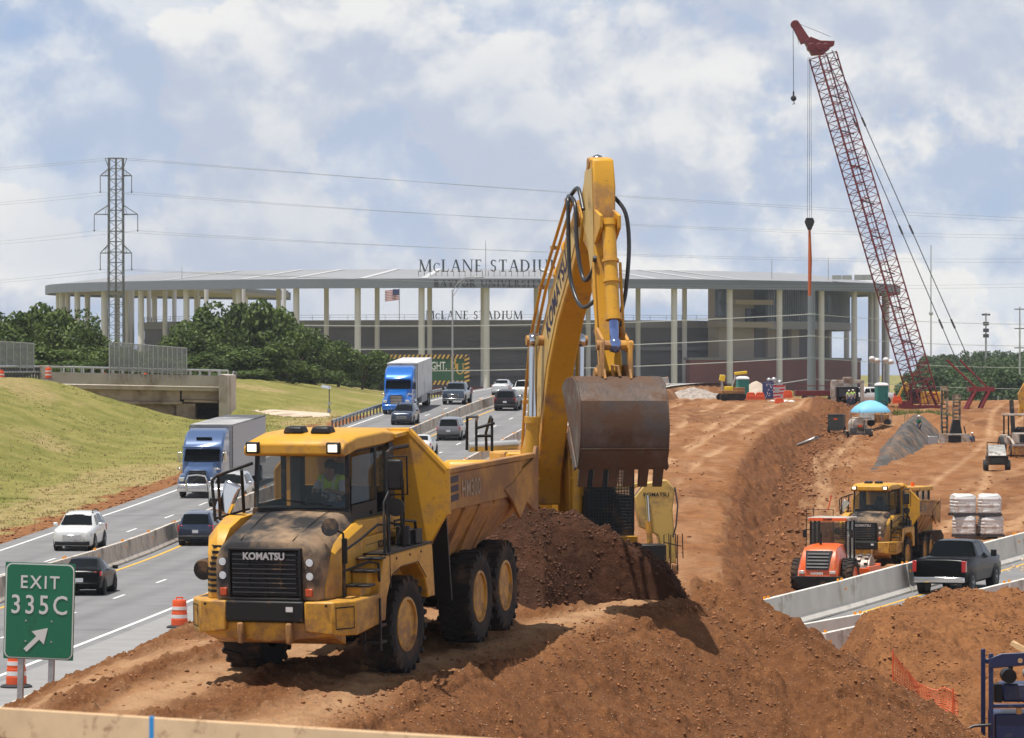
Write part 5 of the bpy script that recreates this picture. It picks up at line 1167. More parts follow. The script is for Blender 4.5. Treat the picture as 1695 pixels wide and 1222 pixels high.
    if vest: cloth('safety_vest', ['wai', 'che', 'shr', 'shl'], .028, M_vest, 1.0, (('shr', 'elr', .3), ('shl', 'ell', .3)))
    h = Vector(P['hb']); b = MB(); b.ball((0, h.y+.012, h.z+.075), .108, 14, .92, 1.08, .95)
    if hat: b.cyl((0, h.y-.03, h.z+.08), (0, h.y-.03, h.z+.09), .14, n=16); b.build('hard_hat', M_hat, t, smooth=60)
    else:
        b.T = None; o = b.build('hair', M_hair, t, smooth=60); o.scale = (1.0, 1, 1); o.location.y = .012
    f = MB()
    for s in (-1, 1): f.ball((s*.032, h.y-.088, h.z+.055), .012, 6)
    f.build('eyes', mat('eye_dark', (.02, .015, .01), .3), t); f = MB(); f.hexa([(-.012, h.y-.095, h.z+.015), (.012, h.y-.095, h.z+.015), (.016, h.y-.07, h.z+.01), (-.016, h.y-.07, h.z+.01), (-.005, h.y-.09, h.z+.055), (.005, h.y-.09, h.z+.055), (.008, h.y-.07, h.z+.055), (-.008, h.y-.07, h.z+.055)]); f.ball((0, h.y-.082, h.z-.012), .018, 6, 1.3, .5, .35)
    f.build('nose_and_mouth', M_skin, t, smooth=60)
    if vest:
        c = Vector(P['che']); b = MB()
        for s in (-1, 1):
            b.tube([(s*.09, c.y-.155, c.z-.20), (s*.10, c.y-.165, c.z-.02), (s*.11, c.y-.10, c.z+.12), (s*.11, c.y, c.z+.16), (s*.11, c.y+.11, c.z+.08)], .016, 5)
        b.tube([(.17*math.cos(a), c.y+.015+.155*math.sin(a), c.z-.13) for a in [i*math.pi/9 for i in range(19)]], .016, 5); b.build('reflective_stripe', M_silv, t)
    return t
# ---------------- haul truck with articulated dump bed
M_kom = mat('machine_yellow', (.64, .33, .03), .42, dirt=(.34, .19, .09), damt=.22, dscale=1.1, spec=.4, var=.04, dlow=(.6, 2.2, (.22, .11, .05)))
M_komd = mat('dusty_machine_yellow', (.55, .27, .04), .6, dirt=(.30, .16, .075), damt=.5, dscale=.8, dlow=(.6, 3.4, (.20, .095, .045)))
M_kgrey = mat('dusty_charcoal', (.026, .025, .026), .5, dirt=(.30, .20, .12), damt=.36, dscale=1.1, spec=.35)
M_kdark = mat('charcoal_plastic', (.014, .013, .014), .5, spec=.3, dirt=(.15, .09, .05), damt=.12, dscale=2)
M_tyre = mat('dusty_tyre', (.018, .016, .016), .8, spec=.3, dirt=(.085, .052, .034), damt=.25, dscale=1.6)
M_bed = mat('worn_bed_steel', (.22, .10, .05), .75, var=.35, vscale=2.5)
M_cabg = mat('tinted_cab_glass', (.05, .075, .075), .03, spec=.6, alpha=.42)
M_lampon = mat('lit_work_lamp', (.9, .85, .75), .2, emit=(1, .82, .55, 1.3))
M_seat = mat('black_seat', (.02, .02, .022), .8)
def big_wheel(T, x, y, t, r=.81, w_=.60, rimc=M_kom, name='wheel', rot=0, zoff=0):
    s = 1 if x > 0 else -1; b = MB(); b.T = T
    b.lathe([(r*.52, -w_*.42), (r*.70, -w_*.48), (r*.88, -w_*.49), (r*.955, -w_*.44), (r*.965, 0), (r*.955, w_*.44), (r*.88, w_*.49), (r*.70, w_*.48), (r*.52, w_*.42)], (x, y, r+zoff), 'x', 40, close=True)
    n = 22
    for i in range(n):
        for side in (-1, 1):
            a = 2*math.pi*(i+(.5 if side > 0 else 0))/n+rot; q = []
            for (xx, da, rr) in ((.02, .16, .955), (.02, .05, .955), (.47, -.06, .945), (.47, .07, .945), (.02, .155, 1.0), (.02, .055, 1.0), (.455, -.045, .995), (.455, .06, .995)):
                aa = a+da; q.append((x+side*xx*w_, y+rr*r*math.cos(aa), r+zoff+rr*r*math.sin(aa)))
            b.hexa(q); q2 = [(x+side*w_*.455, y+rr*r*math.cos(a+da), r+zoff+rr*r*math.sin(a+da)) for rr, da in ((.99, -.04), (.99, .055), (.87, .05), (.87, -.03))]; q3 = [(x+side*w_*.51, p[1], p[2]) for p in q2]; b.hexa(q2+q3)
    tyre = b.build(name, M_tyre, t, smooth=30)
    b = MB(); b.T = T; e = x+s*w_*.40
    pr = [(r*.56, 0), (r*.555, .035), (r*.50, .04), (r*.475, .0), (r*.45, -.22), (r*.30, -.24), (r*.28, -.14), (r*.21, -.12), (r*.20, -.04), (.01, -.03)]
    b.lathe([(q, s*h) for q, h in pr], (e, y, r+zoff), 'x', 32); 
    for i in range(12): a = i*math.pi/6; b.cyl((e+s*-.24, y+r*.36*math.cos(a), r+zoff+r*.36*math.sin(a)), (e+s*-.20, y+r*.36*math.cos(a), r+zoff+r*.36*math.sin(a)), .025, n=6)
    b.build('rim', rimc, tyre, smooth=40); return tyre
def haul_truck(label, loc, rz, rx, bend, detail=True, brand='KOMATSU', model='HM300', ry=0):
    t = thing('dump_truck', label, 'dump truck', loc, rz, None, rx, ry)
    I = Matrix.Identity(4); TR = Matrix.Translation((0, 1.5, 0)) @ Matrix.Rotation(R(bend), 4, 'Z')
    # bumper
    b = MB()
    for s in (-1, 1):
        b.loft([[(s*.68, -2.62, .98), (s*.68, -2.62, 1.46), (s*.68, -2.1, 1.46), (s*.68, -2.1, .98)], [(s*1.16, -2.56, .92), (s*1.16, -2.56, 1.46), (s*1.16, -2.0, 1.46), (s*1.16, -2.0, .92)], [(s*1.42, -2.22, .90), (s*1.42, -2.22, 1.46), (s*1.30, -1.9, 1.46), (s*1.30, -1.9, .90)], [(s*1.46, -1.30, .98), (s*1.46, -1.30, 1.46), (s*1.30, -1.30, 1.46), (s*1.30, -1.30, .98)]])
    b.b2(-1.30, 1.30, -2.3, -1.30, 1.40, 1.455)
    b.build('bumper', M_kom, t, bevel=.03)
    b = MB(); b.b2(-.675, .675, -2.64, -2.25, 1.13, 1.465); b.build('bumper_center', M_kdark, t, bevel=.03)
    b = MB(); b.loft([[(x, -2.56+abs(x)*.05, .80+abs(x)*.10), (x, -2.58+abs(x)*.05, 1.12), (x, -1.9, 1.12), (x, -1.9, .70)] for x in (-1.1, -.7, 0, .7, 1.1)]); b.build('belly_guard', M_kom, t, bevel=.02)
    for s in (-.42, .42): b = MB(); b.box((s, -2.62, .95), (.10, .12, .34)); b.build('tow_eye', M_komd, t, bevel=.03)
    if detail: b = MB(); b.b2(.38, .50, -2.652, -2.645, 1.30, 1.38); b.build('sticker', M_refl, t)
    # nose
    hood = [(-2.52, 2.28, .60, .84), (-2.46, 2.40, .64, .90), (-2.2, 2.50, .66, .93), (-1.5, 2.66, .72, .96), (-.93, 2.76, .80, .98)]
    b = MB(); b.loft([[(-wb, y, 1.47), (-wb, y, zt-.34), (-wb*.93, y, zt-.15), (-wt, y, zt), (0, y, zt+.03), (wt, y, zt), (wb*.93, y, zt-.15), (wb, y, zt-.34), (wb, y, 1.47)] for y, zt, wt, wb in hood]); b.build('hood', M_kgrey, t, smooth=40, bevel=.025)
    b = MB(); b.b2(-.60, .60, -2.57, -2.50, 1.52, 2.26); b.build('grille', MATS['black_plastic'], t, bevel=.03)
    b = MB()
    for i in range(9): b.box((0, -2.585, 1.60+.075*i), (1.10, .03, .028), (-25, 0, 0))
    for x in (-.28, 0, .28): b.box((x, -2.58, 1.88), (.03, .02, .68))
    b.build('grille_bar', M_kdark, t)
    fr = MB(); 
    for x0, x1, z0, z1 in ((-.63, -.59, 1.49, 2.30), (.59, .63, 1.49, 2.30), (-.63, .63, 1.47, 1.51), (-.63, .63, 2.27, 2.31)): fr.b2(x0, x1, -2.60, -2.50, z0, z1)
    fr.build('grille_frame', M_kdark, t, bevel=.01)
    if detail: vs, fs = text_geo(brand, .155, .008, .006, 1.0); b = MB(); b.add([v+Vector((0, -2.605, 2.13)) for v in vs], fs); b.build('lettering', mat('brushed_badge', (.55, .55, .55), .3, .7), t, smooth=0)
    for s in (-1, 1):
        for z in (2.08, 1.86): b = MB(); b.cyl((s*.755, -2.53, z), (s*.755, -2.49, z), .062, n=16); o = b.build('headlight', M_chrome, t, smooth=50); b = MB(); b.cyl((s*.755, -2.536, z), (s*.755, -2.53, z), .048, n=16); b.build('lens', M_lamp, o)
        b = MB(); b.box((s*.74, -2.53, 1.60), (.12, .05, .12)); b.build('turn_signal', mat('orange_lens2', (.55, .08, .02), .25), t, bevel=.01)
    # side covers with louvres
    for s in (-1, 1):
        b = MB(); b.loft([[(s*.86, y, 1.47), (s*.86, y, z1-.02), (s*(xo-.16), y, z1), (s*xo, y, z1-.16), (s*(xo+.02), y, 1.47)] for y, z1, xo in ((-2.36, 1.95, 1.02), (-2.22, 2.35, 1.14), (-1.95, 2.58, 1.24), (-1.5, 2.70, 1.30), (-1.0, 2.72, 1.30), (-.92, 2.66, 1.28))] if s < 0 else
                      [[(s*.84, y, 1.47), (s*.86, y, z1-.02), (s*(xo-.08), y, z1), (s*xo, y, z1-.10), (s*xo, y, 1.47)] for y, z1, xo in ((-2.30, 1.75, .93), (-2.05, 2.25, .98), (-1.6, 2.44, 1.02), (-.95, 2.62, 1.05))])
        b.build('side_cover', M_kom, t, smooth=45, bevel=.02)
    b = MB()
    for i in range(9):
        z = 1.56+i*.088; q = max(0, (z-1.93))*.38
        b.hexa([(-.88, -2.372+q, z), (-1.03, -2.372+q, z), (-1.0, -2.30+q, z), (-.88, -2.30+q, z), (-.88, -2.372+q, z+.045), (-1.03, -2.372+q, z+.045), (-1.0, -2.30+q, z+.045), (-.88, -2.30+q, z+.045)])
        b.hexa([(-1.03, -2.372+q, z), (-1.155, -2.225+q, z), (-1.10, -2.2+q, z), (-1.0, -2.30+q, z), (-1.03, -2.372+q, z+.045), (-1.155, -2.225+q, z+.045), (-1.10, -2.2+q, z+.045), (-1.0, -2.30+q, z+.045)])
    b.build('louvre', MATS['black_plastic'], t)
    b = MB(); b.cyl((-1.26, -2.16, 1.90), (-1.26, -1.86, 1.90), .17, n=20); b.cyl((-1.26, -2.2, 1.90), (-1.26, -2.16, 1.90), .15, .17, 20); b.build('air_intake', M_kdark, t, smooth=50)
    b = MB()
    for x_, y_, x2, y2 in ((1.20, -2.545, 1.40, -2.27), (-1.20, -2.545, -1.40, -2.27)):
        for za, zb in ((1.02, 1.03), (1.36, 1.37)): b.tube([(x_, y_, za), (x2, y2, za)], .006, 4); b.tube([(x_, y_, zb), (x2, y2, zb)], .006, 4)
        b.tube([(x_, y_, 1.02), (x_, y_, 1.37)], .006, 4); b.tube([(x2, y2, 1.02), (x2, y2, 1.37)], .006, 4)
    for x_ in (-.45, .45): b.tube([(x_, -2.47, 2.425), (x_*1.1, -1.5, 2.69), (x_*1.15, -.95, 2.79)], .007, 4)
    for z_ in (1.75, 2.2): b.tube([(1.063, -.9, z_), (1.063, .95, z_)], .005, 4)
    b.tube([(1.064, -.1, 1.5), (1.064, -.1, 2.3)], .006, 4); b.tube([(1.445, -.72, 1.70), (1.445, -.3, 1.8), (1.445, .45, 1.8), (1.445, .82, 1.5)], .008, 4)
    b.build('panel_seam', M_kdark, t)
    b = MB()
    for x_ in (-1.05, -.78, .78, 1.05): b.cyl((x_, -2.60, 1.40), (x_, -2.585, 1.40), .022, n=8)
    for y_ in (-.5, .1, .6): b.cyl((1.44, y_, 1.95), (1.452, y_, 1.95), .022, n=8)
    b.build('bolt', M_kdark, t)
    # cab: frame, glass, roof
    x0, x1, y0, y1, z0, z1 = -.88, .80, -.95, .95, 2.30, 3.74
    b = MB(); b.b2(x0, x1, y0+.02, y1, 2.0, 2.62)
    b.hexa([(x0-.03, y0-.04, 2.60), (x1+.03, y0-.04, 2.60), (x1+.03, y0+.3, 2.60), (x0-.03, y0+.3, 2.60), (x0, y0-.02, 2.80), (x1, y0-.02, 2.80), (x1, y0+.3, 2.80), (x0, y0+.3, 2.80)])
    def post(xa, ya, xb, yb, w_=.07): b.hexa([(xa-w_/2, ya-w_/2, 2.62), (xa+w_/2, ya-w_/2, 2.62), (xa+w_/2, ya+w_/2, 2.62), (xa-w_/2, ya+w_/2, 2.62), (xb-w_/2, yb-w_/2, z1), (xb+w_/2, yb-w_/2, z1), (xb+w_/2, yb+w_/2, z1), (xb-w_/2, yb+w_/2, z1)])
    for x in (x0+.03, x1-.03): post(x, y0+.03, x*.98, y0+.13); post(x, .25, x*.99, .27, .08); post(x, y1-.1, x*.98, y1-.1, .2)
    b.b2(x0+.05, x1-.05, y1-.06, y1, 2.6, 3.0); b.b2(x0, x1, y0+.1, y1, z1-.05, z1)
    b.build('cab_frame', M_kdark, t, bevel=.015)
    b = MB(); b.quad((x0+.05, y0, 2.80), (x1-.05, y0, 2.80), (x1-.07, y0+.10, z1-.04), (x0+.07, y0+.10, z1-.04)); b.build('windshield', M_cabg, t)
    for s, xx in ((1, x1), (-1, x0)):
        b = MB(); b.quad((xx*1.0, y0+.14, 2.86), (xx, .20, 2.86), (xx*.99, .22, 3.62), (xx*.99, y0+.22, 3.62)); b.build('side_window', M_cabg, t)
        b = MB(); b.quad((xx*1.0, .33, 2.95), (xx, .78, 2.95), (xx*.99, .78, 3.62), (xx*.99, .34, 3.62)); b.build('side_window', M_cabg, t)
        b = MB(); b.b2(min(xx, xx+s*.02), max(xx, xx+s*.02), y0+.10, .24, 2.32, 2.84); b.b2(min(xx+s*.02, xx+s*.05), max(xx+s*.02, xx+s*.05), -.05, .1, 2.62, 2.68); b.build('door', M_kdark, t, bevel=.01)
    b = MB(); b.quad((x1-.1, y1-.03, 3.02), (x0+.1, y1-.03, 3.02), (x0+.1, y1-.03, 3.66), (x1-.1, y1-.03, 3.66)); b.build('rear_window', M_cabg, t)
    b = MB(); b.tube([(.5, y0-.03, 2.84), (.15, y0-.035, 2.87), (-.35, y0-.03, 2.93)], .012, 5); b.build('wiper', M_black, t)
    rf = MB(); rf.loft([[(x0-.04, y, za), (x0-.04, y, zb-.07), (x0+.10, y, zb), (x1-.10, y, zb), (x1+.04, y, zb-.07), (x1+.04, y, za)] for y, za, zb in ((-1.20, 3.70, 3.86), (-1.12, 3.66, 3.93), (-.6, 3.73, 4.0), (.6, 3.73, 4.0), (1.05, 3.76, 3.94))]); rf.build('roof', M_kom, t, smooth=40, bevel=.02)
    for xx in (x0+.13, x1-.13):
        b = MB(); b.box((xx, -1.205, 3.80), (.24, .08, .19)); o = b.build('work_lamp', M_kdark, t, bevel=.02); b = MB(); b.box((xx, -1.25, 3.80), (.16, .012, .12)); b.build('lens', M_lampon, o, bevel=.01)
    for xx in (-.26, .22): b = MB(); b.box((xx, -.55, 4.05), (.36, .30, .11), None, (.8, .8)); b.build('roof_unit', M_kdark, t, bevel=.03)
    # inside
    b = MB(); b.box((-.05, .42, 2.50), (.5, .5, .16)); b.box((-.05, .64, 2.86), (.48, .14, .68)); b.box((-.05, .66, 3.3), (.28, .10, .2)); b.build('seat', M_seat, t, bevel=.04)
    b = MB(); b.lathe([(.19, -.014), (.21, 0), (.19, .014), (.17, 0)], (0, 0, 0), 'z', 20, close=True); b.cyl((0, 0, 0), (0, 0, -.4), .03, n=8); b.box((0, 0, 0), (.36, .03, .02)); o = b.build('steering_wheel', M_blackp, t); o.location = (-.05, -.22, 2.88); o.rotation_euler = (R(28), 0, 0)
    b = MB(); b.b2(x0+.08, x1-.08, y0+.12, y0+.42, 2.62, 2.80); b.build('dashboard', M_blackp, t, bevel=.04)
    # yellow flank under the cab, deck, fenders
    b = MB(); b.b2(.76, 1.06, -.93, 1.0, 1.47, 2.32); b.prism([(-.93, 2.32), (1.0, 2.32), (1.0, 2.55), (-.93, 2.60)], .80, .98, 'x'); b.build('flank_panel', M_kom, t, bevel=.02)
    b = MB()
    for i in range(6): b.box((.99, .72, 2.10+i*.07), (.03, .30, .035))
    b.build('flank_vent', M_kdark, t)
    b = MB(); b.b2(-1.30, -.80, -.90, 1.0, 1.47, 2.30); b.build('flank_panel', M_kom, t, bevel=.02)
    if detail:
        vs, fs = text_geo(brand, .17, .004, .006, .95); b = MB(); b.add([Vector((1.068, v.x+.02, v.z+2.10)) for v in vs], fs); b.build('lettering', mat('dark_blue_letters', (.05, .045, .09), .5), t, smooth=0)
    for s in (-1, 1):
        b = MB(); b.prism([(-1.28, 1.0), (-1.02, 1.0), (-.95, 1.35), (-.72, 1.68), (-.3, 1.78), (.45, 1.78), (.78, 1.50), (.90, 1.15), (1.22, 1.15), (1.14, 2.0), (1.05, 2.04), (-1.05, 2.04), (-1.28, 1.45)], s*.92, s*1.44, 'x'); b.build('fender', M_kom, t, bevel=.02)
        b = MB(); b.b2(min(s*.95, s*1.46), max(s*.95, s*1.46), -.98, 1.08, 2.045, 2.075); b.build('deck_tread', M_kdark, t)
        big_wheel(I, 1.14 if s > 0 else -1.28, 0, t, w_=.60 if s > 0 else .68)
    for i, (yy, z) in enumerate(((-1.78, 1.47), (-1.62, 1.66), (-1.38, 1.87), (-1.14, 2.05))):
        if i: b = MB(); b.b2(1.04, 1.46, yy-.14, yy+.14, z-.05, z-.01); b.build('step', M_kdark, t, bevel=.01)
    b = MB(); b.prism([(-1.9, 1.46), (-1.0, 1.46), (-1.0, 2.0), (-1.2, 2.0), (-1.2, 1.82), (-1.46, 1.82), (-1.46, 1.62), (-1.72, 1.62), (-1.72, 1.47)], 1.05, 1.30, 'x'); b.build('stair_box', M_kom, t, bevel=.01)
    b = MB()
    for z in (.95, .68): b.b2(1.20, 1.50, -1.42, -1.14, z-.02, z+.02)
    b.b2(1.48, 1.51, -1.42, -1.38, .55, 1.40); b.b2(1.20, 1.23, -1.42, -1.38, .55, 1.3); b.build('lower_ladder', M_kdark, t)
    # handrails and mirrors
    def rail(pts, r=.022, nm='handrail'): b = MB(); b.tube(pts, r, 8); b.build(nm, M_kdark, t, smooth=60)
    rail([(1.12, -2.0, 1.47), (1.14, -2.0, 2.42)], .03); rail([(1.15, -2.0, 2.42), (1.14, -1.98, 2.02)], .05)
    rail([(1.14, -2.0, 2.22), (1.22, -1.5, 2.36), (1.32, -.98, 2.55), (1.42, -.8, 2.52), (1.43, -.78, 1.5)]); rail([(1.14, -2.0, 1.90), (1.3, -1.35, 1.98), (1.40, -1.2, 1.94), (1.42, -1.18, 1.47)])
    b = MB(); b.cyl((.98, -2.18, 2.62), (.98, -2.12, 2.60), .15, .13, 20); b.tube([(.98, -2.1, 2.6), (1.13, -2.0, 2.5), (1.14, -2.0, 2.3)], .02, 6); b.build('round_mirror', M_kdark, t, smooth=50)
    rail([(1.36, -.62, 2.06), (1.36, -.62, 3.70), (1.38, -.4, 3.74), (1.44, .1, 3.74)], .035); rail([(1.36, -.62, 3.62), (1.66, -.5, 3.62), (1.66, -.5, 3.0), (1.36, -.62, 3.0)], .018); rail([(1.36, .05, 2.06), (1.36, .05, 3.2), (1.36, -.62, 3.2)], .028); rail([(1.40, -.9, 2.06), (1.40, -.9, 2.9), (1.38, -.62, 3.05)], .022); rail([(1.36, -.62, 2.55), (1.62, -.6, 2.5)], .02); rail([(1.36, -.5, 2.9), (1.5, -.4, 2.7), (1.55, -.5, 2.45)], .022)
    b = MB(); b.box((1.50, -.62, 3.33), (.27, .09, .50)); b.build('mirror', M_kdark, t, bevel=.04)
    b = MB(); b.cyl((1.52, -.68, 2.80), (1.52, -.60, 2.80), .15, .13, 20); b.build('round_mirror', M_kdark, t, smooth=50)
    b = MB(); b.cyl((1.25, .3, 2.08), (1.25, .3, 2.40), .12, n=14); b.box((1.25, .65, 2.2), (.3, .3, .24)); b.tube([(1.2, .1, 2.1), (1.3, .2, 2.5), (1.35, .6, 2.45), (1.25, .9, 2.1)], .03, 6); b.build('deck_equipment', M_kdark, t, bevel=.015)
    rail([(-1.32, -1.5, 2.62), (-1.36, -1.5, 3.28), (-1.3, -1.46, 3.36), (-.90, -.9, 3.52)], .028); rail([(-1.32, -1.3, 2.62), (-1.27, -1.45, 3.36)], .026); rail([(-1.2, -.6, 2.6), (-1.05, -1.0, 3.42)], .03); rail([(-1.32, -1.5, 2.66), (-.92, -1.0, 2.78)], .02)
    b = MB(); b.box((-1.18, -1.28, 2.98), (.30, .10, .56), (0, 24, 0)); b.build('mirror', M_chrome, t, bevel=.05)
    # chassis and rear
    b = MB(); b.b2(-.55, .55, -1.9, 1.4, .75, 1.5); b.build('front_chassis', M_kdark, t)
    b = MB(); b.T = TR; b.b2(-.5, .5, -.2, 5.0, .72, 1.35); b.cyl((-1.1, 2.4, .81), (1.1, 2.4, .81), .2, n=10); b.cyl((-1.1, 4.1, .81), (1.1, 4.1, .81), .2, n=10); b.build('rear_chassis', M_kdark, t)
    for yy in (2.4, 4.1):
        for s in (-1, 1): big_wheel(TR, s*1.14, yy, t, rot=yy)
    for s in (-1, 1):
        b = MB(); b.T = TR; b.hexa([(s*.9, .62, 1.0), (s*1.40, .62, .95), (s*1.40, .68, .95), (s*.9, .68, 1.0), (s*.9, .45, 2.2), (s*1.38, .45, 2.45), (s*1.38, .51, 2.45), (s*.9, .51, 2.2)]); b.build('mud_flap', M_blackp, t)
        b = MB(); b.T = TR; b.cyl((s*.75, 1.0, 1.1), (s*.85, 2.6, 1.75), .10, n=12); b.build('lift_cylinder', M_kdark, t, smooth=50)
    # dump bed: outer shell, hollow inside
    def ring(y, xb, zb, xm, zm, xt, zt, off=0): return [(-xt+off, y, zt), (-xm+off, y, zm+off*.4), (-xb+off, y, zb+off), (xb-off, y, zb+off), (xm-off, y, zm+off*.4), (xt-off, y, zt)]
    secs = [(.22, .95, 1.62, 1.42, 2.48, 1.45, 3.14), (3.2, .98, 1.50, 1.42, 2.30, 1.46, 3.03), (4.6, 1.05, 1.70, 1.43, 2.22, 1.47, 2.98), (5.95, 1.15, 2.0, 1.44, 2.25, 1.48, 2.94)]
    b = MB(); b.T = TR; O = [ring(*s_) for s_ in secs]; I2 = [ring(s_[0], *s_[1:], off=.09) for s_ in secs]
    vs = [v for r_ in O for v in r_]+[v for r_ in I2 for v in r_]; n = 6; m = len(secs); fs = []
    for j in range(m-1):
        for i in range(n-1):
            a, c = j*n+i, (j+1)*n+i; fs.append((a, a+1, c+1, c)); o = m*n; fs.append((a+o, c+o, c+1+o, a+1+o))
        for i in (0, n-1): a, c = j*n+i, (j+1)*n+i; o = m*n; fs.append((a, c, c+o, a+o) if i == 0 else (a, a+o, c+o, c))
    for i in range(n-1): a = (m-1)*n+i; fs.append((a, a+1, a+1+m*n, a+m*n))
    b.add(vs, fs); bed = b.build('dump_bed', M_komd, t, smooth=0)
    b = MB(); b.T = TR; b.add([(x*.93, .36, z) for x, z in ((-.95, 1.7), (.95, 1.7), (1.42, 2.5), (1.44, 3.13), (-1.44, 3.13), (-1.42, 2.5))]+[(x*.93, 4.4, z+.3) for x, z in ((-.9, 1.7), (.9, 1.7))], [(0, 1, 2, 3, 4, 5), (0, 6, 7, 1)]); b.build('bed_floor', M_bed, bed)
    for s in (-1, 1):
        b = MB(); b.T = TR; b.hexa([(s*1.36, .22, 3.125), (s*1.52, .22, 3.125), (s*1.54, 5.9, 2.93), (s*1.38, 5.9, 2.93), (s*1.36, .22, 3.22), (s*1.52, .22, 3.22), (s*1.54, 5.9, 3.02), (s*1.38, 5.9, 3.02)]); b.build('bed_rail', M_komd, bed, bevel=.015)
        b = MB(); b.T = TR; b.hexa([(s*1.46, .24, 2.50), (s*1.50, .24, 2.50), (s*1.52, 5.0, 2.36), (s*1.48, 5.0, 2.36), (s*1.46, .24, 3.12), (s*1.50, .24, 3.12), (s*1.52, 5.0, 2.95), (s*1.48, 5.0, 2.95)]) 
        b.prism([(4.2, 2.3), (4.7, 1.95), (5.2, 2.2), (5.6, 2.02), (5.95, 1.95), (6.08, 3.12), (5.92, 3.14), (5.75, 2.92), (4.9, 2.78), (4.3, 2.62), (3.7, 2.55)], s*1.49, s*1.55, 'x'); b.build('bed_side_plate', M_komd, bed, bevel=.012)
        for yy in (1.3, 2.3, 3.3):
            b = MB(); b.T = TR; b.hexa([(s*.98, yy, 1.60), (s*.98, yy+.14, 1.60), (s*1.43, yy+.14, 2.50), (s*1.43, yy, 2.50), (s*1.06, yy, 1.55), (s*1.06, yy+.14, 1.55), (s*1.50, yy+.14, 2.48), (s*1.50, yy, 2.48)]); b.build('bed_rib', M_komd, bed)
    b = MB(); b.T = TR; b.prism([(-.86, 3.86), (.86, 3.86), (1.50, 3.20), (1.50, 2.46), (.98, 1.62), (-.98, 1.62), (-1.50, 2.46), (-1.50, 3.20)], .12, .20, 'y'); b.build('headboard', M_kom, bed, bevel=.015)
    b = MB(); b.T = TR
    hb = [(-1.50, 2.46), (-1.50, 3.20), (-.86, 3.86), (.86, 3.86), (1.50, 3.20), (1.50, 2.46)]
    for p, q in zip(hb[:-1], hb[1:]): b.cyl((p[0], .16, p[1]), (q[0], .16, q[1]), .055, n=6)
    for x in (.45, -.45): b.b2(x-.03, x+.03, .05, .12, 1.8, 3.8)
    b.build('headboard_rim', M_kom, bed, smooth=0)
    b = MB(); b.T = TR; b.hexa([(-.86, .16, 3.84), (.86, .16, 3.84), (.86, .5, 3.84), (-.86, .5, 3.84), (-.86, .16, 3.90), (.86, .16, 3.90), (.86, .5, 3.88), (-.86, .5, 3.88)]) if False else b.b2(-.84, .84, -.55, .16, 3.80, 3.86); b.build('canopy_lip', M_kom, bed)
    b = MB(); b.T = TR
    for i in range(3): b.hexa([(1.515, .55, 2.62+i*.16), (1.52, .95, 2.63+i*.16), (1.521, .95, 2.63+i*.16), (1.516, .55, 2.62+i*.16), (1.515, .55, 2.72+i*.16), (1.52, .95, 2.73+i*.16), (1.521, .95, 2.73+i*.16), (1.516, .55, 2.72+i*.16)]) if False else b.b2(1.508, 1.512, .34, .82, 2.64+i*.155, 2.75+i*.155)
    b.build('side_stripe', mat('faded_navy_stripe', (.055, .045, .06), .7), bed, smooth=0)
    vs, fs = text_geo(model, .40, .003, .008, .95, align='LEFT', space=1.05); b = MB(); b.T = TR; b.add([Vector((1.515+.004*v.x, v.x+1.0, v.z+2.66-v.x*.03)) for v in vs], fs); b.build('lettering', mat('pale_letters', (.66, .55, .42), .7), bed, smooth=0)
    return t
p1 = at(545, 1105, 70)
P4 = R(3.6)
gy = gz(p1.x, p1.y)
ht = haul_truck('big dusty yellow dump truck with grey hood, nearest on the dirt berm', (p1.x, p1.y, 4.0), R(-20), P4, 5.0)
ht2 = haul_truck('smaller yellow dump truck parked behind the orange roller', (XX(1452, 190), 190, -.12), R(-19), 0, 4)
# a man at the wheel of each truck's cab; the near one shows
op = person('man in a hi-vis vest at the steering wheel of the near dump truck', (0, 0, 0), 0, 'sit', hat=False)
bpy.context.view_layer.update()
def seat_in(o, truck, off):
    Mx = truck.matrix_world @ Matrix.Translation(off); o.location = Mx.translation; o.rotation_euler = Mx.to_euler()
seat_in(op, ht, (-.05, .38, 2.66))
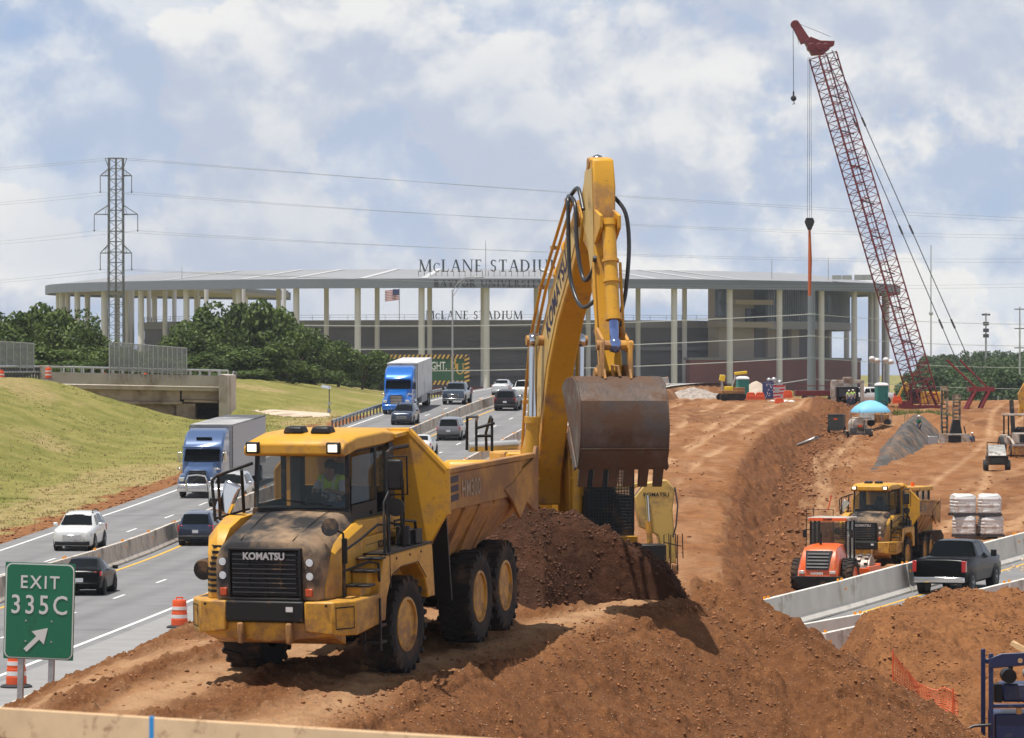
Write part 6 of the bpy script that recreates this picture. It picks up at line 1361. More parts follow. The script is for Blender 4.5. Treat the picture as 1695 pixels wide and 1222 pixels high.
# third machine's cab behind it
# ---------------- excavator
M_exs = mat('sunlit_boom_side', (.62, .42, .14), .5, dirt=(.30, .2, .1), damt=.2, dscale=1.5)  # lighter yellow: sunlight on the left faces put into the colour
M_hose = mat('hydraulic_hose', (.03, .032, .036), .35)
M_rod = mat('cylinder_rod', (.6, .62, .65), .12, 1)
M_buck = mat('worn_bucket_steel', (.13, .10, .085), .42, .4, var=.3, vscale=1.5, dirt=(.14, .078, .048), damt=.42, dscale=1.6, bump=.15, bscale=9, wave=('Z', .35, .7, 6))
EX0 = Vector((.53*1.036, 83.5*1.036, 9-4.55*1.036))
def excavator_main():
    t = thing('excavator', 'large yellow excavator holding its rusty bucket over the dump truck', 'excavator', EX0, R(11)); t.scale = (1.036,)*3
    def pr(pts, w_, x=0): return [(-f, z) for f, z in pts]
    def side(b, pts, x0, x1): b.prism([(-f, z) for f, z in pts], x0, x1, 'x')
    BO = [(.95, 1.9), (1.0, 2.4), (2.25, 4.6), (3.1, 5.45), (4.2, 6.2), (5.15, 7.0), (5.28, 7.35), (5.0, 7.62), (4.6, 7.5), (3.3, 6.65), (2.2, 5.95), (1.2, 5.05), (.65, 3.9), (.35, 2.5), (.45, 1.9)]
    b = MB(); side(b, BO, -.25, .25); b.build('boom', M_kom, t, bevel=.03)
    b = MB(); 
    SD = [(.85, 2.6), (2.0, 4.6), (2.95, 5.55), (4.1, 6.35), (4.75, 6.95), (4.5, 7.25), (3.3, 6.5), (2.25, 5.75), (1.35, 4.9), (.85, 3.8), (.55, 2.6)]
    side(b, SD, -.262, -.255); b.build('boom_lit_side', M_exs, t, smooth=0)  # thin sheet carrying the painted sunlight of the boom's left face
    if True:
        vs, fs = text_geo('KOMATSU', .52, .004, .012, .95, 'LEFT'); p, q = Vector((2.2, 5.12)), Vector((4.7, 7.02)); d = (q-p).normalized(); n_ = Vector((-d.y, d.x)); b = MB()
        # letters read up the boom on the visible side
        b.add([Vector((-.268-v.y*0, -(p.x+d.x*v.x+n_.x*v.z), p.y+d.y*v.x+n_.y*v.z)) for v in vs], fs); b.build('lettering', mat('navy_letters', (.05, .05, .14), .5), t, smooth=0)
    AR = [(5.50, 8.40), (5.62, 8.46), (5.98, 8.40), (6.16, 7.9), (6.12, 7.1), (6.5, 5.3), (6.78, 4.5), (6.55, 4.30), (6.25, 5.2), (5.6, 6.7), (5.05, 6.95), (4.78, 7.3), (4.95, 7.7)]
    b = MB(); side(b, AR, -.20, .20); arm = b.build('arm', M_kom, t, bevel=.03)
    b = MB(); side(b, [(5.35, 8.2), (5.95, 8.25), (6.05, 7.4), (6.2, 6.2), (6.0, 6.2), (5.5, 7.0), (5.1, 7.3)], -.212, -.204); b.build('arm_lit_side', M_exs, arm, smooth=0)  # same painted sunlight on the arm's left face
    for q0, q1, rr in (((-.34, -5.0, 7.33), (.34, -5.0, 7.33), .15), ((-.22, -5.66, 8.34), (.22, -5.66, 8.34), .10), ((-.3, -6.6, 4.45), (.3, -6.6, 4.45), .12), ((-.60, -1.75, 5.1), (-.25, -1.75, 5.1), .10), ((.25, -1.75, 5.1), (.60, -1.75, 5.1), .10)):
        b = MB(); b.cyl(q0, q1, rr, n=16); b.build('pin', M_komd, t, smooth=40)
    b = MB()
    for s in (-1, 1): side(b, [(6.0, 7.5), (6.62, 7.35), (6.62, 7.12), (6.1, 6.8)], s*.20, s*.14)
    b.build('cylinder_bracket', M_kom, arm, bevel=.01)
    # cylinders
    def cylr(name, a, c, f, r, r2, x):
        b = MB(); A_ = Vector((x, -a[0], a[1])); C_ = Vector((x, -c[0], c[1])); m = A_.lerp(C_, f); b.cyl(A_, m, r, n=16); b.cyl(m-(C_-A_).normalized()*.12, m, r*1.22, n=16); b.cyl(A_, A_+(C_-A_).normalized()*.12, r*1.15, n=16)
        for g in (.3, .45): mm = A_.lerp(C_, g*f/.75); b.cyl(mm, mm+(C_-A_).normalized()*.05, r*1.25, n=16)
        o = b.build(name, M_kom, t, smooth=40); b = MB(); b.cyl(m, C_, r2, n=14); b.ball(C_, r2*1.7, 10); b.build('rod', M_rod if name != 'bucket_cylinder' else mat('blue_rod', (.20, .28, .55), .15, .7), o, smooth=50)
    cylr('bucket_cylinder', (6.45, 7.28), (6.98, 4.98), .80, .125, .085, 0)
    cylr('boom_cylinder', (1.55, 1.6), (1.75, 5.1), .58, .13, .085, -.46); cylr('boom_cylinder', (1.55, 1.6), (1.75, 5.1), .58, .13, .085, .46)
    cylr('arm_cylinder', (2.1, 6.35), (5.5, 8.38), .62, .13, .08, 0)
    # linkage
    b = MB()
    for s in (-1, 1):
        side(b, [(6.3, 5.25), (6.45, 5.35), (7.05, 5.1), (7.12, 4.92), (6.95, 4.85)], s*.26, s*.20); side(b, [(6.92, 5.05), (7.12, 5.05), (7.22, 4.4), (7.05, 4.35)], s*.30, s*.22)
    b.cyl((-.34, -6.99, 4.98), (.34, -6.99, 4.98), .09, n=12); b.build('bucket_link', M_komd, t, bevel=.02)
    # bucket
    out = [(6.35, 4.30), (6.6, 4.38), (7.1, 4.42), (7.50, 4.30), (7.76, 3.98), (7.86, 3.5), (7.78, 3.05), (7.62, 2.78)]
    inn = [(6.40, 4.24), (6.6, 4.31), (7.1, 4.35), (7.46, 4.23), (7.70, 3.95), (7.79, 3.5), (7.71, 3.08), (7.56, 2.82)]
    HW = .79; b = MB(); vs = []; n = len(out)
    for x in (-HW, HW): vs += [(x, -f, z) for f, z in out]+[(x, -f, z) for f, z in inn]
    fs = []
    for i in range(n-1): fs += [(i, i+1, 2*n+i+1, 2*n+i), (n+i, 3*n+i, 3*n+i+1, n+i+1)]
    fs += [(0, 2*n, 3*n, n), (n-1, 2*n-1, 4*n-1, 3*n-1)]; b.add(vs, fs); bk = b.build('bucket', M_buck, t, smooth=25)
    for s in (-1, 1):
        b = MB(); side(b, out+[(7.35, 2.95), (6.95, 3.4), (6.5, 3.9), (6.22, 4.2)], s*HW, s*(HW+.035)); b.build('side_plate', M_buck, bk, bevel=.01)
        b = MB(); side(b, [(7.62, 2.78), (7.45, 2.72), (6.9, 3.35), (7.0, 3.5)], s*(HW+.035), s*(HW+.075)); b.build('side_cutter', M_buck, bk, bevel=.01)
    b = MB(); b.hexa([(-HW, -7.66, 2.92), (HW, -7.66, 2.92), (HW, -7.52, 2.84), (-HW, -7.52, 2.84), (-HW, -7.80, 3.12), (HW, -7.80, 3.12), (HW, -7.72, 3.12), (-HW, -7.72, 3.12)]) if False else None
    side(b, [(7.84, 3.12), (7.80, 3.1), (7.56, 2.74), (7.46, 2.76), (7.50, 2.84), (7.72, 3.14)], -HW-.01, HW+.01); b.build('lip', M_buck, bk, bevel=.008)
    for i in range(6):
        x = -HW+.10+i*(2*HW-.2)/5; b = MB(); b.hexa([(x-.09, -7.70, 3.02), (x+.09, -7.70, 3.02), (x+.09, -7.50, 2.92), (x-.09, -7.50, 2.92), (x-.085, -7.42, 2.42), (x+.085, -7.42, 2.42), (x+.085, -7.36, 2.44), (x-.085, -7.36, 2.44)][::1]); b.build('tooth', M_buck, bk, bevel=.012)
    b = MB(); b.tube([(-.05, -7.1, 4.42), (-.08, -7.12, 4.62), (.02, -7.16, 4.60), (.05, -7.2, 4.42)], .03, 6)
    for s in (-1, 1): side(b, [(6.5, 4.30), (7.3, 4.38), (7.15, 4.62), (6.6, 4.62)], s*.26, s*.22)
    b.build('bucket_ear', M_komd, bk)
    # pipes and hoses
    pipe = [(.1, 2.7), (.45, 3.9), (1.0, 5.15), (2.05, 6.12), (3.2, 6.85), (4.55, 7.7)]
    for x, o in ((-.36, .05), (-.30, -.12)):
        b = MB(); b.tube([(x, -f+o, z+o*.3) for f, z in pipe], .032, 8); b.build('hydraulic_pipe', M_kom, t, smooth=60)
    b = MB()
    for f, z in pipe[1:]: b.box((-.33, -f, z), (.16, .16, .07))
    b.build('pipe_clamp', M_komd, t)
    def hose(pts, r=.04):
        P = [Vector(p) for p in pts]; out_ = []
        for i in range(len(P)-1):
            p0, p1, p2, p3 = P[max(0, i-1)], P[i], P[i+1], P[min(len(P)-1, i+2)]
            for j in range(6):
                u_ = j/6; out_.append(.5*((2*p1)+(-p0+p2)*u_+(2*p0-5*p1+4*p2-p3)*u_*u_+(-p0+3*p1-3*p2+p3)*u_**3))
        b = MB(); b.tube(out_+[P[-1]], r, 8); b.build('hydraulic_hose', M_hose, t, smooth=60)
    hose([(-.38, -4.6, 7.72), (-.42, -4.85, 7.65), (-.42, -4.9, 6.9), (-.40, -5.0, 6.2), (-.30, -5.5, 5.7), (-.15, -6.2, 5.85), (-.12, -6.3, 6.0)]); hose([(-.34, -4.5, 7.78), (-.34, -5.1, 7.6), (-.34, -5.3, 6.8), (-.28, -5.6, 6.2), (-.2, -6.0, 6.35), (-.22, -6.3, 6.6)]); hose([(-.30, -4.55, 7.8), (-.26, -5.0, 7.9), (-.25, -5.4, 7.5)])
    hose([(.24, -5.9, 7.7), (.40, -6.1, 7.4), (.44, -6.2, 6.8), (.36, -6.3, 6.0), (.26, -6.4, 5.6), (.24, -6.5, 5.2)])
    for x in (-.24, .26): b = MB(); b.tube([(x, -6.25, 6.5), (x, -6.6, 5.0)], .028, 6); b.build('hydraulic_pipe', M_kom, t)
    # house
    b = MB(); b.b2(-1.52, 1.52, -1.5, 2.6, 1.18, 1.42); b.build('deck', M_kdark, t, bevel=.02)
    b = MB(); b.b2(-1.50, -.55, -1.2, 2.4, 1.42, 2.5); b.build('right_house', M_kom, t, bevel=.05)
    b = MB(); b.b2(-.55, 1.50, .5, 2.4, 1.42, 2.9); b.build('engine_house', M_kom, t, bevel=.05)
    b = MB(); b.b2(-1.45, 1.45, 2.4, 3.1, 1.1, 2.7); b.build('counterweight', M_kom, t, bevel=.15)
    for s in (-1, 1): b = MB(); side(b, [(1.35, 1.42), (1.35, 2.5), (1.1, 3.3), (.7, 3.35), (-.2, 2.6), (-.4, 1.42)], s*.33, s*.40); b.build('boom_bracket', M_kom, t, bevel=.02)
    b = MB(); b.b2(-.62, -.33, -1.35, -.6, 1.42, 2.75); b.build('side_tank', M_kom, t, bevel=.03)
    for pts in ([(-1.46, -1.1, 2.95), (-1.46, -1.1, 3.55), (-1.40, -.9, 3.62), (-1.40, .2, 3.60), (-1.40, .25, 2.95)], [(-1.15, -1.1, 2.95), (-1.15, -1.1, 3.58), (-1.12, -.8, 3.62), (-1.12, -.3, 3.3), (-1.1, -.25, 2.95)], [(-1.46, -1.1, 3.25), (-1.15, -1.1, 3.25)], [(-1.46, -1.1, 3.4), (-1.1, -1.1, 3.5)]):
        b = MB(); b.tube(pts, .028, 8); b.build('handrail', M_kdark, t, smooth=60)
    b = MB(); b.cyl((-1.3, .6, 3.0), (-.3, .7, 3.05), .10, n=12); b.build('air_cleaner', M_steel, t)
    # cab
    cx0, cx1, cy0, cy1, cz0, cz1 = .52, 1.50, -1.92, -.1, 1.40, 3.12
    b = MB()
    for x in (cx0+.04, cx1-.04):
        for y in (cy0+.04, cy1-.05): b.b2(x-.045, x+.045, y-.045, y+.045, cz0, cz1)
    b.b2(cx0, cx1, cy0, cy1, cz1-.04, cz1+.06); b.b2(cx0, cx1, cy0, cy1, cz0-.1, cz0+.05); b.b2(cx0, cx0+.04, cy0+.1, cy1, cz0, cz0+.7); b.b2(cx1-.04, cx1, cy0+.1, cy1, cz0, cz0+.7); b.b2(cx0, cx1, cy1-.05, cy1, cz0, cz1)
    b.build('cab_frame', M_kdark, t, bevel=.015)
    b = MB(); b.quad((cx0+.08, cy0+.03, cz0+.05), (cx1-.08, cy0+.03, cz0+.05), (cx1-.08, cy0+.03, cz1-.05), (cx0+.08, cy0+.03, cz1-.05)); b.build('windshield', M_cabg, t)
    for x in (cx0+.01, cx1-.01): b = MB(); b.quad((x, cy0+.08, cz0+.7), (x, cy1-.1, cz0+.7), (x, cy1-.1, cz1-.06), (x, cy0+.08, cz1-.06)); b.build('side_window', M_cabg, t)
    b = MB()
    for i in range(15): x = cx0+.10+i*.056; b.cyl((x, cy0-.05, cz0+.06), (x, cy0-.05, cz1-.1), .008, n=4)
    for i in range(26): z = cz0+.08+i*.062; b.cyl((cx0+.06, cy0-.05, z), (cx1-.06, cy0-.05, z), .008, n=4)
    b.build('front_guard', M_kdark, t, smooth=0)
    b = MB(); b.box((1.0, -.55, 1.75), (.5, .5, .14)); b.box((1.0, -.32, 2.1), (.48, .12, .66)); b.build('seat', M_seat, t, bevel=.04)
    b = MB(); b.prism([(-1.95, 1.12), (-2.0, 1.32), (-1.2, 1.36), (-1.2, 1.06)], .42, 1.56, 'x'); b.build('cab_base', M_kom, t, bevel=.02)
    vs, fs = text_geo('KM18557', .13, .002, .005, 1.0); b = MB(); b.add([v+Vector((.98, -2.01, 1.17)) for v in vs], fs); b.build('lettering', M_black, t, smooth=0)
    # tracks
    for s in (-1, 1):
        x = s*1.25; b = MB(); b.prism([(-2.6, .35), (-2.3, .06), (2.3, .06), (2.6, .35), (2.6, .70), (2.2, 1.0), (-2.2, 1.0), (-2.6, .70)], x-.33, x+.33, 'x'); b.build('track', M_kdark, t)
        b = MB()
        for i in range(24): y = -2.35+i*.2; b.b2(x-.36, x+.36, y-.03, y+.03, .0, .08); b.b2(x-.36, x+.36, y-.03, y+.03, .98, 1.05)
        b.build('track_shoe', M_kdark, t, smooth=0)
    b = MB(); b.b2(-1.0, 1.0, -1.3, 1.3, .4, 1.0); b.cyl((0, 0, .9), (0, 0, 1.2), .8, n=20); b.build('undercarriage', M_kdark, t)
    return t
ex = excavator_main()
# ---------------- work site on the right
def loc(px, py, d, dz=0): return (XX(px, d), d, ZZ(py, d)+dz)
M_orm = mat('orange_machine_paint', (.78, .12, .018), .35, coat=.2, dirt=(.35, .14, .07), damt=.16)
M_teal = mat('teal_plastic', (.02, .23, .20), .5); M_navy = mat('navy_machine_paint', (.012, .022, .085), .4, dirt=(.10, .09, .09), damt=.12)
M_tan = mat('dusty_white_paint', (.50, .46, .42), .6, dirt=(.30, .22, .15), damt=.4, dscale=2)
def small_wheel(t, x, y, r, w_, nm='wheel', rim=None): 
    return wheel(t, x, y, r, w_, rim or M_komd, nm, 18)
# roller
d = 168; t = thing('soil_roller', 'orange roller with white cab roof and lugged steel drum behind the barrier', 'roller', (XX(1369, d), d, .0), R(-17))
b = MB(); b.loft([[(-w_, y, .75), (-w_*1.02, y, z-.45), (-w_*.85, y, z-.05), (-w_*.5, y, z), (w_*.5, y, z), (w_*.85, y, z-.05), (w_*1.02, y, z-.45), (w_, y, .75)] for y, z, w_ in ((-1.76, 1.12, .78), (-1.58, 1.50, .80), (-1.36, 1.84, .78), (-1.15, 1.99, .76), (-.2, 2.08, .72), (.5, 2.08, .72))]); b.build('hood', M_orm, t, smooth=40, bevel=.02)
b = MB()
for s in (-1, 1): b.loft([[(s*.40, y, .50), (s*.40, y, z), (s*.76, y, z-.08), (s*.78, y, .55)] for y, z in ((-1.72, 1.10), (-1.6, 1.28), (-1.0, 1.36), (-.7, 1.34))])
b.build('rear_fender', M_orm, t, bevel=.03)
b = MB(); b.hexa([(-.8, -1.78, .38), (.8, -1.78, .38), (.8, -1.2, .38), (-.8, -1.2, .38), (-.95, -1.80, .85), (.95, -1.80, .85), (.95, -1.2, .85), (-.95, -1.2, .85)]); b.build('counterweight', M_kdark, t, bevel=.03)
b = MB(); b.hexa([(-.46, -1.80, 1.10), (.46, -1.80, 1.10), (.46, -1.5, 1.10), (-.46, -1.5, 1.10), (-.54, -1.41, 1.84), (.54, -1.41, 1.84), (.54, -1.2, 1.84), (-.54, -1.2, 1.84)]); b.build('grille', M_blackp, t)
b = MB()
for i in range(5): z = 1.2+i*.13; b.box((0, -1.83+(z-1.10)*.527, z), (.86, .05, .05))
b.build('grille_bar', M_steel, t)
vs, fs = text_geo('HAMM', .17, .004, .004); b = MB(); b.add([v+Vector((0, -1.83, .90)) for v in vs], fs); b.build('lettering', M_white, t, smooth=0)
for s in (-1, 1):
    b = MB(); b.box((s*.62, -1.77, 1.0), (.24, .08, .13)); b.build('tail_lamp', M_lamp, t, bevel=.02)
    big_wheel(Matrix.Identity(4), s*.98, -.35, t, r=.76, w_=.52, rimc=M_orm)
b = MB()
x0, x1, y0, y1 = -.72, .72, .25, 1.75
M_rg = mat('dark_tinted_glass', (.02, .03, .032), .05, spec=.5, alpha=.80)
for x in (x0, x1):
    for y in (y0, y1, 1.0): b.b2(x-.035, x+.035, y-.035, y+.035, 1.2, 2.98)
b.b2(x0, x1, y0, y1, 1.15, 1.35); b.build('cab_frame', M_kdark, t)
b = MB(); b.quad((x0, y0, 1.35), (x1, y0, 1.35), (x1, y0, 2.9), (x0, y0, 2.9)); b.build('rear_window', M_rg, t)
for x in (x0, x1): b = MB(); b.quad((x, y0, 1.35), (x, y1, 1.35), (x, y1, 2.9), (x, y0, 2.9)); b.build('side_window', M_rg, t)
b = MB(); b.b2(x0-.1, x1+.1, y0-.15, y1+.1, 2.95, 3.10); b.build('roof', M_tan, t, bevel=.04)
b = MB(); b.b2(x0-.05, x1+.05, y0-.17, y0-.15, 2.97, 3.08); b.build('roof_band', M_orm, t)
vs, fs = text_geo('HAMM', .12, .003, .003); b = MB(); b.add([v+Vector((0, y0-.175, 2.985)) for v in vs], fs); b.build('lettering', M_blackp, t, smooth=0)
b = MB(); b.cyl((-.1, -.7, 2.05), (-.1, -.7, 2.5), .05, n=8); b.build('exhaust', M_kdark, t)
b = MB(); b.box((0, .9, 1.6), (.5, .5, .5)); b.build('seat', M_seat, t, bevel=.04)
for s in (-1, 1): b = MB(); b.box((s*.95, .2, 2.45), (.16, .08, .3)); b.tube([(s*.74, .3, 2.6), (s*.95, .2, 2.6)], .02, 5); b.build('mirror', M_kdark, t)
b = MB(); b.cyl((-1.05, 3.6, .75), (1.05, 3.6, .75), .68, n=28)
for i in range(18):
    for j in range(7): a = 2*math.pi*(i+.5*(j % 2))/18; c = Vector((-.9+j*.3, 3.6+.70*math.cos(a), .75+.70*math.sin(a))); b.box(c, (.15, .13, .13), (math.degrees(a), 0, 0))
b.build('padfoot_drum', mat('drum_steel', (.25, .20, .17), .5, .5), t, smooth=30)
b = MB()
for s in (-1, 1): b.b2(s*1.12-.06, s*1.12+.06, 2.5, 4.6, .55, 1.05)
b.b2(-1.18, 1.18, 4.5, 4.7, .5, 1.1); b.b2(-1.18, 1.18, 2.4, 2.55, .5, 1.0); b.b2(-.4, .4, 1.7, 2.5, .6, 1.0); b.build('drum_frame', M_orm, t, bevel=.02)
b = MB()
for s in (-1, 1): b.tube([(-1.3 if s < 0 else -1.0, 2.0, 1.9), (-1.3 if s < 0 else -1.0, 2.0, 3.35), (-.2, 2.0, 3.35), (-.2, 2.0, 2.0)], .02, 5)
b.build('handrail', M_kdark, t)
# bulldozer behind
d = 206; t = thing('bulldozer', 'yellow bulldozer with an orange beacon, only its cab showing over the parked truck', 'bulldozer', (XX(1502, d), d, .15), R(-24))
b = MB(); b.b2(-.85, .85, -.9, .9, 1.7, 1.9); 
for x in (-.8, .8):
    for y in (-.85, 0, .85): b.b2(x-.05, x+.05, y-.05, y+.05, 1.8, 2.95)
b.build('cab_frame', M_kdark, t)
b = MB()
for q in (((-.8, -.87), (.8, -.87)), ((.82, -.85), (.82, .85)), ((-.82, -.85), (-.82, .85)), ((-.8, .87), (.8, .87))): b.quad((*q[0], 1.85), (*q[1], 1.85), (*q[1], 2.95), (*q[0], 2.95))
b.build('cab_glass', M_cabg, t)
b = MB(); b.b2(-.98, .98, -1.1, 1.05, 2.95, 3.15); b.box((-.35, 0, 3.22), (.4, .4, .14)); b.build('roof', M_kom, t, bevel=.04)
b = MB(); b.cyl((.4, -.4, 3.15), (.4, -.4, 3.36), .09, n=12); b.build('beacon', mat('orange_beacon', (.9, .15, .01), .2), t)
b = MB(); b.b2(-.6, .6, -2.6, -.9, .9, 1.9); b.b2(-.9, .9, -.9, 1.2, .7, 1.75); b.build('hood', M_kom, t, bevel=.04)
for s in (-1, 1): b = MB(); b.prism([(-2.4, .3), (-2.1, .03), (1.6, .03), (1.9, .3), (1.9, .7), (1.5, .98), (-2.0, .98), (-2.4, .7)], s*.95-.28, s*.95+.28, 'x'); b.build('track', M_kdark, t)
b = MB(); b.hexa([(1.7, 2.2, .1), (4.2, 1.2, .1), (4.2, 1.3, .1), (1.7, 2.35, .1), (1.7, 2.1, 1.3), (4.2, 1.1, 1.3), (4.2, 1.2, 1.3), (1.7, 2.2, 1.3)]); b.build('blade', M_buck, t, bevel=.02)
# pallets of white bags
M_bag = mat('white_wrapped_bags', (.80, .80, .80), .4, coat=.2, dirt=(.50, .42, .38), damt=.25, dscale=3, wave=('Z', 1.9, .85, 1.5))
def pallet():
    t = thing('bag_pallet', '', 'pallet of bags'); random.seed(5); rings = []
    for j in range(13):
        z = .13+j*.075; f = 1.0 if j % 2 else .955; f *= 1 if j < 11 else .93 if j == 11 else .7
        rings.append([(f*.58*math.copysign(abs(math.cos(a))**.35, math.cos(a))*(1+random.uniform(-.02, .02)), f*.55*math.copysign(abs(math.sin(a))**.35, math.sin(a))*(1+random.uniform(-.02, .02)), z+(.04*math.sin(a*3+j) if j > 10 else 0)) for a in [2*math.pi*i/28 for i in range(28)]])
    b = MB(); b.loft(rings); b.build('wrapped_bags', M_bag, t, smooth=35)
    b = MB()
    for y in (-.5, 0, .5): b.b2(-.6, .6, y-.05, y+.05, 0, .09)
    for i in range(6): b.b2(-.56+i*.2, -.44+i*.2, -.56, .56, .092, .12)
    b.build('pallet', M_dsteel, t); return t
P0 = pallet(); d = 205
for i, (px, z, l) in enumerate(((1596, 0, 'lower left pallet of white wrapped bags'), (1640, 0, 'lower right pallet of white wrapped bags'), (1594, 1, 'upper left pallet of white wrapped bags with a rounded top'), (1638, 1, 'upper right pallet of white wrapped bags with a rounded top'))):
    o = P0 if i == 0 else dup(P0); o['label'] = l+', stacked beyond the black pickup'; o['label'] = l+' beyond the black pickup'; o['group'] = 'pallets of white bags'; o.location = (XX(px, d), d, max(gz(XX(px, d), d), .9)-.02+z*1.02); o.rotation_euler.z = R((-8, 4, 10, -5)[i])
# canopy
d = 376; x = XX(1441, d); g = 3.35; t = thing('pop_up_canopy', 'bright blue pop-up canopy on thin legs over drilling gear', 'canopy', (x, d, g), R(12))
b = MB(); n = 12; rings = []
for f, z in ((1.62, 1.78), (1.60, 1.98), (1.30, 2.32), (.85, 2.62), (.4, 2.82), (.05, 2.88)): rings.append([(f*math.copysign(abs(math.cos(a))**.55, math.cos(a)), f*math.copysign(abs(math.sin(a))**.55, math.sin(a)), z) for a in [2*math.pi*i/24 for i in range(24)]])
b.loft(rings, cap=False); o = b.build('canopy_cloth', mat('canopy_blue', (.20, .52, .74), .6), t, smooth=60)
for sx in (-1, 1):
    for sy in (-1, 1): b = MB(); b.cyl((sx*1.45, sy*1.45, -.2), (sx*1.45, sy*1.45, 2.0), .035, n=6); b.build('leg', M_steel, t)
# dark generator trailer
def trailerbox(name, label, cat, px, py, d, w_, h, dep, m, rz=0, z0=.45, extra=None):
    x = XX(px, d); g = gz(x, d); t = thing(name, label, cat, (x, d, g), rz); b = MB(); b.b2(-w_/2, w_/2, -dep/2, dep/2, z0, z0+h); b.build('housing', m, t, bevel=.05)
    b = MB(); b.b2(-w_/2-.02, w_/2+.02, -dep/2-.02, dep/2+.02, z0+h-.06, z0+h+.02); b.build('lid', M_dsteel, t)
    for s in (-1, 1): small_wheel(t, s*(w_/2+.02), 0, .34, .2); b = MB(); b.box((s*(w_/2+.04), 0, .72), (.28, .8, .06)); b.build('fender', M_dsteel, t)
    b = MB(); b.tube([(0, -dep/2-.9, .4), (-w_/3, -dep/2, .45)], .04, 6); b.tube([(0, -dep/2-.9, .4), (w_/3, -dep/2, .45)], .04, 6); b.build('tow_bar', M_dsteel, t)
    return t
t = trailerbox('generator_trailer', 'dark boxy generator trailer left of the blue canopy', 'generator', 1385, 720, 366, 1.35, 1.35, 2.0, mat('dark_green_grey', (.035, .042, .04), .6), R(-10))
b = MB(); b.prism([(0, .1), (.22, 0), (0, -.1), (-.22, 0)], -1.012, -1.004, 'y'); b.build('badge', M_orange, t, loc=(0, 0, 1.4))
# tank trailer
d = 356; x = XX(1421, d); g = gz(x, d); t = thing('tank_trailer', 'small trailer with white water tank and pump gear below the blue canopy', 'trailer', (x, d, g), R(6))
b = MB(); b.cyl((0, -.7, 1.35), (0, 1.5, 1.35), .62, n=20); b.b2(-.62, .62, -.7, 1.5, .75, 1.3); b.build('tank', M_tan, t, smooth=40)
b = MB(); b.b2(-.95, .95, -1.3, 1.6, .5, .68); b.b2(-.9, -.4, -1.35, -.9, .68, 1.1); b.b2(.35, .85, -1.35, -.95, .68, 1.05); b.build('frame', M_dsteel, t, bevel=.02)
b = MB(); b.tube([(-.85, -1.2, .68), (-.85, -1.2, 1.9), (.85, -1.2, 1.9), (.85, -1.2, .68)], .03, 6); b.tube([(.2, -1.25, .7), (.25, -1.25, 1.7)], .04, 6); b.build('rack', M_kdark, t)
b = MB(); b.b2(-.2, .2, -.74, -.70, 1.15, 1.35); b.build('label_plate', M_orm, t)
for s in (-1, 1): small_wheel(t, s*1.0, -.3, .38, .24); b = MB(); b.box((s*1.0, -.3, .84), (.3, 1.0, .1)); b.build('fender', M_tan, t, bevel=.03)
# drill under the canopy
d = 379; x = XX(1456, d); g = gz(x, d); t = thing('grout_pump', 'brown and yellow pump unit with white sacks standing under the canopy', 'pump', (x, d, g), R(-8))
b = MB(); b.b2(-.8, .8, -1, 1, .35, 1.1); b.prism([(-.5, 1.1), (.5, 1.1), (.3, 1.75), (-.3, 1.75)], -.6, .2, 'x'); b.build('housing', M_komd, t, bevel=.04)
b = MB(); 
for s in (-1, 1): b.cyl((s*.75, -1.1, .34), (s*.75, 1.1, .34), .33, n=12)
b.build('track', M_kdark, t)
b = MB(); b.ball((-1.2, -.9, 1.55), .34, 10, 1.6, .8, .6); b.ball((-.7, -.8, 1.7), .26, 10, 1.5, .8, .6); b.b2(-1.7, -.4, -1.2, -.5, .6, 1.35); b.build('sacks', M_bag, t, smooth=60)
b = MB(); b.tube([(.5, 0, 1.1), (.6, .2, 2.2), (.2, .3, 2.3)], .06, 6); b.build('pipe', M_kdark, t)
# drill rig with two masts
d = 332; x = XX(1577, d); g = ZZ(752, d); kk = d/FPX; t = thing('drill_rig', 'truck-sized drill rig with two upright perforated masts at the cut bank', 'drill rig', (x, d, g), R(3))
b = MB(); b.b2(-1.25, 1.25, -1.0, 2.4, .55, .95); b.b2(-1.2, 1.2, -.98, -.9, .9, 1.62); b.build('rear_body', M_tan, t, bevel=.03)
b = MB(); b.b2(-.5, .5, -1.02, -.97, .95, 1.5); b.build('rear_door', M_kdark, t)
b = MB(); b.b2(-2.1, -1.3, -.9, -.3, .62, 1.42); b.build('side_platform', M_steel, t, bevel=.02)
for s in (-1, 1): small_wheel(t, s*.95, -.4, .40, .36); small_wheel(t, s*.95, 1.6, .40, .36)
for xx, z1, w_ in ((-.55, 5.25, .46), (.42, 4.6, .5)):
    b = MB()
    for s in (-1, 1): b.b2(xx+s*w_/2-.05, xx+s*w_/2+.05, .5, .9, .9, z1)
    for i in range(11): z = 1.3+i*(z1-1.6)/10; b.b2(xx-w_/2, xx+w_/2, .52, .88, z, z+.14)
    b.b2(xx-w_/2-.06, xx+w_/2+.06, .44, .96, z1-.3, z1+.1); b.build('mast', mat('pale_mast_paint', (.42, .34, .24), .6, dirt=(.08, .06, .05), damt=.45, dscale=1.5), t, smooth=0)
b = MB(); b.hexa([(-.3, .2, .9), (.95, .2, .9), (.95, 1.0, .9), (-.3, 1.0, .9), (.1, .3, 2.7), (.6, .3, 2.7), (.6, .9, 2.7), (.1, .9, 2.7)]); b.tube([(.95, .4, 2.2), (1.15, .3, 1.2), (.9, .2, .9)], .06, 6); b.tube([(-.75, .4, 5), (-.85, .2, 3), (-.7, .3, 1)], .05, 6); b.build('drill_head', M_blackp, t, bevel=.04)
person('worker in blue overalls standing at the right side of the drill rig', (XX(1607, d), d-1, g), R(40), 'stand', vest=False, hat=True, jeans=M_jeans, shirt=mat('denim_shirt', (.10, .14, .22), .8))
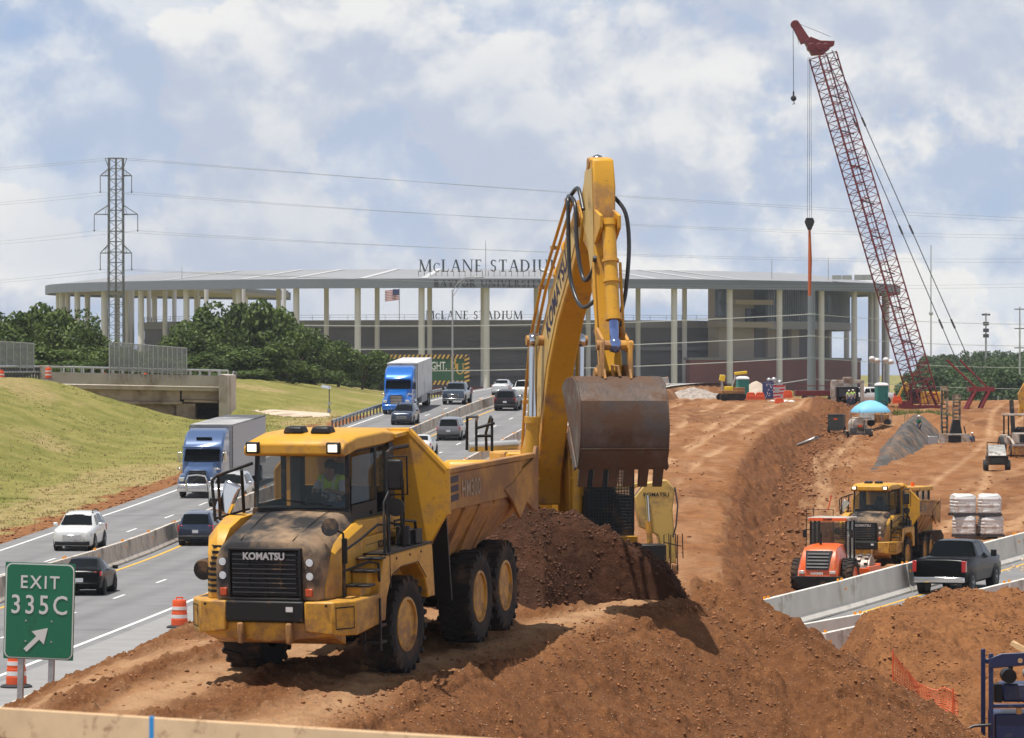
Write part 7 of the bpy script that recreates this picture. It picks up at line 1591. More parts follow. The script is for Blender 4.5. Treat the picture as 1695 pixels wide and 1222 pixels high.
person('worker in a dark green shirt standing left of the drill rig', (XX(1529, d), d+4, ZZ(724, d+4)), R(-60), 'stand', vest=False, jeans=M_jeans, shirt=mat('green_shirt', (.02, .12, .08), .8))
# concrete buggy
d = 280; x = XX(1650, d); t = thing('site_dumper', 'small black dumper with a pale flat hood, alone on the haul road', 'dumper', (x, d, gz(x, d)), R(-4))
b = MB(); b.prism([(-.85, .45), (.75, .45), (.8, 1.1), (-.7, 1.1)], -.95, 1.0, 'y') if False else b.b2(-.72, .72, -.9, 1.0, .40, 1.0); b.build('body', M_kdark, t, bevel=.05)
b = MB(); b.hexa([(-.62, -.95, .98), (.62, -.95, .98), (.60, .9, 1.2), (-.60, .9, 1.2), (-.56, -.75, 1.30), (.56, -.75, 1.30), (.56, .8, 1.72), (-.56, .8, 1.72)]); b.build('hood', mat('pale_grey_metal', (.42, .42, .40), .45, .3, dirt=(.2, .17, .14), damt=.3, dscale=3), t, bevel=.05)
b = MB(); b.b2(-.45, .45, -.96, -.90, .5, .85); b.build('grille', M_black, t)
b = MB(); b.tube([(-.6, .9, 1.0), (-.6, .95, 1.85), (.6, .95, 1.85), (.6, .9, 1.0)], .04, 6); b.build('roll_bar', M_kdark, t)
for s in (-1, 1):
    for y in (-.55, .65): small_wheel(t, s*.72, y, .36, .3, rim=M_kdark)
# backhoe at the right edge
d = 300; x = XX(1688, d); t = thing('backhoe_loader', 'backhoe loader with open canopy frame, cut by the right edge of the photo', 'backhoe', (x, d, gz(x, d)), R(5))
b = MB(); b.b2(-.5, .5, -1.6, .6, .9, 1.65); b.b2(-.9, .9, .4, 2.6, .8, 1.5); b.build('body', M_tan, t, bevel=.05)
b = MB(); b.b2(-.35, .35, -1.64, -1.58, 1.0, 1.55); b.build('grille', M_black, t)
b = MB(); b.b2(-1.05, 1.05, -2.6, -2.3, .12, .85); b.build('front_bucket', M_komd, t, bevel=.03)
b = MB(); b.hexa([(-1.05, -2.62, .2), (1.05, -2.62, .2), (1.05, -2.60, .2), (-1.05, -2.60, .2), (-1.05, -2.64, .8), (1.05, -2.64, .8), (1.05, -2.62, .8), (-1.05, -2.62, .8)]) if False else b.b2(-1.08, 1.08, -2.62, -2.6, .75, .9); b.build('cutting_edge', M_steel, t)
for s in (-1, 1):
    b = MB(); b.tube([(s*.75, -2.3, .5), (s*.75, -1.0, 1.1), (s*.75, .6, 1.4)], .09, 6); b.build('loader_arm', M_tan, t)
    small_wheel(t, s*.85, -1.3, .42, .3); small_wheel(t, s*.95, 1.6, .68, .42)
b = MB()
for x_ in (-.75, .75):
    for y in (.3, 1.9): b.b2(x_-.05, x_+.05, y-.05, y+.05, 1.4, 2.85)
b.build('canopy_post', M_kdark, t); b = MB(); b.b2(-.9, .9, .1, 2.1, 2.85, 2.98); b.build('canopy_roof', M_tan, t, bevel=.03)
b = MB(); b.box((0, 1.1, 1.75), (.5, .5, .3)); b.build('seat', M_seat, t, bevel=.03); b = MB(); b.tube([(.1, 2.6, 1.2), (.1, 3.0, 2.6), (.1, 3.4, 3.9)], .16, 6); b.build('boom', M_kdark, t)
# simple curved-boom excavators
def small_excavator(label, px, py, d, sc_, rz, boom, arm, house=True, m=None, z=None, bucket=True, cat='excavator'):
    t = thing('excavator', label, cat, (XX(px, d), d, ZZ(py, d) if z is None else z), rz); t.scale = (sc_,)*3; m = m or M_kom
    b = MB(); b.prism(boom, -.2, .2, 'y'); b.build('boom', m, t, bevel=.03)
    b = MB(); b.prism(arm, -.15, .15, 'y'); b.build('arm', m, t, bevel=.03)
    if house:
        b = MB(); b.b2(.2, 3.0, -1.2, 1.2, 1.1, 2.3); b.build('engine_house', m, t, bevel=.06)
        b = MB(); b.b2(-.6, .6, -1.3, -.4, 1.1, 2.6); b.build('cab', M_kdark, t, bevel=.05); b = MB(); b.b2(-.62, -.60, -1.2, -.5, 1.7, 2.5); b.b2(-.5, .5, -1.32, -1.3, 1.7, 2.5); b.build('cab_glass', M_glassd, t)
        for y in (-.9, .9): b = MB(); b.prism([(-1.7, .3), (-1.4, 0), (2, 0), (2.3, .3), (2.3, .6), (2, .85), (-1.4, .85), (-1.7, .6)], y-.28, y+.28, 'y'); b.build('track', M_kdark, t)
    if bucket:
        e = arm[-1]; b = MB(); b.prism([(e[0]-.1, e[1]+.2), (e[0]-.7, e[1]-.1), (e[0]-.9, e[1]-.7), (e[0]-.5, e[1]-1.2), (e[0]+.2, e[1]-1.1), (e[0]+.1, e[1]-.4)], -.45, .45, 'y'); b.build('bucket', M_buck, t, bevel=.03)
    return t
se = small_excavator('second yellow excavator whose pale boom shows right of the big rusty bucket', 1092, 935, 106, 1.0, R(6), [(.40, .05), (.10, .05), (-.08, .75), (-.52, .95), (-.66, 1.70), (-.38, 2.06), (.15, 2.14), (.36, 1.9), (.30, 1.4)], [(-.55, 1.95), (-.3, 2.1), (-1.6, 1.9), (-1.7, 1.75)], house=False, m=mat('pale_boom_yellow', (.60, .40, .10), .45, dirt=(.3, .2, .1), damt=.2), bucket=False)
b = MB(); b.cyl((-.28, -.24, .55), (-.32, -.24, 1.1), .075, n=12); b.build('cylinder', M_kom, se); b = MB(); b.cyl((-.32, -.24, 1.1), (-.36, -.24, 1.75), .045, n=10); b.build('rod', M_rod, se)
b = MB(); b.b2(-.62, .0, -1.2, -.3, .15, .55); b.build('hood_box', M_kdark, se, bevel=.03); b = MB()
for q in range(3): x_ = -.02+q*.17; b.tube([(x_, -.9, -.1), (x_, -.9, .78), (x_+.12, -.9, .82), (x_+.14, -.9, .2)], .014, 5)
b.tube([(-.02, -.9, .6), (.42, -.9, .5)], .014, 5); b.build('handrail', M_kdark, se); b = MB(); b.b2(-.15, .15, -.9, -.6, -.3, .12); b.b2(.2, .35, -.9, -.75, -.2, .05); b.build('step_box', M_komd, se, bevel=.03); b = MB(); b.b2(-.8, .3, .2, 1.5, -.9, .45); b.build('engine_house', M_kom, se, bevel=.05)
b = MB(); b.tube([(.35, -.22, 1.95), (.42, -.25, 1.5), (.38, -.25, 1.0), (.3, -.25, .7)], .02, 6); b.build('hydraulic_hose', M_hose, se)
vs, fs = text_geo('KOMATSU', .14, .002, .003, 1); b = MB(); b.add([v+Vector((-.12, -.205, 1.72)) for v in vs], fs); b.build('lettering', M_black, se, smooth=0)
small_excavator('yellow excavator with bent arm working beside the foot of the red crane', 1512, 672, 455, 1.05, R(0), [(.6, 1.3), (.1, 1.4), (-.3, 2.6), (-.7, 3.3), (-.9, 3.0), (-.7, 2.4), (-.1, .9)], [(-.75, 3.35), (-1.0, 3.1), (-2.0, 1.2), (-1.7, 1.1)], z=ZZ(672, 455)-.9)
small_excavator('yellow excavator boom curving in at the right edge behind the backhoe', 1716, 725, 330, 1.0, R(0), [(1.0, 1.5), (-.2, 1.2), (-1.3, 2.4), (-1.5, 3.4), (-1.0, 4.3), (-.2, 4.8), (.2, 4.5), (-.6, 3.6), (-.7, 2.8), (.2, 2.0)], [(-1.5, 1.6), (-1.2, 1.6), (-1.0, 2.6), (-1.35, 2.6)], bucket=False)
# portable toilets
def toilet(label, px, d, zb):
    t = thing('portable_toilet', label, 'portable toilet', (XX(px, d), d, zb), R(8)); b = MB(); b.b2(-.58, .58, -.58, .58, .1, 2.05); b.build('cabin', M_teal, t, bevel=.03)
    b = MB(); b.loft([[(-.6*k_, -.6*k_, z), (.6*k_, -.6*k_, z), (.6*k_, .6*k_, z), (-.6*k_, .6*k_, z)] for k_, z in ((1.03, 2.05), (1.03, 2.15), (.8, 2.32), (.4, 2.38))]); b.build('roof', M_refl, t, smooth=30)
    b = MB(); b.b2(-.42, .42, -.60, -.583, .2, 1.95); b.build('door', mat('teal_door', (.015, .17, .15), .5), t); b = MB(); b.box((.3, -.61, 1.1), (.06, .03, .14)); b.build('handle', M_blackp, t); b = MB(); b.b2(-.6, .6, -.6, .6, 0, .1); b.build('base', M_dsteel, t)
toilet('teal portable toilet with a white roof behind the yellow drilling machine', 1229, 436, ZZ(661, 436)); toilet('teal portable toilet with a white roof left of the crane foot', 1459, 432, ZZ(672, 432))
# yellow drilling machine on the crest
d = 425; t = thing('drilling_machine', 'compact yellow drilling machine with raised booms on the dirt crest', 'drilling machine', (XX(1210, d), d, ZZ(663, d)), R(10))
b = MB()
for s in (-1, 1): b.prism([(-1.3, .2), (-1.1, 0), (1.1, 0), (1.3, .2), (1.3, .5), (1.1, .65), (-1.1, .65), (-1.3, .5)], s*.8-.2, s*.8+.2, 'y')
b.build('track', M_kdark, t); b = MB(); b.b2(-1.1, 1.3, -.7, .7, .65, 1.0); b.b2(.3, 1.3, -.6, .6, 1.0, 1.3); b.build('body', M_komd, t, bevel=.04)
b = MB(); b.b2(-.7, .1, -.6, .3, 1.0, 1.4); b.build('engine_cover', mat('bright_yellow', (.80, .58, .03), .45), t, bevel=.05)
b = MB(); b.tube([(-.9, 0, .9), (-.95, 0, 2.0), (-.75, 0, 2.6)], .12, 8); b.tube([(0, 0, 1.1), (.4, 0, 2.2), (.6, 0, 2.8)], .08, 8); b.tube([(.1, 0, 1.1), (.5, .1, 2.8)], .05, 6); b.build('boom', M_steel, t)
b = MB(); b.box((-.9, 0, 2.25), (.55, .3, .6), (0, 10, 0)); b.box((1.0, 0, 2.75), (1.3, .3, .3), (0, -6, 0)); b.build('boom_head', MATS['bright_yellow'], t, bevel=.04)
# flag painted machine
d = 430; t = thing('painted_compressor', 'machine wrapped in stars and stripes beside the white sandbags', 'compressor', (XX(1281, d), d, ZZ(662, d)), R(-6)); M_fn = MATS['flag_navy']; M_fr = MATS['flag_red']
b = MB(); b.b2(-1.15, -.05, -.5, .5, .1, 1.75); b.build('star_panel', M_fn, t, bevel=.03); random.seed(2); b = MB()
for i in range(22): x_, z_ = -1.05+.95*random.random(), .2+1.4*random.random(); b.prism([(x_+.05*math.cos(a), z_+.05*math.sin(a)) for a in [i_*1.2566 for i_ in range(5)]], -.512, -.502, 'y')
b.build('star', M_refl, t, smooth=0)
b = MB(); b.b2(-.04, 1.15, -.5, .5, .1, 1.45); b.build('housing', M_refl, t, bevel=.03); b = MB()
for i in range(4): b.hexa([(-.03, -.52, .2+i*.36), (1.14, -.52, .3+i*.34), (1.14, -.51, .3+i*.34), (-.03, -.51, .2+i*.36), (-.03, -.52, .38+i*.36), (1.14, -.52, .5+i*.34), (1.14, -.51, .5+i*.34), (-.03, -.51, .38+i*.36)])
b.build('stripe', M_fr, t, smooth=0); b = MB(); b.b2(.1, .6, -.53, -.5, .7, 1.2); b.b2(.7, 1.1, -.53, -.5, .1, .6); b.build('control_panel', M_steel, t)
for q_ in ((0, 2.0, .32), (.6, 1.75, .28), (-.5, 2.0, .25)): b = MB(); b.ball((q_[0], 0, q_[1]), q_[2], 10); b.build('lamp', M_steel, t, smooth=50)
def sandbag(px, py, d, label, s=1, m=None): 
    b = MB(); b.ball((0, 0, .16), .42, 12, 1.3, .7, .42); b.ball((.1, .02, .30), .25, 10, 1.2, .7, .4); return tag(b.build('sandbag', m or M_bag, None, (XX(px, d), d, ZZ(py, d)), smooth=60), label, 'sandbag', 'sandbags on the dirt crest')
for px, l in ((1277, 'white sandbag at the left end of the row on the crest'), (1288, 'white sandbag second from the left on the crest'), (1299, 'white sandbag next to the right end of the row'), (1309, 'white sandbag at the right end of the row on the crest')): sandbag(px, 669, 415, l)
def block(px, py, d, label, w_=1.0): 
    b = MB(); b.prism([(-w_/2, 0), (w_/2, 0), (w_*.42, .55), (w_*.3, .75), (-w_*.3, .75), (-w_*.42, .55)], -.22, .22, 'y'); b.b2(-w_*.3, w_*.3, -.235, .235, .25, .42); return tag(b.build('water_barrier', M_orange, None, (XX(px, d), d, ZZ(py, d)), bevel=.02), label, 'water barrier', 'orange plastic barriers on the crest')
for px, py, l in ((1243, 662, 'orange plastic barrier left of the flag-striped machine'), (1258, 662, 'orange plastic barrier touching the star panel of the striped machine'), (1304, 659, 'orange plastic barrier right of the flag-striped machine'), (1290, 672, 'orange plastic barrier in front of the sandbags'), (1485, 668, 'orange plastic barrier at the foot of the red crane')): block(px, py, 424 if px != 1290 else 412, l)
# site lorry with open back and arch
d = 440; t = thing('site_truck', 'dark tipper lorry seen from behind under a pale arch frame', 'lorry', (XX(1403, d), d, ZZ(672, d)), R(4))
b = MB(); b.b2(-1.15, 1.15, -.1, 4, .9, 1.95); b.build('body', M_kdark, t, bevel=.03); b = MB(); b.b2(-.9, .9, -.14, -.1, 1.0, 1.8); b.build('tailgate', M_dsteel, t); b = MB(); b.b2(-1.0, 1.0, 4, 5.6, .8, 2.5); b.build('cab', M_tan, t, bevel=.06)
for s in (-1, 1): small_wheel(t, s*.8, .6, .45, .5); small_wheel(t, s*.9, 4.8, .45, .3)
b = MB(); 
for s in (-1, 1): b.b2(s*1.5-.18, s*1.5+.18, -.3, .1, .0, 2.55)
b.b2(-1.7, 1.7, -.3, .1, 2.35, 2.7); b.b2(-.5, .5, -.35, .1, 2.72, 3.0); b.build('arch_frame', M_tan, t, bevel=.04)
car('pickup', P_white, 'white pickup parked beside the dark tipper lorry on the far crest', (XX(1435, 446), 446, ZZ(671, 446)), R(-60))
person('worker in a hi-vis vest standing behind the dark tipper lorry', (XX(1405, 431), 431, ZZ(674, 431)), R(10), 'stand')
person('second worker in a hi-vis vest beside the tipper lorry, slightly right', (XX(1412, 432), 432, ZZ(673, 432)), R(-30), 'stand')
d = 452; t = thing('red_trailer', 'low red trailer parked left of the dark tipper lorry', 'trailer', (XX(1352, d), d, ZZ(665, d)), R(4)); b = MB(); b.b2(-2.4, 2.4, -.8, .8, .6, 1.2); b.build('bed', M_crd, t, bevel=.04); b = MB(); b.tube([(-2.2, -.8, 1.2), (-2.2, -.8, 1.7), (2.2, -.8, 1.7), (2.2, -.8, 1.2)], .05, 5); b.build('rail', M_crd, t)
for s in (-1, 1): b = MB(); b.cyl((s*1.4, -.85, .35), (s*1.4, -.6, .35), .35, n=14); b.build('wheel', M_black, t)
# globe lamps
for i, (px, l) in enumerate(((1455, 'left globe lamp post in front of the stadium corner'), (1463, 'right globe lamp post in front of the stadium corner'))):
    d = 520; t = thing('globe_lamp_post', l, 'lamp post', (XX(px, d), d, 0), 0, 'globe lamp posts'); b = MB(); b.cyl((0, 0, 0), (0, 0, ZZ(600, d)), .09, n=6); b.tube([(-.8, 0, ZZ(598, d)), (.8, 0, ZZ(598, d))], .05, 5); b.build('post', M_steel, t)
    for s in (-1, 1): b = MB(); b.ball((s*.85, 0, ZZ(594+i*3+(s > 0)*2, d)), .42, 12, 1, 1, .8); b.build('globe', M_twhite, t, smooth=60)
# shotcrete cut bank
WP = [tuple(at(1520, 685, 352)), tuple(at(1508, 696, 338)), tuple(at(1496, 712, 324)), tuple(at(1482, 730, 312)), tuple(at(1466, 752, 302)), tuple(at(1452, 768, 294)), tuple(at(1442, 782, 288))]
xs = np.arange(20, 38, .12); ys = np.arange(284, 360, .25); gx_, gy_ = np.meshgrid(xs, ys); zz = seg(gx_, gy_, WP, 1.15); zz = zz+fbm(gx_*.8, gy_*.3, 4, 91)*.35+fbm(gx_*4, gy_*1.5, 2, 93)*.12; g0 = ground(gx_, gy_, False); zz = np.where(zz < g0-.3, g0-.3, zz)
M_shot = mat('grey_sprayed_concrete', (.075, .07, .066), .9, var=.45, vscale=.8, dirt=(.20, .12, .07), damt=.25, dscale=.5, bump=.6, bscale=4)
tag(grid_obj('shotcrete_bank', gx_, gy_, zz, M_shot), 'grey sprayed concrete facing of the cut bank left of the drill rig', kind='structure')
tag(b, None) if False else None
# rods sticking from the bank, stakes, pipe, litter
def stick(px, py, d, h, label, m=M_wood, cat='stake', name='stake', r=.05, lean=.1):
    b = MB(); b.tube([(0, 0, -.2), (lean*h, 0, h)], r, 6); b.box((lean*h, 0, h), (r*3, r*3, r*3)); return tag(b.build(name, m, None, (XX(px, d), d, ZZ(py, d))), label, cat)
for px, py, h, l in ((1494, 728, 2.0, 'thin wooden stake nearest the grey sprayed bank'), (1489, 735, 1.6, 'short wooden stake left of the grey sprayed bank'), (1499, 718, 1.9, 'thin wooden stake at the top of the grey sprayed bank')): stick(px, py, 345, h, l)
stick(1369, 845, 240, .8, 'orange survey stake on the haul road behind the parked truck', M_orange, r=.035, lean=.3)
b = MB(); 
b.loft([[(math.cos(a)*.35, y, .25+math.sin(a)*.15) for a in [math.pi*i/8 for i in range(9)]] for y in (-1, 1)], cap=False); o = tag(b.build('culvert_half', M_steel, None, (XX(1337, 320), 320, ZZ(738, 320)), smooth=50), 'half round metal culvert piece lying on the rough dirt slope', 'culvert'); o.rotation_euler = (R(-20), 0, R(52)); sm = o.modifiers.new('t', 'SOLIDIFY'); sm.thickness = .03
# gravel heaps on the crest
def heap(name, label, px, py, d, w_, h, m, sd):
    xs = np.arange(-w_, w_, .15); X_, Y_ = np.meshgrid(xs, xs*.7); r_ = np.sqrt((X_/w_)**2+(Y_/(w_*.7))**2); Z_ = h*np.maximum(0, 1-r_)+fbm(X_*1.5, Y_*1.5, 4, sd)*.2*np.minimum(1, 3*np.maximum(0, 1-r_))-.3*(r_ > .95)
    o = grid_obj(name, X_, Y_, Z_, m); o.location = (XX(px, d), d, ZZ(py, d)); return tag(o, label, kind='structure')
M_grav = mat('grey_gravel', (.34, .29, .25), .9, var=.4, vscale=2.5, bump=.8, bscale=8)
heap('gravel_pile', 'grey gravel heap on the crest behind the bucket', 1148, 664, 440, 4.6, 1.5, M_grav, 3); heap('gravel_pile', 'grey gravel heap beside the brick wall', 1118, 662, 448, 3, 1.3, M_grav, 4); heap('sand_pile', 'pale sand heap beside the teal toilet', 1252, 662, 452, 2.6, 2.2, mat('pale_sand', (.50, .42, .33), .9), 5)
# orange net, blue pump frame, hose, bit of lumber
M_net = mat('orange_net', (.80, .13, .04), .6); d = 92; t = thing('safety_net', 'sagging orange plastic mesh fence at the lower right', 'mesh fence', (0, 0, 0))
b = MB(); 
for d in np.arange(84, 112, .5):
    if 611+(9-gz(XX(1515, d), d))*FPX/d < 1232: break
def P(u_, v_):
    x_ = XX(1478, d)+u_*1.25; y_ = d+.5*math.sin(u_*3); return Vector((x_+.05*math.sin(v_*3), y_, gz(x_, y_)+.62*(1-v_)*(1-.25*math.sin(u_*3.14))))
for i in range(25): b.tube([P(i/24, j/6) for j in range(7)], .006, 3)
for j in range(13): b.tube([P(i/12, j/12) for i in range(13)], .008, 3)
b.build('mesh', M_net, t, smooth=0)
for u_ in (.02, .98): b = MB(); b.cyl(P(u_, -.15), P(u_, 1.2), .018, n=6); b.build('post', M_net, t)
d = 84; kk = d/FPX; z0 = ZZ(1290, d); t = thing('pump_skid', 'dark blue engine pump in an open frame at the lower right corner', 'pump', (XX(1637, d), d, z0), 0); Hh = ZZ(1082, d)-z0
b = MB(); W2 = 1.5
for x_ in (0, W2):
    for y_ in (0, 1.4): b.b2(x_, x_+.09, y_, y_+.09, 0, Hh)
b.prism([(0, Hh-.10), (.25, Hh+.0), (W2, Hh+.06), (W2+.09, Hh+.06), (W2+.09, Hh-.16), (0, Hh-.30)], -.01, .05, 'y'); b.b2(.09, W2, 0, .07, Hh-1.08, Hh-1.0); b.b2(.09, W2, 1.4, 1.47, Hh-.3, Hh-.2)
b.build('frame', M_navy, t, bevel=.015)
b = MB(); b.cyl((.62, -.015, Hh-.14), (.62, .052, Hh-.14), .05, n=16); b.build('lifting_eye', M_wood, t)
b = MB(); b.b2(.12, W2-.05, .05, 1.3, .2, Hh-1.2); b.build('lower_housing', M_navy, t, bevel=.04)
b = MB(); b.b2(.30, W2-.05, .2, 1.1, Hh-.98, Hh-.62); b.build('engine_block', M_navy, t, bevel=.04); b = MB(); b.b2(.12, .28, .1, .5, Hh-.98, Hh-.62); b.build('control_panel', M_kdark, t, bevel=.02)
b = MB(); b.cyl((.42, .1, Hh-.46), (.42, .55, Hh-.46), .145, n=20); b.cyl((.46, .3, Hh-.4), (.48, .3, Hh-.12), .05, n=10); b.build('air_filter', M_blackp, t, smooth=40); b = MB(); b.cyl((.85, .1, Hh-.42), (.85, .5, Hh-.42), .13, n=18); b.ball((.85, .08, Hh-.42), .12, 12); b.build('alternator', M_steel, t, smooth=50)
b = MB(); b.b2(.55, .66, .06, .12, Hh-1.22, Hh-1.04); b.build('valve', mat('brass', (.5, .3, .12), .4, .7), t, bevel=.01)
def hose2(label, pts, r, m):
    b = MB(); b.tube(pts, r, 8); return tag(b.build('hose', m, smooth=60), label, 'hose')
hose2('black hose running left along the ground from the blue pump', [at(1570, 1228, d), at(1590, 1212, d), at(1612, 1202, d), at(1640, 1200, d)], .03, M_hose)
b = MB(); b.hexa([tuple(v) for v in (at(1672, 1068, 95), at(1695, 1082, 94), at(1697, 1082, 94.4), at(1676, 1066, 95.4), at(1674, 1062, 95), at(1697, 1072, 94), at(1699, 1072, 94.4), at(1678, 1060, 95.4))]); tag(b.build('lumber_offcut', M_wood), 'pale piece of lumber lying on the dirt mound at the right edge', 'plank')
# ---------------- loose clods, stones and tufts
def scatter(name, label, X_, Y_, S_, m, seed, flat=.7, sink=.25, zf=None):
    r = np.random.RandomState(seed); n = len(X_); Z_ = (zf or ground)(X_, Y_); base = np.array([(1, 0, 0), (0, 1, 0), (-1, 0, 0), (0, -1, 0), (0, 0, 1), (0, 0, -1)], float)
    V = base[None]*(.6+.6*r.rand(n, 6, 1)); V[:, :, 2] *= flat; a = r.rand(n)*6.28; c, s = np.cos(a)[:, None], np.sin(a)[:, None]; Vx = V[:, :, 0]*c-V[:, :, 1]*s; Vy = V[:, :, 0]*s+V[:, :, 1]*c
    V = np.stack([Vx, Vy, V[:, :, 2]], -1)*S_[:, None, None]+np.stack([X_, Y_, Z_+S_*sink], -1)[:, None, :]
    F = np.array([(0, 1, 4), (1, 2, 4), (2, 3, 4), (3, 0, 4), (1, 0, 5), (2, 1, 5), (3, 2, 5), (0, 3, 5)]); Fs = (F[None]+(np.arange(n)*6)[:, None, None]).reshape(-1, 3)
    me = bpy.data.meshes.new(name); me.vertices.add(n*6); me.vertices.foreach_set('co', V.reshape(-1).astype(np.float32)); me.loops.add(Fs.size); me.loops.foreach_set('vertex_index', Fs.ravel().astype(np.int32)); me.polygons.add(len(Fs)); me.polygons.foreach_set('loop_start', np.arange(0, Fs.size, 3, dtype=np.int32)); me.polygons.foreach_set('loop_total', np.full(len(Fs), 3, np.int32)); me.update(calc_edges=True); me.materials.append(m)
    o = bpy.data.objects.new(name, me); sc.collection.objects.link(o); return tag(o, label, kind='stuff')
M_clod = mat('clay_clod', (.27, .115, .045), .95, var=.45, vscale=.8); M_clodd = mat('dark_clay_clod', (.10, .042, .02), .95, var=.5, vscale=2); M_stone = mat('pale_stone', (.42, .33, .25), .9, var=.3, vscale=2)
r = np.random.RandomState(11)
def cloud(n, x0, x1, y0, y1, f=None, smin=.015, smax_=.12, pw=3):
    X_ = x0+(x1-x0)*r.rand(n); Y_ = y0+(y1-y0)*r.rand(n); S_ = smin+(smax_-smin)*r.rand(n)**pw
    if f is not None: k_ = f(X_, Y_) > r.rand(n); X_, Y_, S_ = X_[k_], Y_[k_], S_[k_]
    return X_, Y_, S_
A_ = cloud(60000, -12, 10, 60, 90, lambda x, y: (x > roadX(y)+10)*(.25+.75*(x > bermR(y)-.5))*np.clip(.35+3*fbm(x*.5, y*.5, 3, 101), .08, 1), .008, .055, 4)
scatter('clods', 'loose clay clods covering the near dirt berm', *A_, M_clod, 1)
A_ = cloud(9000, -12, 9, 62, 88, lambda x, y: (x > bermR(y)-2)*.9+.1, .006, .022, 2); scatter('stone_chips', 'small pale stone chips on the near berm', *A_, M_stone, 2)
A_ = cloud(26000, 6, 24, 92, 130, lambda x, y: (np.clip((x-5)/4, 0, 1)*(x > lineB(y)+.5)+(y < 116))*np.clip(.4+3*fbm(x*.5, y*.4, 3, 102), .08, 1), .012, .075, 4); scatter('clods', 'loose clay clods on the mound at the lower right', *A_, M_clod, 3)
A_ = cloud(40000, 0, 14, 160, 440, None, .02, .13, 5); A_ = (A_[0]-1+rampX(A_[1])-.0, A_[1], A_[2]); q_ = A_[0]-rampX(A_[1]); k_ = (q_ > .4) & (q_ < 5.5+A_[1]*.006) & ((q_-.4)/5 > r.rand(len(q_))*.9); A_ = tuple(a[k_] for a in A_); scatter('clods', 'rough clods and rocks on the flank of the far ramp', *A_, M_clod, 4)
A_ = cloud(2600, 15, 24, 176, 205, lambda x, y: (x > lineA(y)-4)*(x < lineA(y)+6), .04, .22, 3); scatter('rubble', 'pale broken stone beside the white bags', *A_, M_stone, 5)
A_ = cloud(5000, 0, 7, 170, 400, None, .03, .2, 6); A_ = (rampX(A_[1])+(rampZ(A_[1])-haulZ(A_[1]))*1.05+A_[0]*.35, A_[1], A_[2]); scatter('rubble', 'broken rock along the foot of the far ramp', *A_, M_clod, 8)
A_ = cloud(9000, 4, 42, 150, 420, lambda x, y: (x > roadX(y)+11)*((x < lineA(y)-1)+(y > 200))*np.clip(.25+3*fbm(x*.3, y*.12, 3, 104), .03, 1), .02, .14, 5); scatter('clods', 'scattered clods and stones on the haul road', *A_, M_clod, 9)
pzf = lambda x, y: np.array([pz[min(len(pz)-1, max(0, int((b_-77)/.045))), min(pz.shape[1]-1, max(0, int((a_+3)/.035)))] for a_, b_ in zip(x, y)])
A_ = cloud(16000, -2.8, 4.2, 79, 85, None, .008, .055, 4); scatter('clods', 'dark damp clods on the soil pile', *A_, M_clodd, 6, zf=pzf)
A_ = cloud(1200, -26, -14, 205, 330, None, .03, .16, 4); A_ = (roadX(A_[1])-8.6-2.5*r.rand(len(A_[1])), A_[1], A_[2]); scatter('rubble', 'small stones along the verge of the left carriageway', *A_, M_clod, 7)
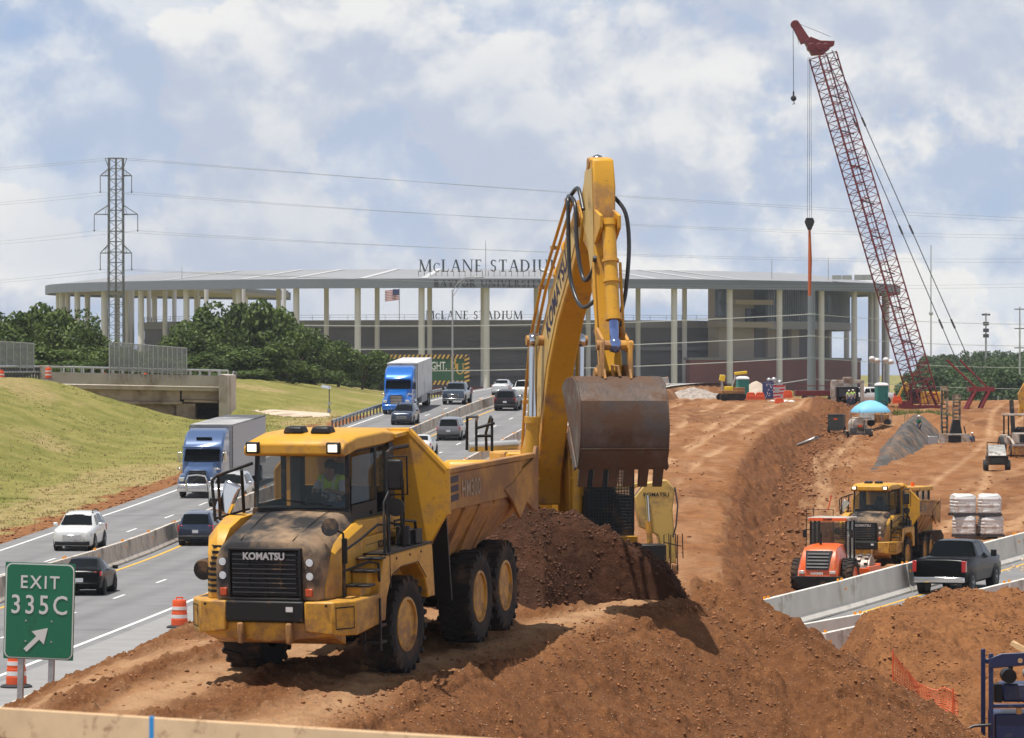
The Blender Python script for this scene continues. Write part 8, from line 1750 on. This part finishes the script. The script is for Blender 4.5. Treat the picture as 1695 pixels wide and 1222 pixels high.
def tufts(name, label, X_, Y_, h, m, seed, nb=5):
    r_ = np.random.RandomState(seed); n = len(X_); Z_ = ground(X_, Y_); k_ = nb; X2 = np.repeat(X_, k_)+r_.normal(0, .12, n*k_); Y2 = np.repeat(Y_, k_)+r_.normal(0, .12, n*k_); Z2 = np.repeat(Z_, k_)-.03; H = h*(.5+.8*r_.rand(n*k_)); a = r_.rand(n*k_)*6.28; w2 = .028*(1+r_.rand(n*k_))*(h/.25)**.5; lx, ly = r_.normal(0, .35, n*k_)*H, r_.normal(0, .35, n*k_)*H
    V = np.stack([np.stack([X2-np.cos(a)*w2, Y2-np.sin(a)*w2, Z2], -1), np.stack([X2+np.cos(a)*w2, Y2+np.sin(a)*w2, Z2], -1), np.stack([X2+lx, Y2+ly, Z2+H], -1)], 1); N_ = n*k_
    me = bpy.data.meshes.new(name); me.vertices.add(N_*3); me.vertices.foreach_set('co', V.reshape(-1).astype(np.float32)); me.loops.add(N_*3); me.loops.foreach_set('vertex_index', np.arange(N_*3, dtype=np.int32)); me.polygons.add(N_); me.polygons.foreach_set('loop_start', np.arange(0, N_*3, 3, dtype=np.int32)); me.polygons.foreach_set('loop_total', np.full(N_, 3, np.int32)); me.update(calc_edges=True); me.materials.append(m)
    at_ = me.attributes.new('tone', 'FLOAT', 'POINT'); at_.data.foreach_set('value', np.repeat(r_.rand(N_), 3).astype(np.float32)); o = bpy.data.objects.new(name, me); sc.collection.objects.link(o); return tag(o, label, kind='stuff')
M_gr = leafmat('grass_blades', (.10, .14, .025), (.30, .30, .10)); M_dry = leafmat('dry_grass_blades', (.22, .15, .05), (.50, .40, .20))
Y_ = 200+165*r.rand(9000)**.8; X_ = roadX(Y_)-13.5-30*r.rand(9000)**1.1; k_ = fbm(X_*.15, Y_*.08, 4, 33) > -.05; X_, Y_ = X_[k_], Y_[k_]; tufts('grass', 'tufts of green grass on the left bank', X_, Y_, .11, M_gr, 1)
Y_ = 195+170*r.rand(2500); X_ = roadX(Y_)-11.2-14*r.rand(2500)**1.5; tufts('dry_grass', 'dry straw-coloured grass near the left verge', X_, Y_, .15, M_dry, 2)
Y_ = 186+14*r.rand(900); X_ = lineA(Y_)+.5-2.5*r.rand(900); tufts('weeds', 'green weeds behind the right-hand barrier near the white bags', X_, Y_, .5, M_gr, 3)
Y_ = 395+18*r.rand(500); X_ = XX(1500, 400)+4.5*r.rand(500); tufts('weeds', 'green weeds at the foot of the red crane', X_, Y_, .6, M_gr, 4)
# ---------------- air
b = MB(); b.b2(-420, 700, -20, 2300, -12, 90); hz_ = b.build('haze', None, smooth=0) if False else None
me = bpy.data.meshes.new('haze'); me.from_pydata([(x, y, z) for z in (-12, 90) for y in (-20, 2400) for x in (-1100, 1700)], [], [(0, 2, 3, 1), (4, 5, 7, 6), (0, 1, 5, 4), (2, 6, 7, 3), (0, 4, 6, 2), (1, 3, 7, 5)])
mh = bpy.data.materials.new('haze'); mh.use_nodes = True; th_ = mh.node_tree; th_.nodes.clear(); pv = th_.nodes.new('ShaderNodeVolumePrincipled'); pv.inputs['Color'].default_value = (.80, .86, .95, 1); pv.inputs['Density'].default_value = .00007; pv.inputs['Anisotropy'].default_value = 0
oh = th_.nodes.new('ShaderNodeOutputMaterial'); th_.links.new(pv.outputs[0], oh.inputs['Volume']); me.materials.append(mh)
o = bpy.data.objects.new('haze', me); sc.collection.objects.link(o); tag(o, 'thin bluish air over the whole site', kind='stuff')
